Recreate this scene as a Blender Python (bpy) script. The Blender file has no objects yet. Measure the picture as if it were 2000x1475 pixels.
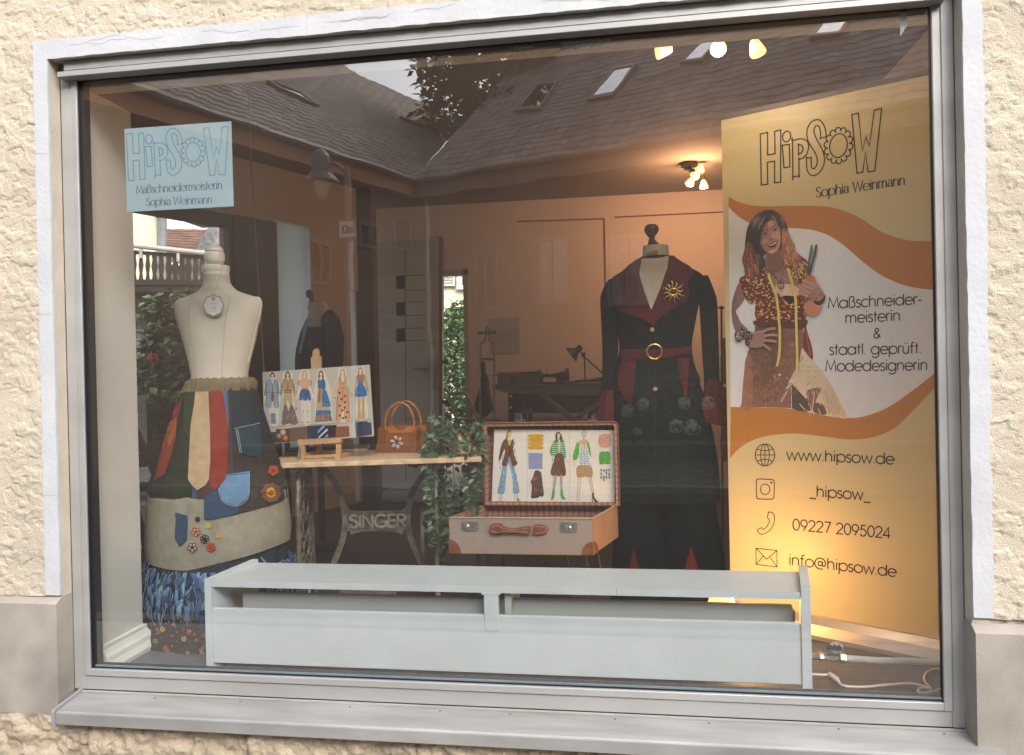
import bpy, math, random
from mathutils import Vector, Matrix
from mathutils.bvhtree import BVHTree
random.seed(7)
D = bpy.data
SC = bpy.context.scene
COL = SC.collection

# ------------------------------------------------------------------ camera
F_PX = 1444.0
YAW, PITCH, ROLL = 0.14534, -0.0044, -0.02157
CAM = Vector((2.021, -2.55, 1.637))
_cy, _sy = math.cos(YAW), math.sin(YAW)
FWD = Vector((-_sy*math.cos(PITCH), _cy*math.cos(PITCH), math.sin(PITCH)))
_r = Vector((_cy, _sy, 0.0)); _u = _r.cross(FWD)
RGT = _r*math.cos(ROLL) + _u*math.sin(ROLL)
UPV = -_r*math.sin(ROLL) + _u*math.cos(ROLL)
cd = D.cameras.new("camera"); cam = D.objects.new("camera", cd); COL.objects.link(cam)
cd.sensor_fit = 'HORIZONTAL'; cd.sensor_width = 36.0; cd.lens = 36.0*F_PX/2000.0
cd.clip_start = 0.05; cd.clip_end = 2000.0
M = Matrix((RGT, UPV, -FWD)).transposed().to_4x4(); M.translation = CAM
cam.matrix_world = M
SC.camera = cam

# ------------------------------------------------------------------ light
SUN_EL, SUN_AZ = math.radians(36), math.radians(152)     # azimuth measured clockwise from +Y
w = D.worlds.new("World"); SC.world = w; w.use_nodes = True
nt = w.node_tree; bg = nt.nodes['Background']
sky = nt.nodes.new('ShaderNodeTexSky'); sky.sky_type = 'NISHITA'; sky.sun_disc = False
sky.sun_elevation = SUN_EL; sky.sun_rotation = SUN_AZ
sky.air_density = 1.2; sky.dust_density = 5.0; sky.ozone_density = 1.0
hs = nt.nodes.new('ShaderNodeHueSaturation'); hs.inputs['Saturation'].default_value = .42; hs.inputs['Value'].default_value = 1.1
nt.links.new(sky.outputs[0], hs.inputs['Color']); nt.links.new(hs.outputs[0], bg.inputs[0]); bg.inputs[1].default_value = 0.15
sl = D.lights.new("sun", 'SUN'); sl.energy = 0.55; sl.angle = math.radians(40); sl.color = (1.0, 0.96, 0.91)
so = D.objects.new("sun", sl); COL.objects.link(so)
sd = Vector((math.sin(SUN_AZ)*math.cos(SUN_EL), math.cos(SUN_AZ)*math.cos(SUN_EL), math.sin(SUN_EL)))
so.rotation_euler = sd.to_track_quat('Z', 'Y').to_euler(); so.location = (4, -8, 12)
SC.view_settings.view_transform = 'Standard'; SC.view_settings.look = 'None'
SC.view_settings.gamma = 1.0; SC.view_settings.use_curve_mapping = False
SC.view_settings.exposure = 1.5
SC.render.engine = 'CYCLES'
SC.cycles.max_bounces = 10; SC.cycles.transparent_max_bounces = 16; SC.cycles.diffuse_bounces = 5
SC.cycles.glossy_bounces = 4; SC.cycles.sample_clamp_indirect = 6.0
SC.cycles.caustics_reflective = False; SC.cycles.caustics_refractive = False

# ------------------------------------------------------------------ sight lines: photo pixel -> point on a real surface
def ray(x, y): return FWD + RGT*((x-1000.0)/F_PX) - UPV*((y-737.5)/F_PX)
def PY(x, y, Y): d = ray(x, y); return CAM + d*((Y-CAM.y)/d.y)
def PZ(x, y, Z): d = ray(x, y); return CAM + d*((Z-CAM.z)/d.z)
def PX(x, y, X): d = ray(x, y); return CAM + d*((X-CAM.x)/d.x)
def PN(x, y, o, n): d = ray(x, y); return CAM + d*((o-CAM).dot(n)/d.dot(n))
def mir(p): return Vector((p[0], 0.024-p[1], p[2]))          # across the pane (y = 0.012)
def V(*a): return Vector(a)
def crop(ox, oy, s): return lambda x, y: (ox+x/s, oy+y/s)

# ------------------------------------------------------------------ colour + materials
def lin(h):
    h = h.lstrip('#'); o = []
    for i in (0, 2, 4):
        c = int(h[i:i+2], 16)/255.0
        o.append(c/12.92 if c <= 0.04045 else ((c+0.055)/1.055)**2.4)
    return tuple(o)
def A(h, k=1.0): c = lin(h); return (min(c[0]*k, .9), min(c[1]*k, .9), min(c[2]*k, .9))
MATS = {}
def mat(name, col=(.5, .5, .5), rough=.6, metal=0.0, var=.12, vscale=6.0, bump=0.0, bscale=40.0, spec=.4, attr=False, col2=None, stretch=None, emit=None, estr=0.0, detail=4.0):
    if name in MATS: return MATS[name]
    m = D.materials.new(name); m.use_nodes = True; MATS[name] = m
    N = m.node_tree.nodes; L = m.node_tree.links; b = N['Principled BSDF']
    b.inputs['Roughness'].default_value = rough; b.inputs['Metallic'].default_value = metal
    b.inputs['Specular IOR Level'].default_value = spec
    tc = N.new('ShaderNodeTexCoord'); mp = N.new('ShaderNodeMapping'); L.new(tc.outputs['Object'], mp.inputs[0])
    if stretch: mp.inputs['Scale'].default_value = stretch
    nz = N.new('ShaderNodeTexNoise'); nz.inputs['Scale'].default_value = vscale; nz.inputs['Detail'].default_value = detail
    L.new(mp.outputs[0], nz.inputs['Vector'])
    rp = N.new('ShaderNodeValToRGB'); rp.color_ramp.elements[0].position = .3; rp.color_ramp.elements[1].position = .7
    L.new(nz.outputs[0], rp.inputs[0])
    if attr:
        at = N.new('ShaderNodeAttribute'); at.attribute_name = 'Col'
        rp.color_ramp.elements[0].color = (1-var, 1-var, 1-var, 1); rp.color_ramp.elements[1].color = (1, 1, 1, 1)
        mx = N.new('ShaderNodeMixRGB'); mx.blend_type = 'MULTIPLY'; mx.inputs[0].default_value = 1.0
        L.new(at.outputs['Color'], mx.inputs[1]); L.new(rp.outputs[0], mx.inputs[2]); L.new(mx.outputs[0], b.inputs['Base Color'])
    else:
        c2 = col2 or tuple(max(0, c*(1-var*1.6)) for c in col); c1 = col if col2 else tuple(min(1, c*(1+var*.5)) for c in col)
        rp.color_ramp.elements[0].color = (*c2, 1); rp.color_ramp.elements[1].color = (*c1, 1)
        L.new(rp.outputs[0], b.inputs['Base Color'])
    if bump > 0:
        n2 = N.new('ShaderNodeTexNoise'); n2.inputs['Scale'].default_value = bscale; n2.inputs['Detail'].default_value = 6
        L.new(mp.outputs[0], n2.inputs['Vector'])
        bp = N.new('ShaderNodeBump'); bp.inputs['Strength'].default_value = bump; bp.inputs['Distance'].default_value = .01
        L.new(n2.outputs[0], bp.inputs['Height']); L.new(bp.outputs[0], b.inputs['Normal'])
    if emit:
        b.inputs['Emission Color'].default_value = (*emit, 1); b.inputs['Emission Strength'].default_value = estr
    return m
def wave_mat(name, c1, c2, rough, axis, scale, dist=2.0, dscale=2.0, bump=0.0, stretch=None, bands=True, lo=.35, hi=.65):
    if name in MATS: return MATS[name]
    m = mat(name, c1, rough); N = m.node_tree.nodes; L = m.node_tree.links; b = N['Principled BSDF']
    mp = N['Mapping']
    if stretch: mp.inputs['Scale'].default_value = stretch
    wv = N.new('ShaderNodeTexWave'); wv.bands_direction = axis; wv.inputs['Scale'].default_value = scale
    wv.inputs['Distortion'].default_value = dist; wv.inputs['Detail Scale'].default_value = dscale; wv.inputs['Detail'].default_value = 3
    L.new(mp.outputs[0], wv.inputs[0])
    rp = N.new('ShaderNodeValToRGB'); rp.color_ramp.elements[0].position = lo; rp.color_ramp.elements[1].position = hi
    rp.color_ramp.elements[0].color = (*c1, 1); rp.color_ramp.elements[1].color = (*c2, 1)
    L.new(wv.outputs[1], rp.inputs[0]); L.new(rp.outputs[0], b.inputs['Base Color'])
    if bump:
        bp = N.new('ShaderNodeBump'); bp.inputs['Strength'].default_value = bump; bp.inputs['Distance'].default_value = .01
        L.new(wv.outputs[1], bp.inputs['Height']); L.new(bp.outputs[0], b.inputs['Normal'])
    return m
def print_mat(): return mat('printed_ink', rough=.55, attr=True, var=.05, vscale=30)
def cloth_mat(): return mat('cloth_coloured', rough=.9, attr=True, var=.22, vscale=25, bump=.25, bscale=350, spec=.15)
def glass_mat(name='window_glass', tint=(.93, .96, .95), layers=4, wavy=.0, haze=.0):
    if name in MATS: return MATS[name]
    m = D.materials.new(name); m.use_nodes = True; MATS[name] = m
    N = m.node_tree.nodes; L = m.node_tree.links; N.remove(N['Principled BSDF']); out = N['Material Output']
    lw = N.new('ShaderNodeLayerWeight'); lw.inputs[0].default_value = .5
    p5 = N.new('ShaderNodeMath'); p5.operation = 'POWER'; L.new(lw.outputs['Facing'], p5.inputs[0]); p5.inputs[1].default_value = 5.0
    a = N.new('ShaderNodeMath'); a.operation = 'MULTIPLY_ADD'; L.new(p5.outputs[0], a.inputs[0]); a.inputs[1].default_value = -.957; a.inputs[2].default_value = .957   # 1 - Schlick reflectance
    p = N.new('ShaderNodeMath'); p.operation = 'POWER'; L.new(a.outputs[0], p.inputs[0]); p.inputs[1].default_value = layers
    s = N.new('ShaderNodeMath'); s.operation = 'SUBTRACT'; s.inputs[0].default_value = 1.0; L.new(p.outputs[0], s.inputs[1])
    tr = N.new('ShaderNodeBsdfTransparent'); tr.inputs[0].default_value = (*tint, 1)
    gl = N.new('ShaderNodeBsdfGlossy'); gl.inputs['Roughness'].default_value = 0.0; gl.inputs[0].default_value = (1, 1, 1, 1)
    if wavy:
        tc = N.new('ShaderNodeTexCoord'); nz = N.new('ShaderNodeTexNoise'); nz.inputs['Scale'].default_value = 5.0; nz.inputs['Detail'].default_value = 1
        L.new(tc.outputs['Object'], nz.inputs['Vector'])
        bp = N.new('ShaderNodeBump'); bp.inputs['Strength'].default_value = wavy; bp.inputs['Distance'].default_value = .0025
        L.new(nz.outputs[0], bp.inputs['Height']); L.new(bp.outputs[0], gl.inputs['Normal'])
    mx = N.new('ShaderNodeMixShader'); L.new(s.outputs[0], mx.inputs[0]); L.new(tr.outputs[0], mx.inputs[1]); L.new(gl.outputs[0], mx.inputs[2])
    sh = mx.outputs[0]
    if haze:                                                 # pale diffuse veil mixed in as haze, lifts the dark areas behind
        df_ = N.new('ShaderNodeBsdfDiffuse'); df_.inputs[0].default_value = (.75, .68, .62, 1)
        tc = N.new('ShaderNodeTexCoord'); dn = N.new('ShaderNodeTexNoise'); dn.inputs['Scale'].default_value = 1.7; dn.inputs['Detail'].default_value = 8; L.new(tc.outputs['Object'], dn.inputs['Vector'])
        dm = N.new('ShaderNodeMath'); dm.operation = 'MULTIPLY'; L.new(dn.outputs[0], dm.inputs[0]); dm.inputs[1].default_value = haze*2
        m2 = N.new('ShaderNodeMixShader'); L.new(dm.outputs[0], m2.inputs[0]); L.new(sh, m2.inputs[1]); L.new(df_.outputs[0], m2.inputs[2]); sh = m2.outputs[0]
    L.new(sh, out.inputs[0])
    return m

# ------------------------------------------------------------------ objects
ORG = {}
def thing(name, loc, label, cat, group=None):
    o = D.objects.new(name, None); COL.objects.link(o); o.location = loc; o.empty_display_size = .1
    ORG[o.name] = Vector(loc); o['label'] = label; o['category'] = cat
    if group: o['group'] = group
    return o
def tag(o, label, cat, group=None):
    o['label'] = label; o['category'] = cat
    if group: o['group'] = group
    return o
class MB:
    def __init__(s): s.v = []; s.f = []; s.c = []; s.col = (.5, .5, .5)
    def add(s, vs, fs, col=None):
        o = len(s.v); s.v += [Vector(p) for p in vs]
        for f in fs: s.f.append([o+i for i in f]); s.c.append(col or s.col)
        return s
    def poly(s, pts, col=None): return s.add(pts, [list(range(len(pts)))], col)
    def prism(s, pts, vec, col=None):
        n = len(pts); vec = Vector(vec); p2 = [Vector(p)+vec for p in pts]
        return s.add(list(pts)+p2, [list(range(n)), list(range(2*n-1, n-1, -1))]+[[i, n+i, n+(i+1) % n, (i+1) % n] for i in range(n)], col)
    def box(s, x0, x1, y0, y1, z0, z1, col=None, b=0.0):
        if b <= 0:
            v = [(x0, y0, z0), (x1, y0, z0), (x1, y1, z0), (x0, y1, z0), (x0, y0, z1), (x1, y0, z1), (x1, y1, z1), (x0, y1, z1)]
            return s.add(v, [(0, 3, 2, 1), (4, 5, 6, 7), (0, 1, 5, 4), (1, 2, 6, 5), (2, 3, 7, 6), (3, 0, 4, 7)], col)
        return s.obox(V((x0+x1)/2, (y0+y1)/2, (z0+z1)/2), V((x1-x0)/2, 0, 0), V(0, (y1-y0)/2, 0), V(0, 0, (z1-z0)/2), col, b)
    def obox(s, c, a, b, d, col=None, bev=0.0):
        c, a, b, d = Vector(c), Vector(a), Vector(b), Vector(d)
        if bev <= 0:
            v = [c-a-b-d, c+a-b-d, c+a+b-d, c-a+b-d, c-a-b+d, c+a-b+d, c+a+b+d, c-a+b+d]
            return s.add(v, [(0, 3, 2, 1), (4, 5, 6, 7), (0, 1, 5, 4), (1, 2, 6, 5), (2, 3, 7, 6), (3, 0, 4, 7)], col)
        la, lb, ld = a.length, b.length, d.length; ea, eb, ed = a/la, b/lb, d/ld
        bev = min(bev, la*.49, lb*.49, ld*.49)
        vs = []; idx = {}
        for sx in (-1, 1):
            for sy in (-1, 1):
                for sz in (-1, 1):
                    for k in range(3):
                        p = c+ea*sx*(la-(bev if k != 0 else 0))+eb*sy*(lb-(bev if k != 1 else 0))+ed*sz*(ld-(bev if k != 2 else 0))
                        idx[(sx, sy, sz, k)] = len(vs); vs.append(p)
        I = lambda x, y, z, k: idx[(x, y, z, k)]
        fs = []
        for q in (-1, 1):
            fs.append([I(q, -1, -1, 0), I(q, 1, -1, 0), I(q, 1, 1, 0), I(q, -1, 1, 0)])
            fs.append([I(-1, q, -1, 1), I(1, q, -1, 1), I(1, q, 1, 1), I(-1, q, 1, 1)])
            fs.append([I(-1, -1, q, 2), I(1, -1, q, 2), I(1, 1, q, 2), I(-1, 1, q, 2)])
            for p in (-1, 1):
                fs.append([I(q, p, -1, 0), I(q, p, -1, 1), I(q, p, 1, 1), I(q, p, 1, 0)])
                fs.append([I(q, -1, p, 0), I(q, -1, p, 2), I(q, 1, p, 2), I(q, 1, p, 0)])
                fs.append([I(-1, q, p, 1), I(-1, q, p, 2), I(1, q, p, 2), I(1, q, p, 1)])
                for r in (-1, 1): fs.append([I(q, p, r, 0), I(q, p, r, 1), I(q, p, r, 2)])
        return s.add(vs, fs, col)
    def bar(s, p, q, wd, th, up=(0, 0, 1), col=None, b=0.0):
        p, q = Vector(p), Vector(q); d = q-p; u = Vector(up); sd_ = d.cross(u)
        if sd_.length < 1e-6: sd_ = d.cross(Vector((1, 0, 0)))
        sd_.normalize(); n = sd_.cross(d).normalized()
        return s.obox((p+q)/2, d/2, sd_*(wd/2), n*(th/2), col, b)
    def tube(s, path, r, n=8, closed=False, col=None, cap=True, flat=1.0):
        P = [Vector(p) for p in path]; m = len(P)
        if m < 2: return s
        rr = r if isinstance(r, (list, tuple)) else [r]*m
        prev = None; rings = []
        for i in range(m):
            if closed: t = P[(i+1) % m]-P[i-1]
            else: t = P[min(i+1, m-1)]-P[max(i-1, 0)]
            if t.length < 1e-9: t = Vector((0, 0, 1))
            t.normalize()
            if prev is None:
                a = t.orthogonal().normalized() if abs(t.z) > .95 else t.cross(Vector((0, 0, 1))).normalized()
            else:
                a = prev-t*prev.dot(t)
                a = a.normalized() if a.length > 1e-6 else t.orthogonal().normalized()
            prev = a; b = t.cross(a)
            rings.append([P[i]+a*(rr[i]*math.cos(2*math.pi*k/n))+b*(rr[i]*flat*math.sin(2*math.pi*k/n)) for k in range(n)])
        vs = [p for R in rings for p in R]; fs = []
        for i in range(m if closed else m-1):
            j = (i+1) % m
            for k in range(n): fs.append((i*n+k, i*n+(k+1) % n, j*n+(k+1) % n, j*n+k))
        if cap and not closed: fs += [list(range(n-1, -1, -1)), [(m-1)*n+k for k in range(n)]]
        return s.add(vs, fs, col)
    def lathe(s, c, prof, n=24, ax=(1, 0, 0), ay=(0, 1, 0), az=(0, 0, 1), sy=1.0, col=None, cap=True):
        c, ax, ay, az = Vector(c), Vector(ax), Vector(ay), Vector(az); vs = []; fs = []
        for r, z in prof:
            for k in range(n):
                a = 2*math.pi*k/n; vs.append(c+ax*(r*math.cos(a))+ay*(r*sy*math.sin(a))+az*z)
        for i in range(len(prof)-1):
            for k in range(n): fs.append((i*n+k, i*n+(k+1) % n, (i+1)*n+(k+1) % n, (i+1)*n+k))
        if cap: fs += [list(range(n-1, -1, -1)), [(len(prof)-1)*n+k for k in range(n)]]
        return s.add(vs, fs, col)
    def grid(s, rows, closed=False, col=None, cols=None):
        m = len(rows[0]); vs = [p for R in rows for p in R]; o = len(s.v); s.v += [Vector(p) for p in vs]
        for i in range(len(rows)-1):
            for k in range(m if closed else m-1):
                s.f.append([o+i*m+k, o+i*m+(k+1) % m, o+(i+1)*m+(k+1) % m, o+(i+1)*m+k])
                s.c.append(cols(i, k) if cols else (col or s.col))
        return s
    def bvh(s): return BVHTree.FromPolygons([tuple(p) for p in s.v], s.f)
    def build(s, name, m, parent=None, smooth=False, thr=None, flip=False):
        org = ORG[parent.name] if parent is not None else None
        if org is None:
            xs = [p.x for p in s.v]; ys = [p.y for p in s.v]
            org = Vector(((min(xs)+max(xs))/2, (min(ys)+max(ys))/2, min(p.z for p in s.v)))
        me = D.meshes.new(name); me.from_pydata([tuple(p-org) for p in s.v], [], s.f)
        at = me.color_attributes.new('Col', 'FLOAT_COLOR', 'CORNER')
        buf = []
        for f, c in zip(s.f, s.c): buf += [c[0], c[1], c[2], 1.0]*len(f)
        at.data.foreach_set('color', buf)
        if smooth:
            me.polygons.foreach_set('use_smooth', [True]*len(me.polygons))
            if thr: me.set_sharp_from_angle(angle=math.radians(thr))
        me.materials.append(m); me.update()
        o = D.objects.new(name, me); COL.objects.link(o); ORG[o.name] = org
        if parent is None: o.location = org
        else: o.parent = parent
        return o
def fix_normals(o):
    import bmesh
    b = bmesh.new(); b.from_mesh(o.data); bmesh.ops.recalc_face_normals(b, faces=b.faces); b.to_mesh(o.data); b.free(); return o

# ------------------------------------------------------------------ 2-D helpers (flat artwork is drawn on its own real surface)
def cr(pts, closed=False, n=6):
    m = len(pts); out = []
    for i in range(m if closed else m-1):
        if closed: p0, p1, p2, p3 = pts[i-1], pts[i], pts[(i+1) % m], pts[(i+2) % m]
        else: p0, p1, p2, p3 = pts[max(i-1, 0)], pts[i], pts[i+1], pts[min(i+2, m-1)]
        for k in range(n):
            t = k/n; q = []
            for a in range(len(p1)):
                q.append(.5*(2*p1[a]+(p2[a]-p0[a])*t+(2*p0[a]-5*p1[a]+4*p2[a]-p3[a])*t*t+(3*p1[a]-p0[a]-3*p2[a]+p3[a])*t**3))
            out.append(tuple(q))
    if not closed: out.append(tuple(pts[-1]))
    return out
def crv(pts, n=6, closed=False): return [Vector(p) for p in cr([tuple(p) for p in pts], closed, n)]
def ell(cx, cy, rx, ry, n=20, a0=0, a1=360, rot=0):
    o = []; full = abs(a1-a0) >= 360; c, s_ = math.cos(math.radians(rot)), math.sin(math.radians(rot))
    for k in range(n if full else n+1):
        a = math.radians(a0+(a1-a0)*k/n); x, y = rx*math.cos(a), ry*math.sin(a); o.append((cx+x*c-y*s_, cy+x*s_+y*c))
    return o
def ribbon(pts, wd, closed=False):
    """quads of a stroke of width wd (number or function of direction) along 2-D points"""
    n = len(pts); L = []; R = []
    for i in range(n):
        a = pts[i-1] if (closed or i > 0) else pts[i]; b = pts[(i+1) % n] if (closed or i < n-1) else pts[i]; p = pts[i]
        d1 = (p[0]-a[0], p[1]-a[1]); d2 = (b[0]-p[0], b[1]-p[1])
        l1 = math.hypot(*d1); l2 = math.hypot(*d2)
        if l1 < 1e-9: d1, l1 = d2, l2
        if l2 < 1e-9: d2, l2 = d1, l1
        if l1 < 1e-9: d1 = d2 = (1, 0); l1 = l2 = 1
        n1 = (-d1[1]/l1, d1[0]/l1); n2 = (-d2[1]/l2, d2[0]/l2)
        mx, my = n1[0]+n2[0], n1[1]+n2[1]; ml = math.hypot(mx, my)
        if ml < .25: mx, my, ml = n1[0], n1[1], 1.0
        mx, my = mx/ml, my/ml; k = max(.45, mx*n1[0]+my*n1[1])
        wv = wd(n1) if callable(wd) else wd
        L.append((p[0]+mx*wv/2/k, p[1]+my*wv/2/k)); R.append((p[0]-mx*wv/2/k, p[1]-my*wv/2/k))
    return [[L[i], L[(i+1) % n], R[(i+1) % n], R[i]] for i in range(n if closed else n-1)]
class Art:
    """flat print: P maps drawing coordinates to the surface, nrm points to the viewer"""
    def __init__(s, P, nrm, step=1.2e-5, base=4e-4, tr=None, gain=1.0):
        s.mb = MB(); s.P = P; s.n = Vector(nrm); s.l = 0; s.step = step; s.base = base; s.tr = tr or (lambda x, y: (x, y)); s.g = gain
    def _p(s, p): q = s.tr(*p); return s.P(*q)+s.n*(s.base+s.step*s.l)
    def fill(s, pts, col):
        s.l += 1; s.mb.poly([s._p(p) for p in pts], A(col, s.g) if isinstance(col, str) else col); return s
    def sm(s, pts, col, n=4): return s.fill(cr(pts, True, n), col)
    def line(s, pts, wd, col, closed=False):
        s.l += 1; c = A(col, s.g) if isinstance(col, str) else col
        for q in ribbon(pts, wd, closed): s.mb.poly([s._p(p) for p in q], c)
        return s
    def sline(s, pts, wd, col, closed=False, n=5): return s.line(cr(pts, closed, n), wd, col, closed)

# stroke lettering, cap height 1, x-height .7
def _arc(cx, cy, r, a0, a1, ry=None, n=14): return ell(cx, cy, r, ry or r, n, a0, a1)
_c = lambda cx=.34: ell(cx, .35, .34, .35, 22)+[(cx+.34, .35)]
GL = {
 'a': (.8, [_c(), [(.68, .7), (.68, 0)]]), 'd': (.8, [_c(), [(.68, 1), (.68, 0)]]), 'b': (.8, [_c(.4), [(.06, 1), (.06, 0)]]),
 'p': (.82, [_c(.4), [(.06, .7), (.06, -.32)]]), 'g': (.8, [_c(), [(.68, .7)]+_arc(.36, 0, .32, 0, -150, .32)]),
 'o': (.78, [_c(.37)]), 'c': (.68, [_arc(.36, .35, .34, 45, 315, .35, 18)]), 'e': (.76, [[(.03, .36), (.7, .36)]+_arc(.36, .35, .34, 3, 320, .35, 20)]),
 's': (.46, [[(.36, .58)]+_arc(.2, .53, .16, 40, 200)+[(.2, .36)]+_arc(.2, .18, .18, 60, -160)]),
 'h': (.7, [[(.06, 1), (.06, 0)], [(.06, .4)]+_arc(.31, .42, .25, 160, 0, .28)+[(.56, 0)]]), 'n': (.7, [[(.06, .7), (.06, 0)], [(.06, .4)]+_arc(.31, .42, .25, 160, 0, .28)+[(.56, 0)]]),
 'm': (1.1, [[(.06, .7), (.06, 0)], [(.06, .4)]+_arc(.28, .44, .22, 160, 0, .26)+[(.5, 0)], [(.5, .4)]+_arc(.73, .44, .22, 160, 0, .26)+[(.95, 0)]]),
 'r': (.4, [[(.06, .7), (.06, 0)], [(.06, .42)]+_arc(.28, .44, .22, 170, 70, .26)]), 'i': (.24, [[(.09, .7), (.09, 0)], [(.09, .9), (.09, 1.0)]]),
 'l': (.24, [[(.09, 1), (.09, 0)]]), 't': (.4, [[(.17, .95), (.17, 0)], [(.02, .67), (.33, .67)]]), 'f': (.4, [[(.36, .98)]+_arc(.28, .84, .14, 80, 180, .16)+[(.14, 0)], [(.0, .67), (.32, .67)]]),
 'u': (.7, [[(.06, .7), (.06, .28)]+_arc(.31, .27, .25, 180, 360, .27)+[(.56, .7)], [(.56, .7), (.56, 0)]]), 'w': (.98, [[(.02, .7), (.24, 0), (.47, .66), (.7, 0), (.92, .7)]]),
 '.': (.26, [[(.09, 0), (.09, .1)]]), '-': (.42, [[(.04, .34), (.34, .34)]]), '_': (.6, [[(0, -.2), (.56, -.2)]]), ' ': (.38, []),
 'M': (1.05, [[(.04, 0), (.17, 1), (.5, .12), (.83, 1), (.96, 0)]]),
 'S': (.62, [[(.5, .82)]+_arc(.29, .76, .23, 30, 200)+[(.29, .53)]+_arc(.28, .26, .26, 70, -160)]), 'W': (1.2, [[(.02, 1), (.3, 0), (.58, .95), (.86, 0), (1.14, 1)]]),
 'I': (.24, [[(.1, 1), (.1, 0)]]), 'N': (.8, [[(.06, 0), (.06, 1), (.66, 0), (.66, 1)]]), 'G': (.85, [_arc(.42, .5, .4, 45, 330, .5, 20)+[(.78, .45), (.45, .45)]]),
 'E': (.6, [[(.5, 1), (.06, 1), (.06, 0), (.5, 0)], [(.06, .52), (.46, .52)]]), 'R': (.66, [[(.06, 0), (.06, 1), (.3, 1)]+_arc(.3, .75, .22, 90, -90, .25)+[(.06, .5)], [(.28, .5), (.55, 0)]]),
 'D': (.8, [[(.06, 0), (.06, 1), (.25, 1)]+_arc(.25, .5, .45, 90, -90, .5, 16)+[(.06, 0)]]), 'B': (.64, [[(.06, 0), (.06, 1), (.28, 1)]+_arc(.28, .76, .2, 90, -90, .24)+_arc(.28, .26, .26, 90, -90, .26)+[(.06, 0)]]),
 '0': (.66, [ell(.31, .5, .27, .5, 22)+[(.58, .5)]]), '9': (.66, [ell(.31, .68, .27, .31, 20)+[(.58, .68)], [(.56, .56), (.25, 0)]]),
 '2': (.66, [_arc(.31, .72, .26, 170, -35, .27)+[(.05, .02), (.58, .02)]]), '7': (.64, [[(.06, .98), (.56, .98), (.2, 0)]]),
 '5': (.66, [[(.52, .98), (.2, .98), (.12, .58)]+_arc(.29, .32, .27, 120, -150, .32)]), '4': (.66, [[(.46, 0), (.46, 1), (.03, .25), (.6, .25)]]),
 '@': (1.05, [ell(.48, .42, .17, .2, 16)+[(.65, .42)], [(.66, .62), (.66, .3)]+_arc(.77, .33, .11, 200, 350, .12)+_arc(.48, .42, .45, 0, 300, .5, 24)]),
 '&': (.72, [[(.66, 0), (.17, .66)]+_arc(.32, .8, .16, 200, -20, .18)+[(.12, .38)]+_arc(.27, .22, .22, 140, 330, .22)+[(.62, .4)]]),
}
GL['ü'] = (.7, GL['u'][1]+[[(.2, .88), (.2, .98)], [(.42, .88), (.42, .98)]])
GL['ß'] = (.66, [[(.06, 0), (.06, .75)]+_arc(.27, .78, .21, 180, -70, .22)+_arc(.3, .28, .27, 80, -120, .28)])
SERIF = dict(GL); SERIF['a'] = (.62, [[(.1, .55)]+_arc(.28, .53, .19, 150, 0, .17)+[(.47, .08), (.56, 0)], [(.47, .4)]+_arc(.27, .2, .22, 80, 300, .2)+[(.47, .14)]])
def text(art, s, p0, p1, h, wd, col, font=GL, serif=0.0, vec=None):
    """letters between baseline points p0 and p1 (drawing coordinates, y down), cap height h"""
    tot = sum(font[ch][0] for ch in s); dx, dy = (p1[0]-p0[0])/tot, (p1[1]-p0[1])/tot
    ux, uy = vec or (0.0, -1.0); x = 0.0
    T = lambda q: (p0[0]+(x+q[0])*dx+ux*q[1]*h, p0[1]+(x+q[0])*dy+uy*q[1]*h)
    wf = wd if not serif else (lambda n: wd*(.38+.95*abs(n[0])))
    l0 = art.l
    for ch in s:
        for st in font[ch][1]:
            art.l = l0; art.line([T(q) for q in st], wf, col)
            if serif:
                for e, f in ((st[0], st[1]), (st[-1], st[-2])):
                    if abs(e[0]-f[0]) < .35*abs(e[1]-f[1]) and abs(e[1]-f[1]) > .2:
                        art.l = l0; art.line([T((e[0]-serif, e[1])), T((e[0]+serif, e[1]))], wd*.5, col)
        x += font[ch][0]
    art.l = l0+1
def drape(mb, bvh, pts, eps, col, rows=8, cols=6, back=.0, tr=None, thick=.0015):
    """a piece of cloth lying on a surface: scan rows of the outline, cast each point on the surface, lift by eps"""
    if tr: pts = [tr(*p) for p in pts]
    ys = [p[1] for p in pts]; y0, y1 = min(ys), max(ys); R = []
    for i in range(rows+1):
        y = y0+(y1-y0)*(.004+.992*i/rows); xs = []
        for k in range(len(pts)):
            a, b = pts[k], pts[(k+1) % len(pts)]
            if (a[1] <= y) != (b[1] <= y): xs.append(a[0]+(b[0]-a[0])*(y-a[1])/(b[1]-a[1]))
        if len(xs) < 2: continue
        xl, xr = min(xs), max(xs); row = []
        for j in range(cols+1):
            x = xl+(xr-xl)*j/cols; d = ray(x, y).normalized(); h = bvh.ray_cast(CAM, d)
            row.append((h[0], d) if h[0] is not None else None)
        for j in range(cols+1):
            if row[j] is None:
                for k in sorted(range(cols+1), key=lambda q: abs(q-j)):
                    if row[k] is not None:
                        x = xl+(xr-xl)*j/cols; d = ray(x, y).normalized(); row[j] = (CAM+d*((row[k][0]-CAM).length), d); break
        if any(r is None for r in row): continue
        R.append([r[0]-r[1]*eps for r in row])
    if len(R) < 2: return mb
    mb.grid(R, col=col)
    bk = [[p+(p-CAM).normalized()*thick for p in r] for r in R]
    rim = [R[0][j] for j in range(len(R[0]))]+[r[-1] for r in R[1:]]+[R[-1][j] for j in range(len(R[0])-2, -1, -1)]+[r[0] for r in R[-2:0:-1]]
    rb = [bk[0][j] for j in range(len(R[0]))]+[r[-1] for r in bk[1:]]+[bk[-1][j] for j in range(len(R[0])-2, -1, -1)]+[r[0] for r in bk[-2:0:-1]]
    mb.grid([rim, rb], closed=True, col=col)
    return mb
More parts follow.
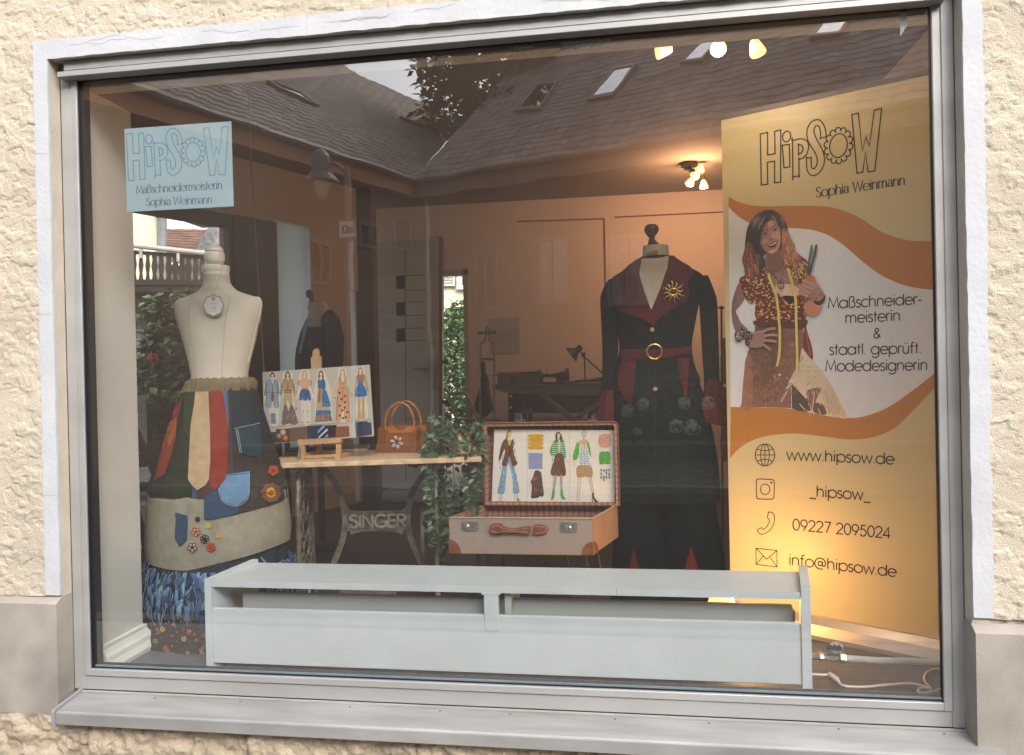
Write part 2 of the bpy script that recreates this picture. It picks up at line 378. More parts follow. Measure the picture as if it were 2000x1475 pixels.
def rows_loft(rows, Y, ry, n=32, wob=None, back=1.0):
    """rings through outline rows (y, xl, xr) given in photo pixels on the plane y = Y; ry = depth/width ratio or list"""
    out = []
    for i, (y, xl, xr) in enumerate(rows):
        a = PY(xl, y, Y); b = PY(xr, y, Y); c = (a+b)/2; rx = (b-a).length/2; k = ry[i] if isinstance(ry, (list, tuple)) else ry
        ring = []
        for j in range(n):
            t = 2*math.pi*j/n; m = 1.0+(wob(i, t) if wob else 0)
            dy = rx*k*m*math.sin(t)
            if dy > 0: dy *= back
            ring.append(Vector((c.x+rx*m*math.cos(t), Y+dy, c.z)))
        out.append(ring)
    return out
def resample(rows, n):
    P = cr([tuple(map(float, r)) for r in rows], False, n); return P
import numpy as np
# ================================================================== THE SHOP BUILDING
W_, ZB, ZT = 3.029, .55, 2.789            # clear width, bottom and top of the pane opening
ZF = .5                                   # shop floor
YW = -.055                                # street face of the wall
rng = np.random.RandomState(3)
def vnoise(x, y, cell, seed):
    r = np.random.RandomState(seed); T = r.rand(256, 256); gx, gy = x/cell, y/cell
    ix, iy = np.floor(gx).astype(int), np.floor(gy).astype(int); fx, fy = gx-ix, gy-iy
    fx, fy = fx*fx*(3-2*fx), fy*fy*(3-2*fy); g = lambda a, b: T[a % 256, b % 256]
    return (g(ix, iy)*(1-fx)+g(ix+1, iy)*fx)*(1-fy)+(g(ix, iy+1)*(1-fx)+g(ix+1, iy+1)*fx)*fy
def sst(x, a, b): t = np.clip((x-a)/(b-a), 0, 1); return t*t*(3-2*t)
def h_stucco(x, z):
    wx = x+.012*(vnoise(x, z, .03, 21)-.5)+.006*(vnoise(x, z, .01, 22)-.5); wz = z+.012*(vnoise(x, z, .03, 23)-.5)+.006*(vnoise(x, z, .01, 24)-.5)
    a = .6*vnoise(wx, wz*1.3, .056, 1)+.4*vnoise(wx, wz*1.2, .023, 2)
    b = .6*vnoise(wx+3, wz*1.4, .034, 4)+.4*vnoise(wx, wz*1.3, .014, 5)
    c = .6*vnoise(wx, wz*1.5+5, .02, 8)+.4*vnoise(wx, wz, .009, 9)
    h = .0032*sst(a, .49, .515)+.0024*sst(b, .53, .548)+.0016*sst(a, .62, .635)
    pit = sst(c, .66, .72)*sst(np.abs(a-.5), .12, .0)
    return .75*h-.003*pit+.0011*vnoise(x, z, .16, 7)+.0004*vnoise(x+.3*z, z-.3*x, .0075, 10)
def h_rock(x, z):
    n = .6*vnoise(x, z*1.2, .05, 11)+.4*vnoise(x, z, .024, 12)
    j = np.minimum(np.abs(((x+.25+.03*vnoise(x, z, .05, 16)) % .62)-.31), .012)/.012
    return .017*sst(n, .2, .75)+.008*vnoise(x, z, .011, 13)+.012*sst(vnoise(x, z, .09, 14), .35, .6)-.02*(1-j)
def relief(name, x0, x1, z0, z1, y, step, hf, m, parent, taper=True):
    nx, nz = max(2, int((x1-x0)/step)), max(2, int((z1-z0)/step))
    X, Z = np.meshgrid(np.linspace(x0, x1, nx+1), np.linspace(z0, z1, nz+1)); H = hf(X, Z)
    co = np.stack([X, y-H, Z], -1).reshape(-1, 3)-np.array(ORG[parent.name])
    i = np.arange(nz)[:, None]*(nx+1)+np.arange(nx)[None, :]
    q = np.stack([i, i+1, i+nx+2, i+nx+1], -1).reshape(-1)
    me = D.meshes.new(name); me.vertices.add(len(co)); me.vertices.foreach_set('co', co.ravel())
    me.loops.add(len(q)); me.loops.foreach_set('vertex_index', q.astype(np.int32))
    me.polygons.add(len(q)//4); me.polygons.foreach_set('loop_start', np.arange(0, len(q), 4, dtype=np.int32))
    me.polygons.foreach_set('use_smooth', np.ones(len(q)//4, dtype=bool))
    me.update(calc_edges=True); me.validate(); me.materials.append(m)
    o = D.objects.new(name, me); COL.objects.link(o); o.parent = parent; ORG[o.name] = ORG[parent.name]; return o
def joined(objs, name):
    ctx = {'object': objs[0], 'active_object': objs[0], 'selected_objects': objs, 'selected_editable_objects': objs}
    with bpy.context.temp_override(**ctx): bpy.ops.object.join()
    objs[0].name = name; return objs[0]

shop = thing('corner_shop', (1.5, .0, .0), 'cream stucco corner shop with white framed display window and stone base', 'shop building')
stuc = mat('cream_stucco', (.555, .49, .40), .92, var=.09, vscale=3.5, bump=.5, bscale=240, spec=.2)
white_trim = mat('white_masonry_paint', (.50, .515, .545), .75, var=.06, vscale=7, bump=.18, bscale=70)
reveal_m = mat('cream_plaster', (.54, .475, .385), .85, var=.08, vscale=9, bump=.3, bscale=120)
plinth_m = mat('plinth_stone', (.325, .295, .26), .85, var=.2, vscale=5, bump=.25, bscale=180, detail=8)
rock_m = mat('rough_sandstone', (.47, .39, .29), .95, var=.28, vscale=11, bump=.6, bscale=120, col2=(.33, .275, .21))
alu = mat('anodised_aluminium', (.40, .397, .395), .45, metal=.25, var=.12, vscale=5, detail=9, bump=.05, bscale=300, stretch=(.3, 1, 1))
alu_d = mat('sill_aluminium', (.365, .36, .352), .40, metal=.3, var=.16, vscale=9, stretch=(.35, 2, 1), bump=.05, bscale=200, detail=9)
black_rub = mat('black_rubber', (.012, .013, .016), .5)
paintw = mat('matt_white_paint', (.62, .60, .55), .85, var=.05, vscale=1.5)
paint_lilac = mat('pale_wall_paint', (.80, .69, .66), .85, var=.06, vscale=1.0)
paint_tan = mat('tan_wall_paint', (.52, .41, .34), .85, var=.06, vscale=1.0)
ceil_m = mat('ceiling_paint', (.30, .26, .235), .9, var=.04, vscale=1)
niche_m = mat('niche_paint', (.66, .64, .595), .8, var=.07, vscale=2.5, bump=.25, bscale=140)
darkwood = mat('dark_brown_wood', (.016, .013, .012), .55, var=.3, vscale=3)

# outer wall: fine relief round the window, plain render beyond, solid core behind
parts = [relief('stucco_wall', -.62, -.128, .84, 3.22, YW, .0036, h_stucco, stuc, shop),
         relief('stucco_wall', -.128, 3.152, 2.918, 3.22, YW, .0036, h_stucco, stuc, shop),
         relief('stucco_wall', 3.152, 3.62, .84, 3.22, YW, .0036, h_stucco, stuc, shop)]
mb = MB()
mb.poly([(-2.26, YW, .84), (-.62, YW, .84), (-.62, YW, 3.22), (-2.26, YW, 3.22)]); mb.poly([(3.62, YW, .84), (7, YW, .84), (7, YW, 3.22), (3.62, YW, 3.22)])
mb.poly([(-2.26, YW, 3.22), (7, YW, 3.22), (7, YW, 4.2), (-2.26, YW, 4.2)])
core = -.046
mb.box(-2.26, -.085, core, .055, .0, 4.2); mb.box(3.11, 7, core, .055, 0, 4.2); mb.box(-.085, 3.11, core, .055, 2.865, 4.2); mb.box(-.085, 3.11, core, .055, 0, .44)
parts.append(mb.build('stucco_wall', stuc, shop)); joined(parts, 'stucco_wall')
# white painted band round the opening with its plastered reveals
mb = MB(); yb = YW-.007; T = (-.13, 3.156, 2.92); I = (-.071, 3.098, 2.851)
def jag(p, q, n, amp, ax):
    out = []
    for k in range(n+1):
        t = k/n; v = Vector(p).lerp(Vector(q), t); v[ax] += random.uniform(-amp, amp) if 0 < k < n else 0; out.append(v)
    return out
outer = jag((T[0], yb, .845), (T[0], yb, T[2]), 60, .003, 0)+jag((T[0], yb, T[2]), (T[1], yb, T[2]), 90, .003, 2)[1:]+jag((T[1], yb, T[2]), (T[1], yb, .845), 60, .003, 0)[1:]
inner = jag((I[0], yb, .845), (I[0], yb, I[2]), 60, .0015, 0)+jag((I[0], yb, I[2]), (I[1], yb, I[2]), 90, .002, 2)[1:]+jag((I[1], yb, I[2]), (I[1], yb, .845), 60, .0015, 0)[1:]
mb.grid([[Vector((p.x, YW+.004, p.z)) for p in outer], outer, inner, [Vector((p.x, p.y+.012, p.z)) for p in inner]])
surround = mb.build('window_surround', white_trim, shop)
mb = MB()                                                   # hairline cracks in the band
rnd = random.Random(5)
for k in range(11):
    x = rnd.uniform(-.05, 2.9); z = 2.885+rnd.uniform(-.012, .012); P = []
    if k % 4 == 3: P = [(x+rnd.uniform(-.003, .003), 2.853+.008*i) for i in range(9)]
    else:
        for i in range(rnd.randint(7, 16)): P.append((x, z)); x += rnd.uniform(.012, .03); z = min(2.915, max(2.86, z+rnd.uniform(-.007, .007)))
    for q in ribbon(P, .0010): mb.poly([(a, yb-.0008, b) for a, b in q])
for z in (1.22, 1.9, 2.5):
    P = [(-.128+.01*i, z+rnd.uniform(-.003, .003)) for i in range(6)]
    for q in ribbon(P, .0013): mb.poly([(a, yb-.0008, b) for a, b in q])
mb.build('crack', mat('crack_grey', (.27, .26, .27), .95), surround)['kind'] = 'stuff'
mb = MB()
mb.box(-.125, -.072, yb+.012, .0, .47, 2.852); mb.box(3.0985, 3.15, yb+.012, .0, .45, 2.852); mb.box(-.072, 3.0985, yb+.012, .0, 2.8525, 2.91)
mb.build('window_reveal', reveal_m, shop)
for x0, x1, zt in ((-2.25, -.0705, .84), (3.0935, 7, .825)):
    mb = MB(); e = .022; f = YW-.028
    sx0, sx1 = (x0, x1-e) if x0 < 0 else (x0+e, x1)
    P = [(x0, f, .405), (x1, f, .405), (x1, f, zt-e), (x0, f, zt-e)]; mb.poly(P)
    mb.poly([(x0, f, zt-e), (x1, f, zt-e), (x1, YW+.003, zt), (x0, YW+.003, zt)])
    xe = x1 if x0 < 0 else x0
    mb.poly([(xe, f, .405), (xe, 0.0, .405), (xe, 0.0, zt), (xe, YW+.003, zt), (xe, f, zt-e)])
    mb.poly([(x0, f, .405), (x1, f, .405), (x1, 0, .405), (x0, 0, .405)])
    mb.build('plinth', plinth_m, shop)
relief('stone_base', -.62, 3.62, .0, .408, YW-.012, .005, h_rock, rock_m, shop)
mb = MB(); mb.box(-2.25, -.62, YW-.02, .0, 0, .405); mb.box(3.62, 7, YW-.02, 0, 0, .405); mb.box(-.62, 3.62, YW-.004, .0, 0, .404); mb.build('stone_base', rock_m, shop)

# ---- the display window
mb = MB()
fx0, fx1, fz0, fz1 = -.071, 3.098, .468, 2.851
mb.box(fx0, -.026, 0, .075, fz0, fz1, b=.003); mb.box(3.058, fx1, 0, .075, fz0, fz1, b=.003)
mb.box(-.026, 3.058, -.036, .075, 2.812, fz1, b=.003); mb.box(-.026, 3.058, .0015, .075, fz0, .522, b=.003)
win = mb.build('display_window', alu, shop)
mb = MB()                                                   # glazing beads, a shade prouder, thin shadow joints between
mb.box(-.024, -.0, -.004, .07, .5225, 2.8115, b=.002); mb.box(3.031, 3.056, -.004, .022, .5225, 2.8115, b=.002)
mb.box(-.05, 3.062, -.040, .07, 2.7895, 2.8105, b=.002); mb.box(-.0005, 3.0305, -.005, .07, .5235, .549, b=.002)
mb.build('glazing_bead', alu, win)
mb = MB()
mb.box(.0005, .0065, .004, .05, .55, 2.789); mb.box(.0075, .0145, .006, .05, .55, 2.789); mb.box(3.0285, 3.0305, .006, .02, .55, 2.789)
mb.box(.0145, 3.0285, .006, .05, 2.786, 2.789); mb.box(.0145, 3.0285, .006, .05, .5505, .556)
mb.build('gasket', black_rub, win)
mb = MB(); mb.box(.0150, 3.0280, .006, .011, .5562, .5625); mb.build('sealant', mat('grey_sealant', (.16, .20, .23), .35), win)
mb = MB(); mb.poly([(.0145, .012, .556), (3.0285, .012, .556), (3.0285, .012, 2.786), (.0145, .012, 2.786)]); mb.build('pane', glass_mat(tint=(.985, 1.0, .99), layers=5, wavy=.13, haze=.022), win)
rnd = random.Random(77)
mb = MB()                                                   # dried specks on the street side of the pane
for k in range(70):
    x, z, r = rnd.uniform(.1, 2.95), rnd.choice([rnd.uniform(.6, 2.75), rnd.uniform(2.0, 2.75)]), rnd.uniform(.0005, .0012)
    st = rnd.uniform(1, 2.6); mb.poly([(x+r*math.cos(a), .0113, z+r*st*math.sin(a)) for a in [2*math.pi*i/7 for i in range(7)]])
mb.build('dirt_speck', mat('dried_speck', (.22, .21, .19), .9), win)['kind'] = 'stuff'
for cx, cy, w_, h_ in ((1143, 88, 48, 9), (1022, 96, 20, 5), (845, 121, 9, 11), (1765, 45, 7, 26)):      # remains of old paper behind the top of the pane
    P = []; n = 14
    for i in range(n+1): P.append((cx-w_+2*w_*i/n, cy-h_-(i/n-.5)*2*w_*.087+rnd.uniform(-1, 1)))
    for i in range(n, -1, -1): P.append((cx-w_+2*w_*i/n, cy+h_*(1-.8*i/n)-(i/n-.5)*2*w_*.087+rnd.uniform(-3, 2)))
    mb = MB(); mb.poly([PY(x, y, .0165) for x, y in P]); mb.build('paper_scrap', mat('old_paper', (.50, .48, .42), .9, var=.15, vscale=60), win)
mb = MB()
ys = -.137
prof = [(.0, .4675), (-.012, .4655), (-.0125, .4595), (-.035, .4580), (ys+.006, .4455), (ys, .441), (ys-.0012, .437), (ys-.001, .400), (ys+.003, .397), (ys+.01, .397), (ys+.01, .43), (-.02, .445), (.0, .445)]
a = [(-.034, y, z) for y, z in prof]; b_ = [(3.16, y, z) for y, z in prof]
mb.grid([a, b_], closed=True); mb.poly(a[::-1]); mb.poly(b_)
sill = mb.build('window_sill', alu_d, win)
mb = MB(); e = [(.0, .474), (-.03, .468), (ys-.004, .4545), (ys-.0085, .446), (ys-.0085, .392), (ys+.014, .392), (.0, .44)]
mb.prism([(-.0345, y, z) for y, z in e], (-.013, 0, 0)); mb.build('end_cap', mat('end_cap_grey', (.27, .27, .29), .45), win)
for x in (.28, .62, 1.04, 1.37, 1.62, 1.98, 2.29, 2.7, 3.02):
    mb = MB(); mb.lathe((x, -.024, .4595), [(.004, 0), (.004, .0012), (.002, .0016)], 10); mb.build('screw', mat('screw_steel', (.16, .16, .17), .4, metal=.7), sill)
mb = MB(); mb.box(-.03, 3.06, -.009, -.002, .4605, .4672); mb.build('flashing', mat('flashing_cream', (.38, .36, .32), .6), sill)

# ---- inside: niche, walls, ceiling
mb = MB()
mb.box(-.62, -.02, .0755, .34, .505, 2.789); mb.build('pillar', niche_m, shop)
mb = MB(); prof = [(0, .0), (.05, .0), (.052, .018), (.036, .04), (.032, .058), (.02, .07), (.012, .085), (.012, .1), (0, .104)]
ringA = [(-.0195+d, .078, ZF+.002+z) for d, z in prof]; ringB = [(-.0195+d, .34+d, ZF+.002+z) for d, z in prof]; ringC = [(-.3, .34+d, ZF+.002+z) for d, z in prof]
mb.grid([ringA, ringB, ringC]); mb.poly(ringA); mb.build('skirting', mat('white_gloss_paint', (.70, .70, .66), .35, var=.04), shop)
mb = MB(); mb.box(-.62, 3.9, .0755, .142, 2.79, 3.36); mb.build('lintel', mat('lintel_paint', (.85, .80, .70), .8, var=.06, vscale=3), shop)
mb = MB(); mb.box(3.62, 3.8, .0755, 4.8, .4, 3.36); mb.box(3.128, 3.62, .0755, .2, .505, 2.789); mb.build('inner_wall', paintw, shop)
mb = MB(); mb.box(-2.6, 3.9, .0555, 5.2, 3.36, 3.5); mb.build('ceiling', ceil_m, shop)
def LW(x): return V(-.70+.493*(x-3.16), x, 0)               # the oblique side wall, by depth
def side(y0, y1, z0, z1, th=.12, off=0.0, mbx=None, col=None):
    p, q = LW(y0), LW(y1); n = V(-(q-p).y, (q-p).x, 0).normalized()
    mbx.prism([p-n*off+V(0, 0, z0), q-n*off+V(0, 0, z0), q-n*off+V(0, 0, z1), p-n*off+V(0, 0, z1)], n*th)
mb = MB(); side(.06, 1.25, .4, 3.4, mbx=mb); side(1.25, 2.73, .4, .93, mbx=mb); side(1.25, 3.1, 2.95, 3.4, mbx=mb); side(2.73, 3.1, .4, 2.95, .12, -.002, mbx=mb)
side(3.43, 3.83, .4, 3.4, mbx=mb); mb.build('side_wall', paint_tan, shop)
mb = MB(); side(2.745, 3.098, .5, 2.90, .04, .045, mbx=mb); side(1.22, 2.744, 2.80, 2.90, .07, .03, mbx=mb); side(1.22, 1.27, .93, 2.8, .07, .03, mbx=mb); side(2.71, 2.744, .93, 2.8, .07, .03, mbx=mb); side(1.27, 2.70, .90, .95, .10, .06, mbx=mb)
swin = mb.build('side_window', darkwood, shop)
mb = MB(); p, q = LW(1.27), LW(2.71); mb.poly([p+V(0, 0, .95), q+V(0, 0, .95), q+V(0, 0, 2.8), p+V(0, 0, 2.8)]); mb.build('pane', glass_mat('side_glass', (.98, 1.0, .98), 2), swin)
fm_ = D.materials.new('frosted_glass'); fm_.use_nodes = True; N_ = fm_.node_tree.nodes; N_.remove(N_['Principled BSDF']); tl_ = N_.new('ShaderNodeBsdfTranslucent'); tl_.inputs[0].default_value = (.60, .67, .70, 1); fm_.node_tree.links.new(tl_.outputs[0], N_['Material Output'].inputs[0])
mb = MB(); p, q = LW(3.10), LW(3.43); mb.poly([p+V(0, 0, .9), q+V(0, 0, .9), q+V(0, 0, 2.93), p+V(0, 0, 2.93)]); mb.build('frosted_window', fm_, shop)
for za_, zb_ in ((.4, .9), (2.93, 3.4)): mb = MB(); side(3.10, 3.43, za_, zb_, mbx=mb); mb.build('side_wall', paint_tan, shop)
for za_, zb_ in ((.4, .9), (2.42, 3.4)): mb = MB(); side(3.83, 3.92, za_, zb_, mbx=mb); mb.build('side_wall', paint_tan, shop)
a = PY(700, 700, 3.95).x; b_ = PY(733, 700, 3.95).x
mb = MB(); mb.box(a, b_, 3.92, 4.06, .4, 3.4); mb.build('door_post', mat('brown_post_paint', (.15, .105, .08), .6), shop)
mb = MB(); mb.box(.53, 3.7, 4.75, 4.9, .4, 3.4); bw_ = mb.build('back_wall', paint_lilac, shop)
BWP = lambda x, y: PY(x, y, 4.747)
for L in ([(1010, 433), (1180, 427.5)], [(1200, 424.5), (1440, 413)], [(1180, 429), (1183, 585)]):
    mb = MB(); mb.bar(BWP(*L[0]), BWP(*L[1]), .012, .009, up=(0, 1, 0)); mb.build('moulding', mat('dark_moulding', (.16, .10, .075), .7), bw_)
mb = MB(); mb.prism([BWP(958, 622), BWP(1014, 618), BWP(1015, 690), BWP(959, 692)], (0, -.006, 0)); mb.build('pin_board', mat('pale_pin_board', (.50, .50, .54), .8), bw_)
mb = MB(); mb.box(-1.0, .53, 4.75, 4.9, 2.70, 3.4); mb.box(-1.0, .16, 4.78, 4.9, .4, 2.70); mb.build('back_wall', paint_lilac, shop)
mb = MB(); mb.box(.485, .53, 4.70, 4.79, .5, 2.70); mb.box(.16, .53, 4.70, 4.79, 2.64, 2.70); side_f = mb.build('door_frame', mat('pale_green_frame', (.42, .46, .44), .5), shop)
# the grey entrance door standing ajar
def DP(x, y): return PY(x, y, 4.60)
mb = MB(); dl = [DP(735, 474), DP(838, 468), DP(838, 957), DP(735, 953)]
mb.prism(dl, (0, .05, 0)); door = mb.build('entrance_door', mat('grey_green_door', (.56, .57, .53), .5, var=.08, vscale=3), shop)
mb = MB(); mb.prism([DP(838.5, 462), DP(857, 460), DP(857, 958), DP(838.5, 957)], (0, .06, 0)); mb.build('stile', mat('door_stile', (.5, .48, .42), .5), door)
mb = MB(); mb.prism([DP(857.4, 462), DP(864, 462), DP(864, 960), DP(857.4, 958)], (0, .07, 0)); mb.build('door_edge', mat('door_edge_wood', (.20, .10, .06), .5), door)
for y in (543, 569, 594, 618, 644, 669): mb = MB(); mb.prism([DP(733, y), DP(774, y-1.5), DP(774, y+.5), DP(733, y+2)], (0, -.004, 0)); mb.build('trim_strip', mat('pale_strip', (.7, .7, .68), .4), door)
for y in (552, 604, 655): mb = MB(); mb.prism([DP(774, y-13), DP(790.5, y-14), DP(791, y+12), DP(774.5, y+13)], (0, -.003, 0)); mb.build('glass_slot', mat('dark_slot', (.02, .018, .016), .2), door)
mb = MB()
for y in (538, 567, 590, 616, 641, 665, 818): mb.prism([DP(793, y), DP(832, y-1), DP(832, y), DP(793, y+1)], (0, -.002, 0))
mb.prism([DP(791.5, 490), DP(792.5, 490), DP(793.5, 940), DP(792.5, 940)], (0, -.002, 0)); mb.build('groove', mat('groove_dark', (.07, .07, .065), .6), door)
mb = MB(); mb.prism([DP(842, 698), DP(848, 698), DP(849, 760), DP(843, 760)], (0, -.012, 0)); mb.tube([DP(845, 720)+V(0, -.01, 0), DP(845, 720)+V(0, -.05, 0), DP(838, 720)+V(0, -.055, 0), DP(810, 721)+V(0, -.055, 0)], .011, 8)
mb.build('handle', mat('brushed_handle', (.55, .50, .42), .35, metal=.8), door)
for y in (707, 785): c = DP(866, y); mb = MB(); mb.tube([c+V(-.02, .03, 0), c+V(.045, .03, 0)], .018, 10); mb.build('lock_bolt', black_rub, door)
# floor
fl = wave_mat('dark_plank_floor', (.020, .014, .011), (.060, .036, .026), .45, 'Y', 4.0, 3.0, 1.0, stretch=(.35, 3.0, 1))
mb = MB(); mb.poly([(-2.6, .0555, ZF), (3.7, .0555, ZF), (3.7, 5.0, ZF), (-2.6, 5.0, ZF)]); mb.box(-2.5, 3.7, .06, 4.9, .30, .495)
o = mb.build('floor', fl); o['kind'] = 'structure'
mb = MB(); mb.poly([(-.33, 3.92, ZF+.004), (1.2, 3.92, ZF+.004), (1.2, 4.75, ZF+.004), (-.33, 4.75, ZF+.004)]); o = mb.build('entrance_floor', mat('pale_lino', (.34, .32, .29), .6)); o['kind'] = 'structure'
mb = MB(); mb.poly([(-.62, .0756, ZF+.003), (.42, .0756, ZF+.003), (.42, .40, ZF+.003), (-.3, .42, ZF+.003)]); o = mb.build('floor', mat('grey_lino', (.115, .125, .15), .5)); o['kind'] = 'structure'
# ================================================================== OUTSIDE: the street the pane mirrors, and the yards seen through door and side window
def struct(mb, name, m): o = mb.build(name, m); o['kind'] = 'structure'; return o
KY = -7.4                                                    # far kerb
mb = MB(); mb.poly([(-150, -150, -.02), (150, -150, -.02), (150, 150, -.02), (-150, 150, -.02)]); struct(mb, 'ground', mat('bare_ground', (.16, .14, .11), .95, var=.3, vscale=.6))
mb = MB(); mb.poly([(-60, KY, -.004), (60, KY, -.004), (60, -1.9, -.004), (-60, -1.9, -.004)]); struct(mb, 'road', mat('asphalt', (.018, .018, .020), .9, var=.25, vscale=14, bump=.3, bscale=90, spec=.03))
def brick_mat(name, c1, c2, mo, scale, rough=.9):
    m = mat(name, c1, rough, spec=.06); N = m.node_tree.nodes; L = m.node_tree.links
    bt = N.new('ShaderNodeTexBrick'); bt.inputs['Color1'].default_value = (*c1, 1); bt.inputs['Color2'].default_value = (*c2, 1); bt.inputs['Mortar'].default_value = (*mo, 1)
    bt.inputs['Scale'].default_value = scale; bt.inputs['Mortar Size'].default_value = .03; bt.inputs['Brick Width'].default_value = .6; bt.inputs['Row Height'].default_value = .42
    L.new(N['Mapping'].outputs[0], bt.inputs[0]); L.new(bt.outputs[0], N['Principled BSDF'].inputs['Base Color'])
    bp = N.new('ShaderNodeBump'); bp.invert = True; bp.inputs['Strength'].default_value = .7; bp.inputs['Distance'].default_value = .02
    L.new(bt.outputs[1], bp.inputs['Height']); L.new(bp.outputs[0], N['Principled BSDF'].inputs['Normal']); return m
cob = brick_mat('cobbles', (.10, .092, .083), (.06, .055, .05), (.04, .038, .035), 3.2)
mb = MB(); mb.poly([(-60, -10.1, .10), (60, -10.1, .10), (60, KY-.14, .10), (-60, KY-.14, .10)]); struct(mb, 'pavement', cob)
mb = MB(); mb.poly([(-60, -1.76, .10), (60, -1.76, .10), (60, YW-.013, .10), (-60, YW-.013, .10)]); struct(mb, 'pavement', brick_mat('pale_paving', (.22, .21, .195), (.20, .19, .178), (.15, .14, .13), 5.0))
mb = MB(); mb.box(-60, 60, KY-.139, KY, -.01, .115, b=.015); mb.box(-60, 60, -1.899, -1.761, -.01, .115, b=.015); struct(mb, 'kerb', mat('kerb_granite', (.10, .097, .095), .85, var=.2, vscale=6))

# --- two houses across the street, mirrored in the pane
tile_m = mat('brown_roof_tiles', (.255, .21, .195), .8, var=.35, vscale=2.2, detail=6)
def roof_patch(c00, c10, c11, c01, n, tw=.30, th=.34, amp=.0155):
    """tiled slope between eaves c00-c10 and top edge c01-c11"""
    mb = MB(); wu = (c10-c00).length; nv = max(2, int(((c01-c00).length+(c11-c10).length)/2/th)); nu = int(wu/tw)*4; R = []
    for j in range(nv):
        for e in (0.0, .96):
            v = (j+e)/nv; row = []
            for i in range(nu+1):
                u = i/nu; p = c00.lerp(c10, u).lerp(c01.lerp(c11, u), v)
                row.append(p+n*(amp*(1-e)+amp*.8*math.cos(2*math.pi*(i % 4)/4)))
            R.append(row)
    return mb.grid(R)
def slope_plane(e0, e1, pitch):
    ex = (e1-e0); ex.z = 0; ex.normalize(); h = V(-ex.y, ex.x, 0)
    if h.dot((e0+e1)/2-CAM) < 0: h = -h
    up = h*math.cos(pitch)+V(0, 0, 1)*math.sin(pitch); n = ex.cross(up)
    return (n if n.z > 0 else -n), h
EZ = 6.5
sal = mat('brown_timber_cladding', (.12, .09, .075), .9, var=.12, vscale=.7); ocre = mat('umber_render', (.16, .115, .09), .9, var=.12, vscale=.7)
frame_w = mat('house_window_frame', (.20, .17, .15), .6); winglass = mat('house_window_glass', (.03, .035, .04), .08, spec=1.0)
gutter_m = mat('zinc_gutter', (.20, .17, .15), .5, metal=.4); skyl = mat('roof_window_glass', (.86, .88, .92), .06, metal=1.0)
def gable_house(name, label, e0, e1, pitch, top0, top1, wallmat, wins, skylights, fascia, depth, group=None):
    base = mir((e0+e1)/2); base.z = 0
    t = thing(name, base, label, 'house')
    n, h = slope_plane(e0, e1, pitch)
    P = lambda x, y: PN(x, y, e0, n)
    c01, c11 = P(*top0), P(*top1)
    n2 = V(n.x, -n.y, n.z)
    roof_patch(mir(e0), mir(e1), mir(c11), mir(c01), n2).build('roof', tile_m, t)
    ex = (e1-e0).normalized(); w0, w1 = e0+h*.45, e1+h*.45; wc0 = w0-ex*1.6
    mb = MB(); b0, b1 = V(wc0.x, wc0.y, 0), V(w1.x, w1.y, 0)
    q = [mir(b0), mir(b1), mir(V(w1.x, w1.y, EZ+.25)), mir(V(wc0.x, wc0.y, EZ+.25))]; hb = V(h.x, -h.y, 0)
    mb.prism(q, hb*depth); mb.build('wall', wallmat, t)
    mb = MB(); a, b = mir(e0-V(0, 0, .05)), mir(e1-V(0, 0, .05)); mb.tube([a-hb*.06, b-hb*.06], .075, 8)
    mb.build('gutter', gutter_m, t)
    mb = MB(); f0, f1 = mir(e0+h*.02), mir(e1+h*.02); mb.prism([f0-V(0, 0, .10), f1-V(0, 0, .10), f1-V(0, 0, .45), f0-V(0, 0, .45)], hb*.05)
    mb.prism([f0-V(0, 0, .41)+hb*.05, f1-V(0, 0, .41)+hb*.05, f1-V(0, 0, .41)+hb*.45, f0-V(0, 0, .41)+hb*.45], (0, 0, -.03)); mb.build('fascia', fascia, t)
    nw = V(h.x, h.y, 0)
    for r in wins:                                            # (x0, y0, x1, y1) sight lines on the wall
        c = [PN(r[0], r[1], w0, nw), PN(r[2], r[1], w0, nw), PN(r[2], r[3], w0, nw), PN(r[0], r[3], w0, nw)]
        zt, zb = (c[0].z+c[1].z)/2, (c[2].z+c[3].z)/2; a, b = c[0], c[1]; d = (b-a); d.z = 0; L_ = d.length; d.normalize()
        g = lambda s, z, o: mir(V(a.x, a.y, 0)+d*s-nw*o+V(0, 0, z))
        mb = MB()
        for s0, s1, z0, z1 in ((-.07, .0, zb-.07, zt+.07), (L_, L_+.07, zb-.07, zt+.07), (0, L_, zt, zt+.07), (0, L_, zb-.07, zb), (L_/2-.03, L_/2+.03, zb, zt)):
            mb.prism([g(s0, z0, .0), g(s1, z0, .0), g(s1, z1, .0), g(s0, z1, .0)], g(0, 0, .05)-g(0, 0, 0))
        f = mb.build('window', frame_w, t)
        mb = MB(); mb.poly([g(0, zb, .012), g(L_, zb, .012), g(L_, zt, .012), g(0, zt, .012)]); mb.build('pane', winglass, f)
    for sk in skylights:
        c = [mir(P(*p)) for p in sk]; m_ = sum(c, V(0, 0, 0))/4
        mb = MB(); o_ = [p+(p-m_)*.22 for p in c]
        mb.grid([[p-n2*.05 for p in o_], [p+n2*.10 for p in o_], [p+n2*.11 for p in c], [p+n2*.07 for p in c]], closed=True); f = mb.build('roof_window', gutter_m, t)
        mb = MB(); mb.poly([p+n2*.085 for p in c]); mb.build('pane', skyl, f)
    return t, n, w0, nw
corner = PZ(812, 350, EZ)
bR = PZ(1815, 192, EZ); bR2 = corner+(bR-corner)*1.5
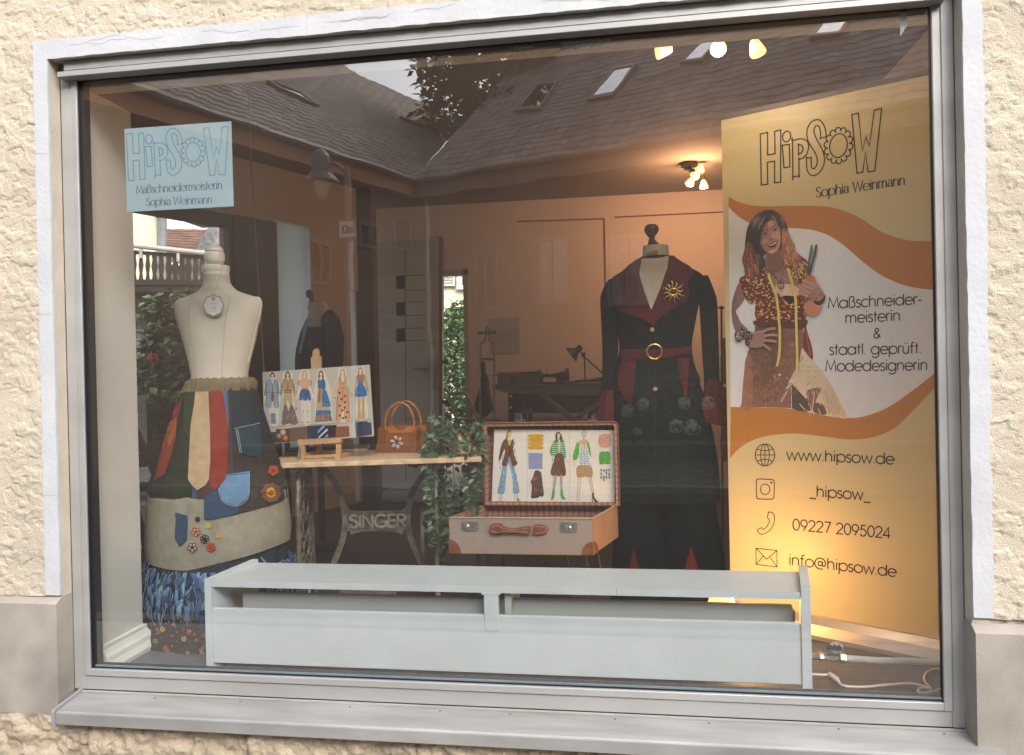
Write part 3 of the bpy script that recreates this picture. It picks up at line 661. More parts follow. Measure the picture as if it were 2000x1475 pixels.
hB = gable_house('roofed_house', 'dark clad house mirrored in the pane under a long brown tiled roof', corner, bR2, math.radians(42), (1130, -15), (2300, -420), sal,
    [(1050, 470, 1105, 590), (1190, 455, 1262, 590), (930, 500, 970, 600)],
    [[(1012, 217), (1052, 212), (1085, 168), (1048, 172)], [(1157, 193), (1198, 186), (1238, 137), (1200, 143)], [(1335, 127), (1372, 121), (1402, 86), (1368, 91)], [(1590, 75), (1640, 66), (1672, 25), (1626, 32)]],
    mat('house_soffit_grey', (.17, .13, .11), .8), 9)
aL = PZ(500, 246, EZ); aL2 = corner+(aL-corner)*1.9
hA = gable_house('roofed_house', 'umber house wing across the street mirrored in the pane with orange board under its gutter', corner, aL2, math.radians(42), (905, 236), (200, -85), ocre,
    [(603, 478, 638, 548), (704, 440, 738, 480), (770, 436, 826, 488)],
    [[(790, 235), (832, 250), (872, 268), (826, 250)], [(528, 168), (585, 190), (612, 208), (548, 180)]],
    mat('orange_board', (.46, .185, .09), .7), 9)
mb = MB(); a = PN(838, 372, hB[2], hB[3]); b = PN(848, 800, hB[2], hB[3]); a, b = mir(a), mir(b); nn = V(-hB[3].x, hB[3].y, 0)
b.x, b.y = a.x, a.y; b.z = .1
mb.tube([a+nn*.1, b+nn*.1], .06, 10); dp = mb.build('downpipe', mat('pale_downpipe', (.50, .46, .40), .5), hB[0])
mb = MB(); mb.tube([a+nn*.1+V(0, 0, .45), a+nn*.1], [.07, .11], 10); mb.build('hopper', black_rub, dp)

# --- low wall, flower bed
gw = thing('garden_wall', (2, -10.2, .1), 'low grey rendered garden wall across the cobbled pavement', 'garden wall')
mb = MB(); mb.box(-9, 9, -10.45, -10.15, .0, .36); mb.build('wall', mat('grey_render', (.06, .06, .068), .9, var=.25, vscale=3), gw)
mb = MB(); mb.box(-9.05, 9.05, -10.5, -10.1, .3605, .42, b=.01); mb.build('coping', mat('coping_stone', (.12, .12, .12), .85), gw)
leafm = mat('garden_leaves', rough=.55, attr=True, var=.3, vscale=2, spec=.3)
def leaf(mb, p, L, wd, rnd, col, droop=.3, face=None):
    a = rnd.uniform(0, 6.283); e = rnd.uniform(-.7, .7); d = V(math.cos(a)*math.cos(e), math.sin(a)*math.cos(e), math.sin(e))
    s_ = d.cross(V(rnd.uniform(-1, 1), rnd.uniform(-1, 1), 1)).normalized(); n = s_.cross(d); m_ = p+d*L*.5
    mb.add([p, m_+s_*wd*.5+n*wd*.12, p+d*L-V(0, 0, droop*L*.5), m_-s_*wd*.5+n*wd*.12], [(0, 1, 2), (0, 2, 3)], col)
GREENS = [(.035, .075, .022), (.05, .10, .03), (.025, .055, .02), (.075, .13, .04), (.04, .085, .035)]
def clump(mb, c, r, n, L, rnd, sz=(1, 1, 1), greens=GREENS, k=1.0, inner=.35):
    for _ in range(n):
        while True:
            q = V(rnd.uniform(-1, 1), rnd.uniform(-1, 1), rnd.uniform(-1, 1))
            if inner < q.length < 1: break
        g = rnd.choice(greens); f = rnd.uniform(.7, 1.3)*k
        leaf(mb, V(*c)+V(q.x*r*sz[0], q.y*r*sz[1], q.z*r*sz[2]), L*rnd.uniform(.7, 1.3), L*.5, rnd, (g[0]*f, g[1]*f, g[2]*f))
def flower_bush(c, r, heads, rnd, label, hz):
    t = thing('flowering_shrub', c, label, 'flowering shrub', 'shrubs behind the low wall')
    mb = MB()
    for k in range(5): mb.tube([V(*c), V(*c)+V(rnd.uniform(-.3, .3)*r, rnd.uniform(-.3, .3)*r, hz*.8)], [.02, .008], 5)
    mb.build('stem', mat('shrub_stem', (.06, .045, .03), .9), t)
    mb = MB(); clump(mb, (c[0], c[1], c[2]+hz*.55), r, 900, .16, rnd, (1, .7, hz/r*.5), k=.45); mb.build('foliage', leafm, t)
    for p, rr, colr in heads:
        mb = MB()
        for k in range(90):
            q = V(rnd.gauss(0, 1), rnd.gauss(0, 1), rnd.gauss(0, 1)).normalized(); s_ = q.orthogonal().normalized(); u = q.cross(s_); o_ = V(*p)+q*rr*rnd.uniform(.8, 1); f = rnd.uniform(.75, 1)
            z = rr*.24; mb.add([o_-s_*z, o_-u*z+q*z*.3, o_+s_*z, o_+u*z+q*z*.3], [(0, 1, 2, 3)], tuple(x*f for x in colr))
        mb.build('flower_head', leafm, t)
rnd = random.Random(11)
def vm(x, y, Yv): return mir(PY(x, y, Yv))
wh, bl = (.55, .62, .50), (.42, .47, .52)
flower_bush(vm(1250, 905, 10.9)*1.0, 1.15, [((vm(1225, 803, 9.75)), .12, bl), ((vm(1258, 789, 9.75)), .10, wh), (vm(1245, 845, 9.75), .08, bl)], rnd, 'flowering shrub with pale blue heads mirrored across the dark coat front', 1.35)
flower_bush(vm(1375, 905, 10.9), 1.0, [((vm(1318, 832, 9.75)), .13, wh), ((vm(1352, 836, 9.75)), .14, wh), (vm(1335, 787, 9.75), .11, wh), (vm(1385, 788, 9.75), .11, wh)], rnd, 'flowering shrub with round cream heads mirrored beside the dark coat', 1.5)
flower_bush(vm(1090, 905, 11.4), .9, [], rnd, 'low green shrub without flowers growing behind the low street wall', .9)
# --- tall tree between the roofs
def tree(name, loc, label, h, cr_r, n, rnd, L, k=1.0, group=None, trunk=.22):
    t = thing(name, loc, label, 'tree', group); loc = V(*loc); mb = MB()
    mb.tube([loc, loc+V(.1, .05, h*.35), loc+V(-.1, .1, h*.8)], [trunk, trunk*.7, trunk*.25], 8)
    blobs = []
    for i in range(11):
        a = rnd.uniform(0, 6.28); q = rnd.uniform(.2, .75)*cr_r; zz = h*rnd.uniform(.45, .92); p = loc+V(math.cos(a)*q, math.sin(a)*q, zz); blobs.append(p)
        mb.tube([loc+V(0, .05, zz*.7), loc.lerp(p, .6)+V(0, 0, zz*.33), p], [trunk*.35, trunk*.2, .02], 5)
    mb.build('trunk', mat('tree_bark', (.06, .045, .035), .95, bump=.5, bscale=30), t)
    mb = MB()
    for p in blobs: clump(mb, p, cr_r*rnd.uniform(.38, .55), n//11, L, rnd, (1, 1, .8), k=k)
    mb.build('crown', leafm, t); return t
tp = vm(985, 500, 21.0); tp.z = 0
tree('street_tree', tp, 'tall dark leafy tree mirrored between the two brown roofs', 13.5, 2.7, 8000, random.Random(3), .34, .7)

# --- street lamp and bus-stop style sign post in the mirror image
lp = vm(627, 330, 7.6)
t = thing('street_lamp', (lp.x-.05, lp.y, .1), 'bell shaped street lamp hanging from a curved arm on a grey post', 'street lamp')
px_ = vm(684, 560, 7.6).x; mb = MB(); mb.tube([(px_, lp.y, .1), (px_, lp.y, 3.0), (px_, lp.y, 4.65)], [.075, .06, .05], 10); mb.build('post', mat('lamp_post_grey', (.19, .17, .16), .5, metal=.3), t)
mb = MB(); mb.tube(crv([(px_, lp.y, 4.55), ((px_+lp.x)/2, lp.y, 4.72), (lp.x, lp.y, 4.6)], 6), .028, 8); mb.build('arm', MATS['lamp_post_grey'], t)
mb = MB(); z0 = vm(627, 355, 7.6).z; c = (lp.x, lp.y, z0)
mb.lathe(c, [(.25, -.03), (.245, .0), (.20, .05), (.15, .11), (.135, .25), (.13, .36), (.10, .42), (.03, .48)], 20); mb.build('lamp_shade', mat('lamp_shade_grey', (.12, .105, .10), .5), t)
mb = MB(); mb.lathe(c, [(.02, -.25), (.07, -.20), (.115, -.1), (.12, -.021)], 16); mb.build('bulb_glass', mat('lamp_globe', (.45, .42, .38), .3), t)
sp = vm(690, 640, 6.4)
t = thing('sign_post', (sp.x, sp.y, .1), 'slim pale post carrying a small square street sign beside the street lamp', 'sign post')
mb = MB(); mb.tube([(sp.x, sp.y, .1), (sp.x, sp.y, 3.35)], .028, 8); mb.build('post', mat('galvanised_post', (.48, .47, .46), .45, metal=.4), t)
s0, s1 = vm(661, 430, 6.36), vm(696, 466, 6.36); xa, xb = sorted((s0.x, s1.x)); za, zb = sorted((s0.z, s1.z))
mb = MB(); mb.box(xa, xb, sp.y+.035, sp.y+.06, za, zb, b=.006); brd = mb.build('sign_board', mat('sign_white', (.58, .55, .52), .5), t)
art = Art(lambda x, y: V(xa+(xb-xa)*x, sp.y+.061, zb-(zb-za)*y), (0, 1, 0), base=.0015)
for r in ribbon([(0.04, .04), (.96, .04), (.96, .96), (.04, .96)], .05, True): art.mb.poly([art._p(p) for p in r], (.05, .045, .045))
text(art, 'mDE', (.86, .72), (.14, .72), .42, .06, (.04, .035, .04)); art.mb.build('lettering', print_mat(), brd)

# --- yard seen through the side window: house with balcony, climber, lattice fence
HB = V(-.93, .37, 0).normalized()                            # towards the neighbour
yo = V(-5.2, 6.9, 0); yn = (yo-V(CAM.x, CAM.y, 0)).normalized(); ytan = V(yn.y, -yn.x, 0)
def PYD(x, y, d): return PN(x, y, V(CAM.x, CAM.y, 0)+yn*d, yn)
nh = thing('neighbour_house', PYD(330, 760, 11)*1.0, 'cream neighbouring house with dark timber balcony seen through the side window', 'house')

cream_m = mat('cream_house_render', (.72, .66, .50), .9, var=.08, vscale=.6)
mb = MB(); d = 10.6
mb.prism([PYD(140, 570, d), PYD(480, 575, d), PYD(480, 1010, d), PYD(140, 1010, d)], yn*.3)
mb.prism([PYD(100, 200, 12.4), PYD(315, 200, 12.4), PYD(317, 600, 12.4), PYD(100, 600, 12.4)], yn*4); mb.build('wall', cream_m, nh)
mb = MB(); mb.prism([PYD(140, 556, 9.9), PYD(462, 556, 9.9), PYD(462, 570, 9.9), PYD(140, 570, 9.9)], yn*2.4); bal = mb.build('balcony', mat('dark_timber', (.020, .016, .014), .8, var=.3, vscale=8), nh)
for k in range(16):
    x = 236+k*13.2; xx = x+ (1.2 if k > 6 else 0); hw = 6.3 if k > 4 else 5.0; y0 = 489+(x-262)*.075; pts = []
    for s_ in (-1, 1):
        q = [(xx+s_*hw, y0), (xx+s_*hw*.62, y0+14), (xx+s_*hw, y0+28), (xx+s_*hw*.55, y0+44), (xx+s_*hw, y0+58), (xx+s_*hw, y0+66)]
        pts += q if s_ < 0 else q[::-1]
    mb = MB(); mb.prism([PYD(*p, 9.9) for p in pts], yn*.03); mb.build('baluster', MATS['dark_timber'], bal)
mb = MB(); mb.prism([PYD(230, 546, 9.88), PYD(470, 546, 9.88), PYD(470, 557, 9.88), PYD(230, 557, 9.88)], yn*.06); mb.prism([PYD(230, 487, 9.95), PYD(470, 505, 9.95), PYD(470, 511, 9.95), PYD(230, 493, 9.95)], yn*.05); mb.build('balcony_beam', MATS['dark_timber'], nh)
mb = MB(); mb.tube([PYD(235, 477, 9.85), PYD(470, 502, 9.85)], .03, 8)
for x in (275, 348, 420): mb.tube([PYD(x, 480+(x-235)*.1, 9.86), PYD(x, 500+(x-235)*.1, 9.86)], .02, 6)
mb.build('handrail', mat('rail_grey', (.42, .40, .38), .5), nh)
mb = MB(); mb.tube(crv([PYD(311, 400, 12.3), PYD(314, 424, 12.2), PYD(316, 436, 12.25), PYD(316, 600, 12.25)], 4), .07, 8); mb.build('downpipe', mat('pipe_zinc', (.22, .23, .24), .5, metal=.3), nh)
gb = [PYD(262, 627, 10.5), PYD(300, 628, 10.5), PYD(300, 700, 10.5), PYD(262, 698, 10.5)]
mb = MB(); mb.prism(gb, yn*.05); f = mb.build('glass_block_window', mat('block_frame', (.40, .43, .41), .5), nh)
mb = MB()
for i in range(4):
    for j in range(4):
        a, b = i/4+.02, (i+1)/4-.02; c, d_ = j/4+.02, (j+1)/4-.02; g = lambda u, v: gb[0].lerp(gb[1], u).lerp(gb[3].lerp(gb[2], u), v)-yn*.01
        mb.poly([g(a, c), g(b, c), g(b, d_), g(a, d_)])
mb.build('glass_block', mat('block_glass', (.13, .18, .18), .15), f)
# brick red roof and slate gable behind
t = thing('red_roof_house', PYD(400, 760, 17), 'distant house with red tiled roof behind the timber balcony', 'house')
mb = MB(); mb.prism([PYD(318, 514, 16.2), PYD(560, 549, 16.2), PYD(560, 900, 16.2), PYD(318, 900, 16.2)], yn*5); mb.build('wall', cream_m, t)
red = brick_mat('red_roof_tiles', (.30, .115, .07), (.22, .09, .06), (.10, .045, .035), 2.2)
roof_patch(PYD(312, 510, 15.8), PYD(540, 545, 15.8), PYD(540, 450, 18.5), PYD(322, 447, 18.5), -yn, .25, .22, .03).build('roof', mat('brick_red_tile', (.22, .115, .085), .85, var=.3, vscale=3), t)
t = thing('slate_gable_house', PYD(455, 760, 14.5), 'grey slate hung gable beyond the balcony handrail', 'house')
mb = MB(); mb.prism([PYD(371, 505, 14.6), PYD(418, 428, 14.6), PYD(470, 415, 14.6), PYD(560, 515, 14.6), PYD(560, 900, 14.6), PYD(371, 900, 14.6)], yn*3); mb.build('wall', mat('slate_hanging', (.17, .18, .20), .7, var=.5, vscale=14, bump=.5, bscale=30), t)
# climber + bushes
rnd = random.Random(21)
cl = thing('climbing_rose', PYD(345, 900, 9.0), 'bushy green climber with one red bloom on the cream house', 'climbing plant')
mb = MB()
for (x, y, r, n) in ((335, 628, .22, 200), (365, 655, .45, 800), (358, 710, .45, 900), (395, 700, .6, 1100), (305, 780, .45, 800), (370, 780, .75, 1300), (425, 660, .4, 500), (286, 745, .25, 260), (350, 590, .16, 60), (300, 600, .14, 70), (440, 780, .8, 900), (325, 680, .25, 260)):
    clump(mb, PYD(x, y, 9.2), r, n, .13, rnd, k=2.5 if y < 690 else 1.9, greens=[(.045, .07, .04), (.065, .095, .055), (.035, .052, .032), (.085, .115, .065)])
mb.build('foliage', leafm, cl)
mb = MB()
for x, y in ((300, 860), (345, 870), (390, 870)): mb.tube(crv([PYD(x, 950, 9.2), PYD(x+15, 780, 9.2), PYD(x+5, 620, 9.3)], 5), [.03]*10+[.012], 6)
mb.build('stem', mat('shrub_stem', (.06, .045, .03), .9), cl)
mb = MB(); c = PYD(299, 700, 8.4)
for k in range(26):
    q = V(rnd.gauss(0, 1), rnd.gauss(0, 1), rnd.gauss(0, 1)).normalized(); s_ = q.orthogonal().normalized()*.03; u = q.cross(s_); o_ = c+q*.05; mb.add([o_-s_, o_-u, o_+s_, o_+u], [(0, 1, 2, 3)], (.5, .03, .03))
mb.build('bloom', leafm, cl)
lf = thing('lattice_fence', PYD(320, 960, 6.6), 'weathered dark diagonal lattice fence below the climber', 'fence')
mb = MB(); dd = 6.6
for x0, y0, x1, y1 in ((240, 798, 470, 800), (240, 872, 470, 874), (240, 960, 470, 962)): mb.bar(PYD(x0, y0, dd-.02), PYD(x1, y1, dd-.02), .05, .09, up=(0, 0, 1))
mb.build('rail', mat('fence_wood', (.075, .068, .06), .9, var=.3, vscale=9), lf)
mb = MB()
for k in range(-3, 14):
    x = 262+k*15.5
    for s_ in (-1, 1):
        a, b = PYD(x, 802, dd), PYD(x+s_*42, 872, dd); mb.bar(a, b, .035, .012, up=yn)
mb.build('lattice', MATS['fence_wood'], lf)
mb = MB()
for k in range(14): a = PYD(245+k*17, 876, dd); mb.bar(a, PYD(245+k*17+1, 985, dd), .012, .07, up=yn)
mb.build('board', MATS['fence_wood'], lf)
hd = thing('hedge', PYD(330, 930, 7.2), 'bright green low hedge growing behind the lattice fence', 'hedge')
mb = MB()
for k in range(9): clump(mb, PYD(250+k*24, 850, 7.5), .42, 420, .10, rnd, greens=[(.16, .27, .05), (.10, .18, .04), (.22, .34, .07)], k=1.1 if k % 2 else .7)
mb.build('foliage', leafm, hd)
# --- yard beyond the entrance door
ch = thing('shuttered_house', (-.6, 12.2, 0), 'cream house with white slatted shutters seen past the open entrance door', 'house')
mb = MB(); mb.box(-6, 3, 12, 15, 0, 7); mb.build('wall', cream_m, ch)
def DO(x, y): return PY(x, y, 11.95)
mb = MB(); mb.prism([DO(861, 505), DO(889, 505), DO(889, 559), DO(861, 559)], (0, -.05, 0)); sh = mb.build('shutter', mat('shutter_white', (.62, .62, .60), .6), ch)
mb = MB()
for k in range(9): y = 512+k*5; mb.prism([DO(864, y), DO(886, y), DO(886, y+1.6), DO(864, y+1.6)], (0, -.065, 0))
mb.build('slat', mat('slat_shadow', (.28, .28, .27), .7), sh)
mb = MB(); mb.prism([DO(893, 500), DO(925, 500), DO(925, 566), DO(893, 566)], (0, -.06, 0)); f = mb.build('window', MATS['shutter_white'], ch)
mb = MB(); mb.poly([PY(903, 505, 11.88), PY(925, 505, 11.88), PY(925, 556, 11.88), PY(903, 556, 11.88)]); mb.build('pane', winglass, f)
hg = thing('hedge', PY(890, 900, 8.5), 'tall soft green hedge outside the open entrance door', 'hedge')
mb = MB()
for x, y, r in ((880, 690, .5), (910, 660, .5), (870, 760, .55), (905, 740, .6), (885, 820, .6), (925, 800, .6), (905, 625, .3), (690, 690, .4), (692, 760, .5), (700, 800, .5)): clump(mb, PY(x, y, 8.2), r, 700, .11, rnd, greens=[(.08, .15, .05), (.11, .2, .07), (.06, .12, .045)], k=1.3)
mb.build('foliage', leafm, hg)
# ================================================================== LAMPS
glow = mat('lit_glass_shade', (.9, .8, .6), .4, emit=(1.0, .42, .135), estr=1.0)
lampmetal = mat('bronze_lamp_metal', (.05, .035, .025), .4, metal=.7)
def shade(mb, p, d, L=.066, r0=.014, r1=.035):
    d = Vector(d).normalized(); ax = d.orthogonal().normalized(); ay = d.cross(ax)
    mb.lathe(p, [(r0, 0), (r0*1.3, L*.12), (r1*.8, L*.5), (r1, L*.9), (r1*.96, L), (r1*.5, L*.97)], 14, ax, ay, d)
def point(name, p, e, col, r=.04):
    l = D.lights.new(name, 'POINT'); l.energy = e; l.color = col; l.shadow_soft_size = r; o = D.objects.new(name, l); COL.objects.link(o); o.location = p; return o
WARM = (1.0, .50, .23)
cp = PZ(1346, 318, 3.36)
t = thing('ceiling_lamp', cp, 'bronze ceiling lamp with a cluster of four lit glass shades above the dark coat', 'ceiling lamp')
yl = cp.y
mb = MB(); mb.lathe(cp-V(0, 0, .03), [(.07, 0), (.07, .02), (.05, .03)], 16); mb.tube([cp-V(0, 0, .02), PY(1350, 338, yl), PY(1358, 342, yl)], .012, 6); mb.tube([PY(1336, 330, yl), PY(1352, 332, yl), PY(1366, 336, yl)], .012, 6)
mb.tube([PY(1352, 334, yl), PY(1374, 340, yl), PY(1374, 352, yl)], .009, 6); mb.build('arm', lampmetal, t)
for (x, y), d in (((1358, 332), (.8, -.2, .12)), ((1350, 340), (.45, -.5, -.35)), ((1352, 348), (-.4, -.3, -.8)), ((1374, 352), (.05, -.1, -1))):
    mb = MB(); shade(mb, PY(x, y, yl), d); mb.build('lamp_shade', glow, t)
point('lamp_light', PY(1360, 372, yl-.05), 13, WARM, .06)
yl = .50; lp_ = PY(1392, 88, yl); lp_.z = 3.36
t = thing('ceiling_lamp', lp_, 'ceiling lamp bar with three lit glass spots close behind the top of the window', 'ceiling lamp')
mb = MB(); mb.bar(PY(1290, 74, yl), PY(1485, 62, yl), .02, .02); mb.tube([lp_, PY(1392, 68, yl)], .012, 8); mb.lathe(lp_-V(0, 0, .03), [(.06, 0), (.06, .029)], 16)
for x, y in ((1310, 84), (1405, 80), (1474, 74)): mb.tube([PY(x, 70, yl), PY(x, y+4, yl)], .009, 6)
mb.build('lamp_bar', lampmetal, t)
for (x, y), d in (((1312, 95), (-.9, -.1, -.15)), ((1406, 84), (-.15, -.5, -.5)), ((1472, 79), (.25, -.1, -.9))):
    mb = MB(); shade(mb, PY(x, y, yl), d, .062, .014, .032); mb.build('lamp_shade', glow, t)
point('lamp_light', PY(1400, 118, yl-.03), 3.4, (1.0, .74, .5), .06)

# ================================================================== RADIATOR, ITS WHITE COVER, CABLE, UPLIGHT
cvm = mat('pale_lacquer', (.555, .605, .635), .38, var=.05, vscale=5, detail=8, bump=.04, bscale=60)
cv = thing('radiator_cover', (1.5, .25, ZF), 'long low white radiator cover with an open slot under its top board', 'radiator cover')
yf = .125; zt = .862
fl_, fr_ = PY(399, 1128, yf), PY(1587, 1121, yf)
x0, x1 = fl_.x, 2.655; bk = .40; sh = .055
def skewbox(mb, xa, xb, ya, yb, za, zb, b=.0):
    k = lambda x, y: x+sh*(y-yf)/(bk-yf)
    mb.prism([V(k(xa, ya), ya, za), V(k(xb, ya), ya, za), V(k(xb, yb), yb, za), V(k(xa, yb), yb, za)], (0, 0, zb-za))
mb = MB(); mb.prism([V(x0, yf, ZF), V(x0+sh, bk, ZF), V(x0+sh, bk, zt+.012), V(x0, yf, zt+.002)], (.027, 0, 0)); mb.build('side_panel', cvm, cv)
mb = MB(); mb.prism([V(x1-.03, yf, ZF), V(x1-.03+sh, bk, ZF), V(x1-.03+sh, bk, zt+.022), V(x1-.03, yf, zt+.018)], (.032, 0, 0)); mb.build('side_panel', cvm, cv)
mb = MB(); skewbox(mb, x0+.028, x1-.031, yf+.004, bk, zt-.029, zt-.003); mb.build('top_board', cvm, cv)
zp = PY(900, 1200, yf+.01).z
mb = MB(); mb.box(x0+.028, x1-.031, yf+.006, yf+.024, .535, zp, b=.002); mb.build('front_panel', cvm, cv)
a, b = PY(945, 1160, yf+.01), PY(974, 1198, yf+.01)
mb = MB(); mb.box(a.x, b.x, yf+.004, yf+.03, zp-.06, zt-.030, b=.002); mb.box(a.x-.008, b.x+.008, yf+.002, yf+.034, zt-.036, zt-.0295, b=.001); mb.build('bracket', cvm, cv)
mb = MB(); jx = PY(1204, 1151, yf).x; mb.box(jx-.0006, jx+.0006, yf+.0025, yf+.01, zt-.029, zt-.0025); mb.build('joint_line', mat('joint_grey', (.2, .2, .19), .8), cv)  # dark joint in the front edge of the top board
mb = MB(); mb.box(b.x+.02, b.x+.045, yf+.03, bk-.02, .55, zt-.03); mb.build('inner_support', mat('support_grey', (.40, .40, .39), .6), cv)
rd = thing('radiator', (1.5, .3, ZF), 'grey panel radiator inside the cover with white supply pipe and valve', 'radiator')
radm = mat('radiator_paint', (.36, .37, .37), .5, var=.06, vscale=2)
mb = MB(); mb.box(x0+.12, 2.61, .19, .205, .56, .795, b=.004); mb.box(x0+.12, 2.61, .25, .265, .56, .778, b=.004); mb.build('panel', radm, rd)
mb = MB()
for k in range(50): mb.box(x0+.15+k*.042, x0+.165+k*.042, .2055, .2495, .57, .77)
mb.build('convector_fin', radm, rd)
yp = .31
mb = MB(); mb.tube([PY(1648, 1286, yp), PY(1720, 1291, yp), PY(1780, 1292, yp), PY(1900, 1300, yp)], .0125, 12); mb.build('pipe', mat('pipe_white', (.62, .60, .56), .45, var=.12, vscale=20), rd)
brass = mat('nickel_valve', (.45, .41, .35), .35, metal=.85, var=.25, vscale=30)
mb = MB(); mb.tube([PY(1575, 1281, yp), PY(1600, 1283, yp)], .012, 10); mb.tube([PY(1600, 1283, yp), PY(1608, 1283, yp)], .017, 6); mb.tube([PY(1608, 1283, yp), PY(1634, 1285, yp), PY(1640, 1285, yp)], [.012, .016, .012], 10); mb.tube([PY(1640, 1285, yp), PY(1651, 1286, yp)], .019, 6)
mb.tube([PY(1630, 1284, yp), PY(1630, 1270, yp)], .013, 8); mb.build('valve', brass, rd)
c = PY(1630, 1268, yp-.012); mb = MB(); mb.lathe(c, [(.018, -.028), (.024, -.02), (.026, .02), (.022, .034)], 18, (1, 0, 0), (0, 0, 1), (0, -.85, .5)); th = mb.build('thermostat_head', mat('thermostat_white', (.60, .55, .50), .4), rd, smooth=True, thr=40)
mb = MB(); pts = [(1613, 1273), (1615, 1263), (1622, 1259), (1627, 1263), (1630, 1258), (1634, 1263), (1640, 1260), (1645, 1265), (1646, 1274), (1640, 1270), (1630, 1267), (1620, 1269)]
mb.prism([PY(x, y, yp-.055) for x, y in pts], (0, .004, 0)); mb.build('grip_ring', black_rub, th)
t = thing('power_cable', PZ(1700, 1340, ZF+.004), 'thin white power cable with inline switch lying on the dark floor', 'power cable')
FZ = lambda x, y: PZ(x, y, ZF+.008)
wc = mat('white_cable', (.66, .58, .52), .45, var=.05)
mb = MB(); mb.tube(crv([FZ(1560, 1315), FZ(1600, 1318), FZ(1622, 1318)], 4), .0045, 6); mb.tube(crv([FZ(1638, 1333), FZ(1650, 1340), FZ(1685, 1342), FZ(1730, 1338), FZ(1775, 1335), FZ(1800, 1339), FZ(1818, 1346), FZ(1806, 1330), FZ(1808, 1316), FZ(1822, 1308), FZ(1850, 1307)], 6), .0045, 6)
mb.tube(crv([FZ(1818, 1346), FZ(1800, 1344), FZ(1792, 1349), FZ(1802, 1354), FZ(1825, 1350), FZ(1850, 1342)], 6), .0045, 6); mb.build('cord', wc, t)
mb = MB(); mb.tube([FZ(1620, 1316)+V(0, 0, .004), FZ(1624, 1321)+V(0, 0, .004), FZ(1634, 1329)+V(0, 0, .004), FZ(1639, 1334)+V(0, 0, .004)], [.005, .011, .011, .005], 10, flat=.7); mb.build('inline_switch', wc, t)
t = thing('uplight', (2.42, .50, ZF), 'small lit lamp on the floor behind the radiator cover shining at the banner', 'floor lamp')
mb = MB(); mb.lathe((2.40, .47, ZF), [(.06, 0), (.06, .015), (.014, .025), (.012, .13), (.03, .145), (.03, .16)], 18); mb.build('lamp_base', mat('lamp_base_white', (.6, .58, .55), .4), t)
mb = MB(); mb.lathe((2.40, .47, ZF+.1605), [(.03, 0), (.048, .02), (.055, .045), (.045, .075), (.02, .09)], 16); mb.build('lamp_shade', glow, t, smooth=True)
point('lamp_light', (2.50, .50, .77), 4.2, (1.0, .50, .16), .05)

# ================================================================== SIGN ON THE PANE
HIP = {}
k = 2.95
q = lambda L: [(x/k, y/k) for x, y in L]
HIP['H'] = q([(729, 772), (764, 769), (768, 887), (804, 885), (799, 769), (828, 766), (836, 1033), (806, 1035), (803, 923), (767, 926), (773, 1040), (741, 1042)])
HIP['i'] = q([(838, 846), (872, 845), (879, 959), (850, 962)]); HIP['dot'] = ell(858/k, 804/k, 20/k, 27/k, 18)
HIP['P'] = cr(q([(887, 829), (887, 829), (925, 824), (955, 836), (967, 865), (960, 900), (942, 920), (922, 926), (922, 926), (925, 1008), (925, 1008), (895, 1011), (895, 1011)]), True, 4)
HIP['Pi'] = cr(q([(917, 853), (917, 853), (932, 857), (940, 876), (934, 892), (919, 900), (919, 900)]), True, 4)
HIP['S'] = cr(q([(1024, 832), (1024, 832), (1051, 829), (1051, 829), (1045, 790), (1025, 752), (1000, 740), (973, 750), (958, 780), (957, 815), (968, 850), (990, 885), (1008, 918), (1012, 950), (1004, 972), (993, 978), (984, 965), (981, 924), (981, 924), (959, 922), (959, 922), (961, 965), (970, 995), (988, 1010), (1012, 1007), (1035, 985), (1047, 950), (1044, 915), (1030, 880), (1008, 842), (993, 808), (990, 785), (999, 770), (1012, 773), (1021, 795)]), True, 3)
HIP['W'] = q([(1172, 740), (1203, 736), (1231, 912), (1246, 848), (1264, 893), (1281, 733), (1316, 729), (1297, 1006), (1264, 1008), (1247, 918), (1238, 1008), (1210, 1012)])
def hipsow(art, wd, col, M=lambda x, y: (x, y)):
    def L(p, closed=True): art.l = 1; art.line([M(*a) for a in p], wd, col, closed)
    for n in ('H', 'i', 'dot', 'P', 'Pi', 'S', 'W'): L(HIP[n])
    cx, cy = 1113/k, 877/k; L(ell(cx, cy, 43/k, 56/k, 26))
    for j in range(14):
        a = 2*math.pi*(j+.3)/14; px, py = cx+57/k*math.cos(a), cy+71/k*math.sin(a); d = math.degrees(a)
        L(ell(px, py, 14/k, 15/k, 12, d-115, d+115), False)
sg = thing('shop_sign', PY(350, 415, .018), 'pale blue shop sign with outlined lettering hung inside the pane by the pillar', 'sign')
SY = .018
c4 = [(243, 252), (451, 237), (456, 403), (248, 414)]
mb = MB(); mb.prism([PY(x, y, SY) for x, y in c4], (0, .004, 0)); board = mb.build('board', mat('sign_blue', (.33, .445, .50), .45, var=.02), sg)
art = Art(lambda x, y: PY(x, y, SY), (0, -1, 0))
hipsow(art, 1.2, '#27708c')
text(art, 'Maßschneidermeisterin', (266, 378.5), (434.5, 368.7), 15.5, 1.25, '#235a72', SERIF, .09)
text(art, 'Sophia Weinmann', (286, 402.5), (415, 397), 15.5, 1.25, '#235a72', SERIF, .09)
art.mb.build('lettering', print_mat(), board)
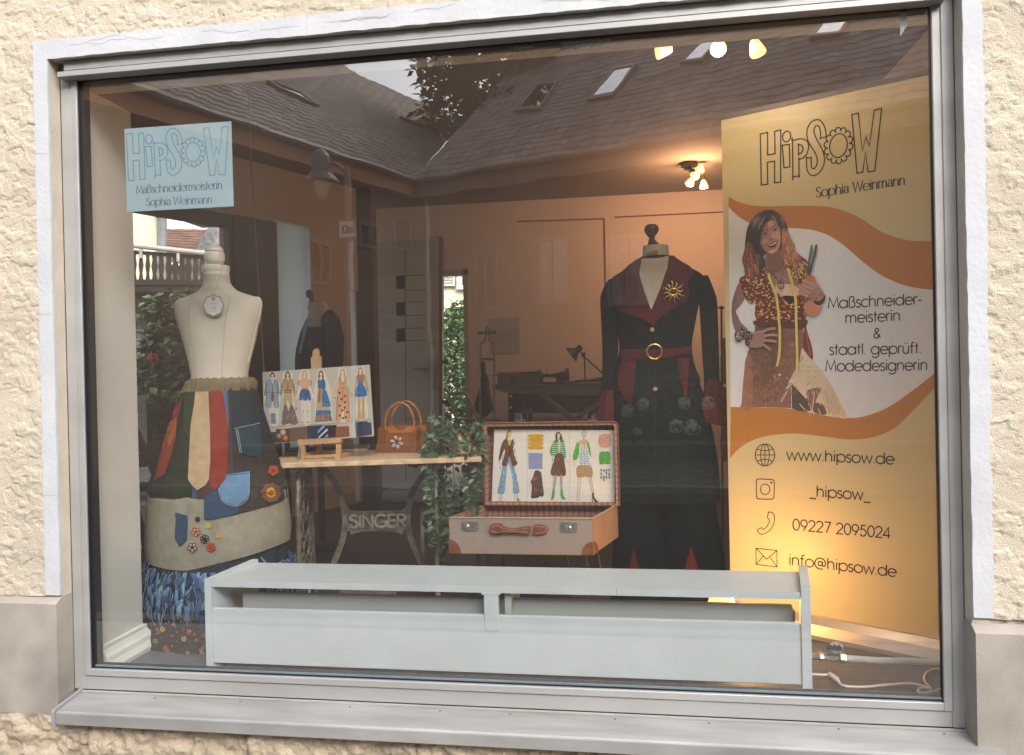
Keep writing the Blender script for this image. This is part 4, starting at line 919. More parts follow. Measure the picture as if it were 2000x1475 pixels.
# its twin, seen from behind in the side window
p0 = LW(1.50); p1 = LW(1.93)
n_ = V(-(p1-p0).y, (p1-p0).x, 0).normalized()*.03; zt2 = PN(280, 772, p1, n_.normalized()).z; zb2 = zt2-.325
s2 = thing('shop_sign', p1+V(0, 0, zb2), 'second pale blue shop sign seen from behind against the side window', 'sign')
e2 = PN(286, 800, p1-n_, n_.normalized()); e2.z = 0; dr = (p1-p0).normalized(); p1 = e2; p0 = e2-dr*.42
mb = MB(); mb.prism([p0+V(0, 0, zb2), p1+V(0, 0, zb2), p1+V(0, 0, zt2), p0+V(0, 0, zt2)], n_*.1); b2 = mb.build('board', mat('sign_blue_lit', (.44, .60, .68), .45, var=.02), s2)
nn = V(n_.x, n_.y, 0).normalized(); nn = -nn if nn.dot(CAM-p1) < 0 else nn
art = Art(lambda x, y: p1.lerp(p0, (x-243)/208)+V(0, 0, zt2+(zb2-zt2)*(y-240)/168.0), nn, base=.0045)
hipsow(art, 1.4, '#2f7090', lambda x, y: (x, y+.07*(x-243))); text(art, 'Maßschneidermeisterin', (266, 380), (434, 380), 15.5, 2.6, '#2a5f78', SERIF, .09); art.mb.build('lettering', print_mat(), b2)

# ================================================================== ROLL-UP BANNER
bo = V(3.215, .497, .5); bd = (bo-V(2.815, .743, .5)).normalized(); bn = V(bd.y, -bd.x, 0)
bn = bn if bn.dot(CAM-bo) > 0 else -bn
PB = lambda x, y: PN(x, y, bo, bn)
bl_, br_ = PB(1427, 1150), PB(1832, 1150)
Lb = V(bl_.x, bl_.y, 0); Rb = V(br_.x, br_.y, 0)
ban = thing('roll_up_banner', (Lb+Rb)/2+V(0, 0, ZF), 'tall yellow roll-up advertising banner showing a woman with scissors and contact details', 'banner')
zt_b = PB(1600, 189).z
mb = MB(); mb.prism([Lb+V(0, 0, .585), Rb+V(0, 0, .585), Rb+V(0, 0, zt_b-.012), Lb+V(0, 0, zt_b+.012)], -bn*.002)
panel = mb.build('panel', mat('banner_yellow', (.72, .61, .34), .45, var=.02, vscale=1), ban)
mb = MB(); prof = [(-.045, 0), (.06, 0), (.065, .02), (.05, .06), (.02, .085), (-.02, .088), (-.045, .06)]
ra = [Lb-bd*.01+bn*a+V(0, 0, ZF+z) for a, z in prof]; rb_ = [Rb+bd*.012+bn*a+V(0, 0, ZF+z) for a, z in prof]
mb.grid([ra, rb_], closed=True); mb.poly(ra[::-1]); mb.poly(rb_); mb.build('cassette', mat('cassette_alu', (.60, .55, .50), .3, metal=.6), ban)
mb = MB(); mb.bar(Lb-bd*.005+V(0, 0, zt_b+.014), Rb+bd*.005+V(0, 0, zt_b-.010), .012, .02); mb.build('top_rail', mat('rail_dark', (.16, .13, .09), .5), ban)
mb = MB(); c = (Lb+Rb)/2-bn*.02; mb.tube([c+V(0, 0, .58), c+V(0, 0, zt_b-.05)], .01, 8); mb.build('pole', MATS['cassette_alu'], ban)
# colour fields
def clipx(pts):                                              # keep artwork on the panel
    return [(min(max(x, 1420.5+7*(y-222)/930), 1817+(y-150)*.0168), y) for x, y in pts]
art = Art(PB, bn)
c8 = crop(1400, 380, 2.95); C8 = lambda L: [c8(*p) for p in L]
up_t = cr(C8([(68, 12), (130, 45), (250, 68), (480, 65), (640, 72), (760, 105), (850, 150), (940, 210), (1040, 250), (1130, 267), (1260, 268)]), False, 5)
up_b = cr(C8([(68, 72), (130, 130), (200, 168), (300, 190), (400, 193), (520, 200), (620, 225), (700, 270), (770, 325), (850, 395), (940, 460), (1030, 505), (1130, 535), (1260, 552)]), False, 5)
lo_t = cr(C8([(80, 1224), (250, 1228), (400, 1232), (550, 1258), (650, 1278), (760, 1288), (860, 1275), (980, 1230), (1100, 1150), (1180, 1090), (1265, 1022)]), False, 5)
lo_b = cr([(1424, 897), (1444, 876), (1468, 861), (1502, 851), (1552, 847), (1603, 852), (1651, 858), (1688, 857), (1718, 850), (1746, 837), (1766, 820), (1795, 790), (1832, 752)], False, 5)
art.fill(clipx(up_t+up_b[::-1]), (.58, .225, .045)); art.fill(clipx(up_b+lo_t[::-1]), (.88, .89, .93)); art.fill(clipx(lo_t+lo_b[::-1]), (.58, .235, .035))
art.mb.build('colour_field', print_mat(), panel)
# lettering
INK = (.03, .018, .014)
art = Art(PB, bn, base=9e-4)
def Mb(x, y):                                                # logo frame: sign pixels -> banner pixels
    u, v = (x-247.1)/(446.1-247.1), (y-261)/(352.0-261); u0 = (u, v)
    yl0, yl1, yr0, yr1 = 262, 362, 212, 327
    vy = (y-(261.7-14.6*u))/(353.2-261.7-(3)*u)
    xl = 1485+2*vy; xr = 1722-13*vy
    return (xl+(xr-xl)*((x-(247.1+4.1*vy))/(199-10.5*vy)), (yl0+(yr0-yl0)*u)*(1-vy)+(yl1+(yr1-yl1)*u)*vy)
hipsow(art, 2.6, INK, Mb)
text(art, 'Sophia Weinmann', (1594, 386), (1768.5, 360.5), 19.5, 2.1, INK, SERIF, .09)
for s_, a, b, h in (('Maßschneider-', (1617, 603), (1802, 594), 21.5), ('meisterin', (1651, 631.5), (1759.5, 626), 21.5), ('&', (1706, 660.5), (1721, 660), 19), ('staatl. geprüft.', (1620, 693.5), (1801, 690), 21.5), ('Modedesignerin', (1612, 725.5), (1813, 723), 21.5),
    ('www.hipsow.de', (1536, 898), (1748, 907), 21.5), ('_hipsow_', (1581, 969), (1701, 977.5), 21.5), ('09227 2095024', (1548, 1035), (1740, 1052), 21.5), ('info@hipsow.de', (1541, 1103), (1752, 1127), 21.5)):
    text(art, s_, a, b, h, 2.5, INK)
b4 = crop(1400, 800, 2.95); B4 = lambda L: [b4(*p) for p in L]
for cx in (278,):
    art.line(B4(ell(278, 262, 56, 63, 28)), 1.9, INK, True); art.line(B4(ell(278, 262, 25, 63, 24)), 1.6, INK, True); art.line(B4([(278, 199), (278, 325)]), 1.6, INK); art.line(B4([(222, 262), (334, 262)]), 1.6, INK)
    art.sline(B4([(232, 228), (278, 238), (324, 228)]), 1.6, INK); art.sline(B4([(232, 298), (278, 287), (324, 299)]), 1.6, INK)
art.sline(B4([(229, 412), (236, 402), (250, 400), (310, 403), (324, 407), (331, 420), (330, 500), (324, 512), (312, 517), (248, 515), (234, 511), (229, 498)]), 1.8, INK, True)
art.line(B4(ell(279, 460, 27, 30, 22)), 1.7, INK, True); art.fill(B4(ell(314, 422, 6, 6, 10)), INK)
art.sline(B4([(298, 592), (316, 592), (330, 606), (332, 640), (318, 680), (290, 708), (258, 719), (240, 706), (235, 694), (258, 681), (270, 690), (290, 672), (304, 640), (293, 622), (298, 592)]), 1.7, INK, True, 4)
art.line(B4([(226, 799), (347, 812), (347, 907), (227, 892)]), 1.7, INK, True); art.line(B4([(226, 799), (288, 862), (347, 812)]), 1.7, INK); art.line(B4([(227, 892), (268, 845)]), 1.6, INK); art.line(B4([(347, 907), (306, 848)]), 1.6, INK)
art.mb.build('lettering', print_mat(), panel)

# the printed woman
W = crop(1420, 400, 6.146); W2 = crop(1420, 600, 6.146)
art = Art(PB, bn, base=6e-4, step=3e-6, gain=2.0); rn = random.Random(4)
def P_(L): return [W(*p) for p in L]
def Q_(L): return [W2(*p) for p in L]
SK, SKD, SKL = '#8a6a62', '#5d4540', '#c79a84'
def mixc(a, b, t): a, b = A(a, 2.0), A(b, 2.0); t = max(0, min(1, t)); return tuple(p+(q-p)*t for p, q in zip(a, b))
def dabs(poly, n, r, f, rot=0):
    xs = [p[0] for p in poly]; ys = [p[1] for p in poly]; k = 0; g = 0
    while k < n and g < n*12:
        g += 1; x, y = rn.uniform(min(xs), max(xs)), rn.uniform(min(ys), max(ys))
        if not inside((x, y), poly): continue
        u, v = (x-min(xs))/(max(xs)-min(xs)), (y-min(ys))/(max(ys)-min(ys)); k += 1
        art.fill(ell(x, y, r*rn.uniform(.6, 1.2)*.6, r*rn.uniform(.8, 1.6), 8, rot=rot+rn.uniform(-20, 20)), f(u+rn.uniform(-.12, .12), v+rn.uniform(-.1, .1)))
def inside(p, poly):
    c = False
    for i in range(len(poly)):
        a, b = poly[i-1], poly[i]
        if (a[1] > p[1]) != (b[1] > p[1]) and p[0] < (b[0]-a[0])*(p[1]-a[1])/(b[1]-a[1])+a[0]: c = not c
    return c
# skirt
art.sm(Q_([(360, 215), (650, 240), (910, 255), (915, 480), (1030, 640), (1180, 820), (1330, 1080), (1440, 1330), (1250, 1300), (1000, 1245), (780, 1215), (500, 1203), (180, 1200), (175, 1150), (205, 780), (250, 540), (330, 330)]), '#6f4f40', 3)
art.sm(Q_([(905, 490), (1030, 640), (1180, 820), (1330, 1080), (1440, 1330), (1250, 1300), (1100, 1275), (1160, 1180), (1060, 1150), (1130, 970), (960, 1000), (960, 1100), (800, 930), (700, 1000), (640, 1140), (720, 950), (790, 800), (870, 660)]), '#c3a189', 3)
art.sm(Q_([(790, 930), (850, 1000), (950, 1100), (1000, 1245), (780, 1215), (770, 1000)]), '#3f322c', 3); art.sm(Q_([(1060, 1150), (1160, 1180), (1190, 1290), (1040, 1260)]), '#54402f', 3)
art.sm(Q_([(370, 235), (630, 245), (600, 700), (480, 900), (300, 1000), (230, 900), (260, 560)]), '#5a4034', 3); art.sm(Q_([(230, 600), (300, 640), (300, 1190), (185, 1195), (205, 800)]), '#7f5546', 3)
for a in ([(770, 950), (775, 1215)], [(1050, 1010), (1020, 1255)], [(870, 1160), (940, 1240)], [(800, 935), (950, 1095)], [(760, 940), (650, 1140)], [(880, 680), (720, 980)]): art.line(Q_(a), 1.3, '#dcc2ac')
for a in ([(960, 930), (1060, 860)], [(1080, 1020), (1130, 970)], [(1180, 1000), (1230, 1280)], [(930, 560), (880, 660)]): art.line(Q_(a), 1.4, '#7a5c48')
for _ in range(240):
    x, y = rn.uniform(215, 860), rn.uniform(270, 1150); L_ = rn.uniform(25, 95); sl_ = (x-540)*-.0004*L_
    art.sline(Q_([(x, y), (x+sl_*8+rn.uniform(-6, 6), y+L_*.5), (x+sl_*12, y+L_)]), rn.uniform(.4, 1.3), rn.choice(['#4d372d', '#7a5a4a', '#65483a', '#86664f', '#553d32', '#6d4c3c']), n=3)
for (x, y, rx, ry, c) in ((585, 845, 40, 26, '#96745f'), (622, 812, 28, 15, '#cdb09b'), (545, 860, 16, 30, '#4a382f'), (795, 440, 34, 34, '#8f6654'), (460, 1160, 14, 45, '#977762'), (300, 1060, 60, 16, '#84684d'), (735, 845, 36, 26, '#836050')):
    art.sm(Q_([(x-rx, y+ry*.3), (x-rx*.3, y-ry), (x+rx*.6, y-ry*.6), (x+rx, y+ry*.2), (x+rx*.2, y+ry)]), c, 3)
for _ in range(60):
    x, y = rn.uniform(930, 1300), rn.uniform(620, 1250)
    if x < 930+(y-500)*.55: art.sline(Q_([(x, y), (x+rn.uniform(5, 25), y+30), (x+rn.uniform(15, 40), y+75)]), rn.uniform(.5, 1.2), rn.choice(['#d6bca6', '#a98a72', '#b79a83', '#cfae95']), n=3)
art.sm(Q_([(935, 160), (960, 280), (1020, 480), (1030, 630), (960, 560), (915, 480), (925, 300)]), '#5c2422', 3); art.line(Q_([(950, 300), (1000, 580)]), 2, '#93453a')
# arm on hip
art.sm(P_([(150, 930), (250, 960), (240, 1060), (180, 1190), (105, 1280), (150, 1400), (210, 1480), (230, 1540), (130, 1530), (75, 1400), (55, 1290), (70, 1130)]), '#6b534e', 3)
art.sm(Q_([(60, 130), (110, 80), (170, 190), (260, 290), (200, 400), (100, 290)]), '#6b534e', 3)
# torso skin, top
art.sm(P_([(480, 600), (680, 590), (720, 760), (880, 900), (880, 1080), (740, 1130), (600, 1080), (500, 900), (440, 760)]), '#7d5f58', 3)
art.sm(P_([(590, 960), (780, 960), (870, 1010), (850, 1090), (700, 1110), (610, 1090)]), '#c39a86', 3); art.sm(P_([(670, 1095), (830, 1110), (790, 1200), (740, 1190)]), '#221614', 3)
vest = P_([(150, 920), (215, 850), (420, 800), (500, 800), (560, 1020), (640, 1080), (760, 1200), (860, 1090), (880, 1000), (760, 830), (700, 760), (770, 650), (900, 630), (980, 700), (1010, 850), (960, 1100), (940, 1380), (650, 1420), (360, 1390), (350, 1150), (300, 1190), (220, 1110)])
dabs(Q_([(370, 240), (640, 250), (840, 262), (880, 500), (780, 800), (640, 1120), (480, 1190), (200, 1180), (225, 780), (262, 560), (335, 350)]), 420, 2.6, lambda u, v: mixc('#7c5545', '#533a2f', u*2.2) if u < .45 else mixc('#533a2f', '#735040', (u-.45)*1.6))
dabs(Q_([(915, 520), (1030, 660), (1170, 830), (1310, 1080), (1400, 1290), (1250, 1270), (1160, 1160), (1140, 960), (960, 980), (830, 900), (790, 850), (880, 680)]), 300, 2.6, lambda u, v: mixc('#cfb29b', '#a88a73', v*1.1-u*.25), -25)
dabs(P_([(155, 945), (240, 965), (232, 1060), (175, 1185), (105, 1275), (145, 1395), (120, 1480), (80, 1400), (62, 1290), (78, 1130)]), 130, 2.0, lambda u, v: mixc('#57423d', '#86695f', u*1.3), 20)
dabs(P_([(500, 610), (660, 600), (690, 760), (760, 900), (600, 930), (520, 860), (460, 760)]), 110, 2.2, lambda u, v: mixc('#523b35', '#8d6c61', v*1.0+u*.25))
art.sm(vest, '#4b221a', 3)
art.sm(Q_([(370, 150), (930, 130), (915, 255), (650, 240), (360, 225)]), '#4a2522', 3)
VC = ['#c98a3c', '#b06a28', '#d9a760', '#8c3d22', '#a5582a', '#c47a3a', '#d8b380']
for _ in range(620):
    x, y = rn.uniform(150, 1010), rn.uniform(630, 1400); p = W(x, y)
    if not inside(p, vest): continue
    a = rn.gauss(-25, 12) if x < 640 else rn.gauss(25, 14); c = rn.choice(VC if y > 850 or x > 700 else VC[3:])
    art.fill([W(*q) for q in ell(x, y, rn.uniform(10, 20), rn.uniform(5, 9), 6, rot=a)], c)
for _ in range(150):
    x, y = rn.uniform(700, 980), rn.uniform(640, 960); p = W(x, y)
    if inside(p, vest): art.line(P_([(x, y), (x+rn.uniform(-6, 20), y+rn.uniform(20, 45))]), .9, rn.choice(['#dcb07c', '#c48a4e', '#7a3c22', '#e3c39a']))
# hair behind, neck, face, hair in front
art.sm(P_([(480, 65), (560, 70), (640, 120), (710, 220), (740, 330), (780, 440), (830, 570), (920, 640), (880, 700), (760, 720), (690, 640), (660, 560), (450, 600), (470, 700), (430, 790), (330, 890), (230, 860), (215, 760), (185, 660), (215, 560), (225, 430), (245, 300), (300, 180), (390, 100)]), '#2e2422', 3)
art.sm(P_([(500, 560), (650, 560), (690, 700), (660, 780), (560, 800), (490, 740)]), '#62483f', 3)
art.sm(P_([(660, 240), (720, 320), (760, 420), (810, 540), (900, 630), (860, 700), (760, 730), (680, 650), (640, 580), (670, 480)]), '#7d4c35', 3)
art.sm(P_([(240, 470), (300, 480), (330, 600), (320, 700), (380, 780), (340, 880), (240, 860), (215, 740), (190, 650)]), '#6e4335', 3)
for _ in range(190):
    x, y = rn.choice([(rn.uniform(660, 730), rn.uniform(290, 420)), (rn.uniform(690, 800), rn.uniform(450, 640))]); w_ = rn.uniform(12, 26)
    art.sline(P_([(x, y), (x+w_, y+30), (x+w_*.3, y+65), (x+w_*1.5, y+100)]), rn.uniform(.5, 1.0), rn.choice(['#b27c56', '#95603e', '#6a3c28', '#c0906a', '#5a3324']), n=3)
for _ in range(90):
    x, y = rn.uniform(225, 420), rn.uniform(420, 780); w_ = rn.uniform(-22, 8)
    art.sline(P_([(x, y), (x+w_, y+30), (x+w_*.2, y+65), (x+w_*1.2, y+100)]), rn.uniform(.5, 1.0), rn.choice(['#8a5a46', '#4a3029', '#2a201e', '#9b6a52', '#30272a']), n=3)
art.sm(P_([(420, 280), (470, 190), (560, 170), (620, 230), (650, 330), (655, 440), (630, 540), (570, 595), (490, 590), (430, 530), (400, 440), (400, 350)]), '#735349', 3)
art.sm(P_([(450, 300), (500, 220), (560, 190), (612, 240), (640, 330), (645, 430), (620, 530), (565, 580), (495, 575), (445, 500), (425, 420)]), '#86655a', 3)
art.sm(P_([(545, 330), (590, 300), (636, 330), (646, 420), (622, 520), (575, 575), (590, 500), (615, 440), (570, 410)]), '#9d7a6c', 3)
dabs(P_([(425, 300), (475, 205), (560, 182), (615, 240), (645, 330), (648, 440), (622, 535), (568, 585), (495, 580), (440, 520), (410, 430)]), 220, 1.7, lambda u, v: mixc('#63473f', '#a17d6e', u*.95+.12*(v > .3)-.25*abs(v-.45)))
art.sm(P_([(500, 215), (560, 195), (600, 235), (560, 262), (510, 270)]), '#9a786b', 3); art.sm(P_([(430, 430), (470, 410), (510, 430), (480, 465), (440, 470)]), '#94705f', 3)
art.sm(P_([(515, 556), (585, 538), (572, 578), (520, 584)]), '#a8877a', 3); art.sm(P_([(420, 500), (470, 560), (500, 592), (450, 560)]), '#543b34', 3)
art.sm(P_([(490, 490), (540, 478), (606, 434), (610, 464), (590, 500), (545, 518), (512, 510)]), '#41201f', 3); art.sm(P_([(505, 489), (545, 482), (600, 446), (594, 466), (560, 486), (520, 497)]), '#c3b3a8', 3)
art.sline(P_([(484, 494), (540, 474), (612, 428)]), .9, '#5c2f2c'); art.sline(P_([(508, 517), (550, 528), (594, 504)]), 1.1, '#7d4640'); art.sline(P_([(478, 478), (470, 500)]), .7, '#563a33'); art.sline(P_([(622, 420), (632, 440)]), .7, '#563a33')
for cx, cy, r in ((465, 358, -22), (587, 308, -20)):
    art.fill([W(*q) for q in ell(cx, cy-4, 34, 19, 12, rot=r)], '#65483f'); art.fill([W(*q) for q in ell(cx, cy, 24, 8, 12, rot=r)], '#a99a90'); art.fill([W(*q) for q in ell(cx+1, cy-1, 12, 10, 10)], '#1d1514'); art.sline(P_([(cx-32, cy+8), (cx-8, cy-13), (cx+28, cy-16)]), 1.1, '#1d1514')
art.sline(P_([(418, 338), (455, 308), (502, 304)]), 1.5, '#2c1e1a'); art.sline(P_([(545, 280), (580, 255), (620, 260)]), 1.5, '#2c1e1a')
art.sline(P_([(532, 330), (542, 385), (522, 416), (548, 424), (576, 404)]), .9, '#5a4037'); art.sm(P_([(545, 350), (560, 370), (572, 395), (555, 405), (545, 385)]), '#ae8a7b', 3)
art.sm(P_([(400, 130), (520, 80), (620, 130), (690, 230), (665, 300), (628, 235), (585, 190), (520, 190), (462, 235), (430, 320), (415, 400), (405, 480), (440, 570), (380, 600), (320, 500), (260, 420), (260, 300), (320, 190)]), '#241d1d', 3)
for _ in range(55):
    x, y = rn.uniform(330, 480), rn.uniform(100, 230); art.sline(P_([(x, y), (x-25, y+30), (x-40+rn.uniform(-10, 10), y+85)]), rn.uniform(.3, .8), rn.choice(['#6f6965', '#4c4543', '#877f78', '#332b2b', '#2b2424']), n=3)
for _ in range(35):
    x, y = rn.uniform(520, 660), rn.uniform(95, 190); art.sline(P_([(x, y), (x+30, y+40), (x+38, y+100)]), rn.uniform(.3, .7), rn.choice(['#6d5a4e', '#4c3e38', '#806b5c', '#3a2e2a']), n=3)
for _ in range(70):                                          # loose curls at the outline
    u = rn.random(); x, y = (rn.uniform(700, 740)+u*130, 300+u*330) if rn.random() < .6 else (rn.uniform(232, 262), rn.uniform(470, 800)); s_ = 1 if x > 500 else -1
    art.sline(P_([(x, y), (x+s_*rn.uniform(10, 30), y+18), (x+s_*rn.uniform(0, 14), y+40), (x+s_*rn.uniform(14, 40), y+62)]), rn.uniform(.3, .6), rn.choice(['#b07a52', '#7a5038', '#c89a70'] if s_ > 0 else ['#5a3c30', '#33282a', '#7a5442']), n=3)
# necklace

art.sline(P_([(500, 780), (570, 850), (640, 930)]), 1.1, '#191516'); art.sline(P_([(690, 790), (670, 860), (645, 930)]), 1.0, '#191516'); art.line([W(*q) for q in ell(652, 975, 36, 38, 18)], 1.5, '#191516', True)
for a in ([(652, 938), (652, 1012)], [(652, 975), (628, 1002)], [(652, 975), (678, 1002)]): art.line(P_(a), 1.2, '#191516')
# tape measure
for pts in ([(500, 820), (535, 930), (570, 1020), (600, 1110), (620, 1250), (632, 1400), (640, 1500), (640, 1720), (625, 1860), (605, 1940)], [(740, 760), (770, 880), (800, 980), (820, 1060), (835, 1200), (838, 1400), (845, 1640), (850, 1850), (845, 2030)]):
    c = cr(pts, False, 6); art.line(P_(c), 5.4, '#a87f3c'); art.line(P_(c), 4.0, '#d0aa62')
    for i in range(0, len(c)-1, 1):
        x, y = c[i]; art.line(P_([(x-5, y), (x+6, y+1)]), .6, '#4d3c1c')
# raised hand with scissors
art.sm(P_([(1000, 900), (1080, 930), (1150, 1030), (1185, 1100), (1150, 1180), (1120, 1290), (1040, 1330), (960, 1310), (930, 1200), (980, 1120), (1060, 1150), (880, 1080), (890, 980), (940, 900)]), '#8a675a', 3)
dabs(P_([(1000, 910), (1075, 940), (1140, 1040), (1170, 1100), (1050, 1140), (960, 1090), (900, 1060), (905, 990), (950, 920)]), 110, 1.8, lambda u, v: mixc('#a28173', '#6d4e45', v*1.1+.1*u), 30)
art.sm(P_([(930, 1210), (1000, 1160), (1060, 1190), (1150, 1190), (1110, 1300), (1030, 1335), (960, 1310)]), '#a56a50', 3)
art.sm(P_([(975, 840), (955, 900), (900, 950), (885, 1050), (905, 1060), (930, 960), (1000, 890), (1060, 930), (1085, 930), (1050, 860)]), '#a4602d', 3)
art.sm(P_([(1015, 490), (1032, 500), (1025, 600), (1000, 740), (985, 835), (970, 820), (985, 650)]), '#3a4347', 3); art.sm(P_([(1065, 495), (1088, 495), (1075, 590), (1040, 710), (1005, 850), (985, 830), (1010, 720)]), '#262b2d', 3); art.line(P_([(1068, 510), (1015, 720)]), .8, '#98a2a6'); art.line(P_([(1018, 505), (995, 700)]), .7, '#7d878b')
for i, a in enumerate(([(935, 905), (990, 935), (1060, 960)], [(915, 960), (970, 990), (1040, 1010)], [(905, 1010), (950, 1040), (1010, 1060)], [(900, 1055), (940, 1080), (985, 1100)])):
    art.sline(P_(a), 6.0, '#6a4d45'); art.sline(P_(a), 4.6, '#9b786a')
art.sm(P_([(1050, 1150), (1110, 1160), (1160, 1120), (1185, 1080), (1180, 1150), (1130, 1205), (1070, 1195)]), '#241817', 3)
# hand on hip: five fingers
art.sm(Q_([(270, 330), (340, 310), (440, 290), (470, 360), (450, 440), (420, 480), (330, 490), (270, 460)]), '#7c5e57', 3)
for pts, w_ in (([(430, 310), (480, 275), (540, 258), (590, 258)], 5.2), ([(450, 350), (520, 335), (575, 335), (618, 342)], 5.2), ([(450, 400), (510, 402), (560, 408), (605, 415)], 5.2), ([(430, 440), (470, 470), (505, 495), (532, 512)], 4.8), ([(330, 320), (380, 300), (450, 290)], 5.0)):
    art.sline(Q_(pts), w_+1.2, '#4a3530'); art.sline(Q_(pts), w_, '#8b6b62')
art.sm(Q_([(225, 430), (250, 290), (315, 320), (300, 400), (265, 470)]), '#33231f', 3)
for _ in range(26): x, y = rn.uniform(235, 305), rn.uniform(310, 440); art.fill([W2(*q) for q in ell(x, y, 5, 6, 6)], rn.choice(['#8f7a6d', '#6a4a40', '#b79f8d']))
art.fill([W2(*q) for q in ell(160, 330, 60, 88, 16, rot=10)], '#2b201c')
for _ in range(60): a, r = rn.uniform(0, 6.28), rn.uniform(.2, .95); art.fill([W2(*q) for q in ell(160+55*r*math.cos(a), 330+80*r*math.sin(a), 5, 7, 6)], rn.choice(['#b9aa98', '#6b4a38', '#8d7a66', '#d9cdbb', '#4e3024']))
art.mb.build('printed_figure', print_mat(), panel)
# ================================================================== DRESS FORM WITH PATCHWORK SKIRT
def pxrows(c, rows): return [(c(0, y)[1], c(xl, 0)[0], c(xr, 0)[0]) for y, xl, xr in rows]
cA = crop(240, 410, 3.6875); cB = crop(280, 700, 4.61); cC = crop(270, 980, 4.61)
YM = .60
form_m = mat('cream_form_cloth', (.58, .53, .45), .9, var=.05, vscale=8, bump=.15, bscale=500, spec=.15)
cap_m = mat('cream_lacquer', (.72, .69, .60), .35, var=.03)
ctr = PY(430, 745, YM)
df = thing('dress_form', (ctr.x, YM, ZF), 'cream dress form with round cream neck cap wearing the patchwork skirt', 'dress form')
rows = pxrows(cA, [(470, 592, 757), (500, 590, 762), (530, 588, 768), (560, 575, 790), (590, 538, 825), (615, 472, 890), (640, 402, 970), (655, 384, 992), (690, 378, 1000), (730, 384, 994), (780, 398, 984), (850, 420, 964), (920, 440, 950), (1000, 462, 932), (1080, 484, 910), (1150, 499, 895), (1200, 508, 889), (1270, 500, 898)])
kr = [.95, .95, .9, .8, .6, .44, .36, .36, .40, .46, .53, .60, .62, .64, .68, .72, .75, .75]
full = cr([(float(a), float(b), float(c), float(k)) for (a, b, c), k in zip(rows, kr)], False, 3)
mb = MB(); R = rows_loft([r[:3] for r in full], YM, [r[3] for r in full], 40)
mb.grid(R, closed=True); mb.poly(R[0]); tb = mb.bvh(); torso = mb.build('torso', form_m, df, smooth=True, thr=60)
mb = MB()
for sx in (0, 1):                                            # piped arm plates
    e = [r[20] if sx == 0 else r[0] for r in R[18:44]]
    mb = MB(); mb.tube([p+V(0, -.004, 0) for p in e], .0028, 6); mb.build('arm_seam', cap_m, torso)
for k_ in (27, 33):                                          # princess seams
    mb = MB(); mb.tube([r[k_]+V(0, -.0006, 0) for r in R[16:]], .0011, 5); mb.build('seam', mat('seam_shade', (.40, .35, .28), .9), torso)
rows = pxrows(cA, [(252, 650, 668), (256, 632, 686), (268, 612, 704), (285, 602, 715), (302, 600, 718), (307, 606, 713), (312, 598, 723), (340, 595, 726), (372, 600, 722), (390, 618, 706), (400, 625, 700), (403, 588, 750), (410, 580, 757), (430, 579, 757), (440, 580, 757), (455, 588, 754), (466, 592, 757), (474, 592, 757)])
mb = MB(); R = rows_loft(resample(rows, 2), YM, 1.0, 28); mb.grid(R, closed=True); mb.poly(R[0]); mb.build('neck_cap', cap_m, df, smooth=True, thr=50)
mb = MB(); mb.tube([(ctr.x, YM, ZF+.03), (ctr.x, YM, 1.7)], .018, 10); mb.lathe((ctr.x, YM, ZF), [(.17, 0), (.17, .015), (.03, .04), (.02, .05)], 24); mb.build('stand', MATS['bronze_lamp_metal'], df)
tg = thing('swing_tag', PY(416.8, 615, YM-.1), 'white flower shaped tag hung by a thin cord on the cream dress form', 'tag')
def on(bvh, x, y, e=.003): d = ray(x, y).normalized(); h = bvh.ray_cast(CAM, d); return (h[0]-d*e) if h[0] is not None else PY(x, y, YM)
c = on(tb, 416.8, 612, .02); c = PY(416.8, 596.6, c.y-.006); sc_ = (PY(426.8, 596.6, c.y)-PY(416.8, 596.6, c.y)).length/10
def scal(r, n=8, a=.08): return [V(c.x+sc_*r*(1+a*abs(math.cos(n*t/2))-a/2)*math.cos(t), c.y, c.z+sc_*r*(1+a*abs(math.cos(n*t/2))-a/2)*math.sin(t)) for t in [2*math.pi*k/64 for k in range(64)]]
mb = MB(); mb.prism(scal(19.5), (0, .002, 0)); cd_ = mb.build('card_edge', mat('kraft_edge', (.42, .33, .22), .8), tg)
mb = MB(); mb.poly([p-V(0, .0006, 0) for p in scal(17.3)]); mb.build('card', mat('tag_card', (.74, .72, .70), .7, var=.03), tg)
art = Art(lambda x, y: V(c.x+(x-652)/3.6875*sc_, c.y-.0007, c.z-(y-688)/3.6875*sc_), (0, -1, 0))
for k in range(6): a = k*math.pi/3; art.line(ell(654+9*math.cos(a), 642+9*math.sin(a), 6, 6, 8), 2.5, '#7d7a76', True)
art.line([(630, 675), (678, 675)], 2.5, '#a8a4a8'); art.line([(628, 728), (680, 728)], 2.5, '#a8a4a8')
for x in (628, 640): art.line([(x, 692), (x, 716)], 2.5, '#9fb2c6')
art.line(ell(662, 704, 8, 8, 10), 3, '#8896a6', True); art.line([(606, 684), (700, 684), (700, 720), (606, 720)], 1.5, '#b9bcc4', True); art.mb.build('emblem', print_mat(), cd_)
mb = MB(); mb.tube([on(tb, 416, 578, .006), on(tb, 427, 550, .004), PY(433, 520, YM-.06), PY(436, 512, YM-.035)], .0009, 5); mb.tube([on(tb, 416, 578, .006), on(tb, 411, 552, .004), on(tb, 404, 538, .004)], .0009, 5); mb.build('cord', mat('jute_cord', (.45, .36, .22), .9), tg)

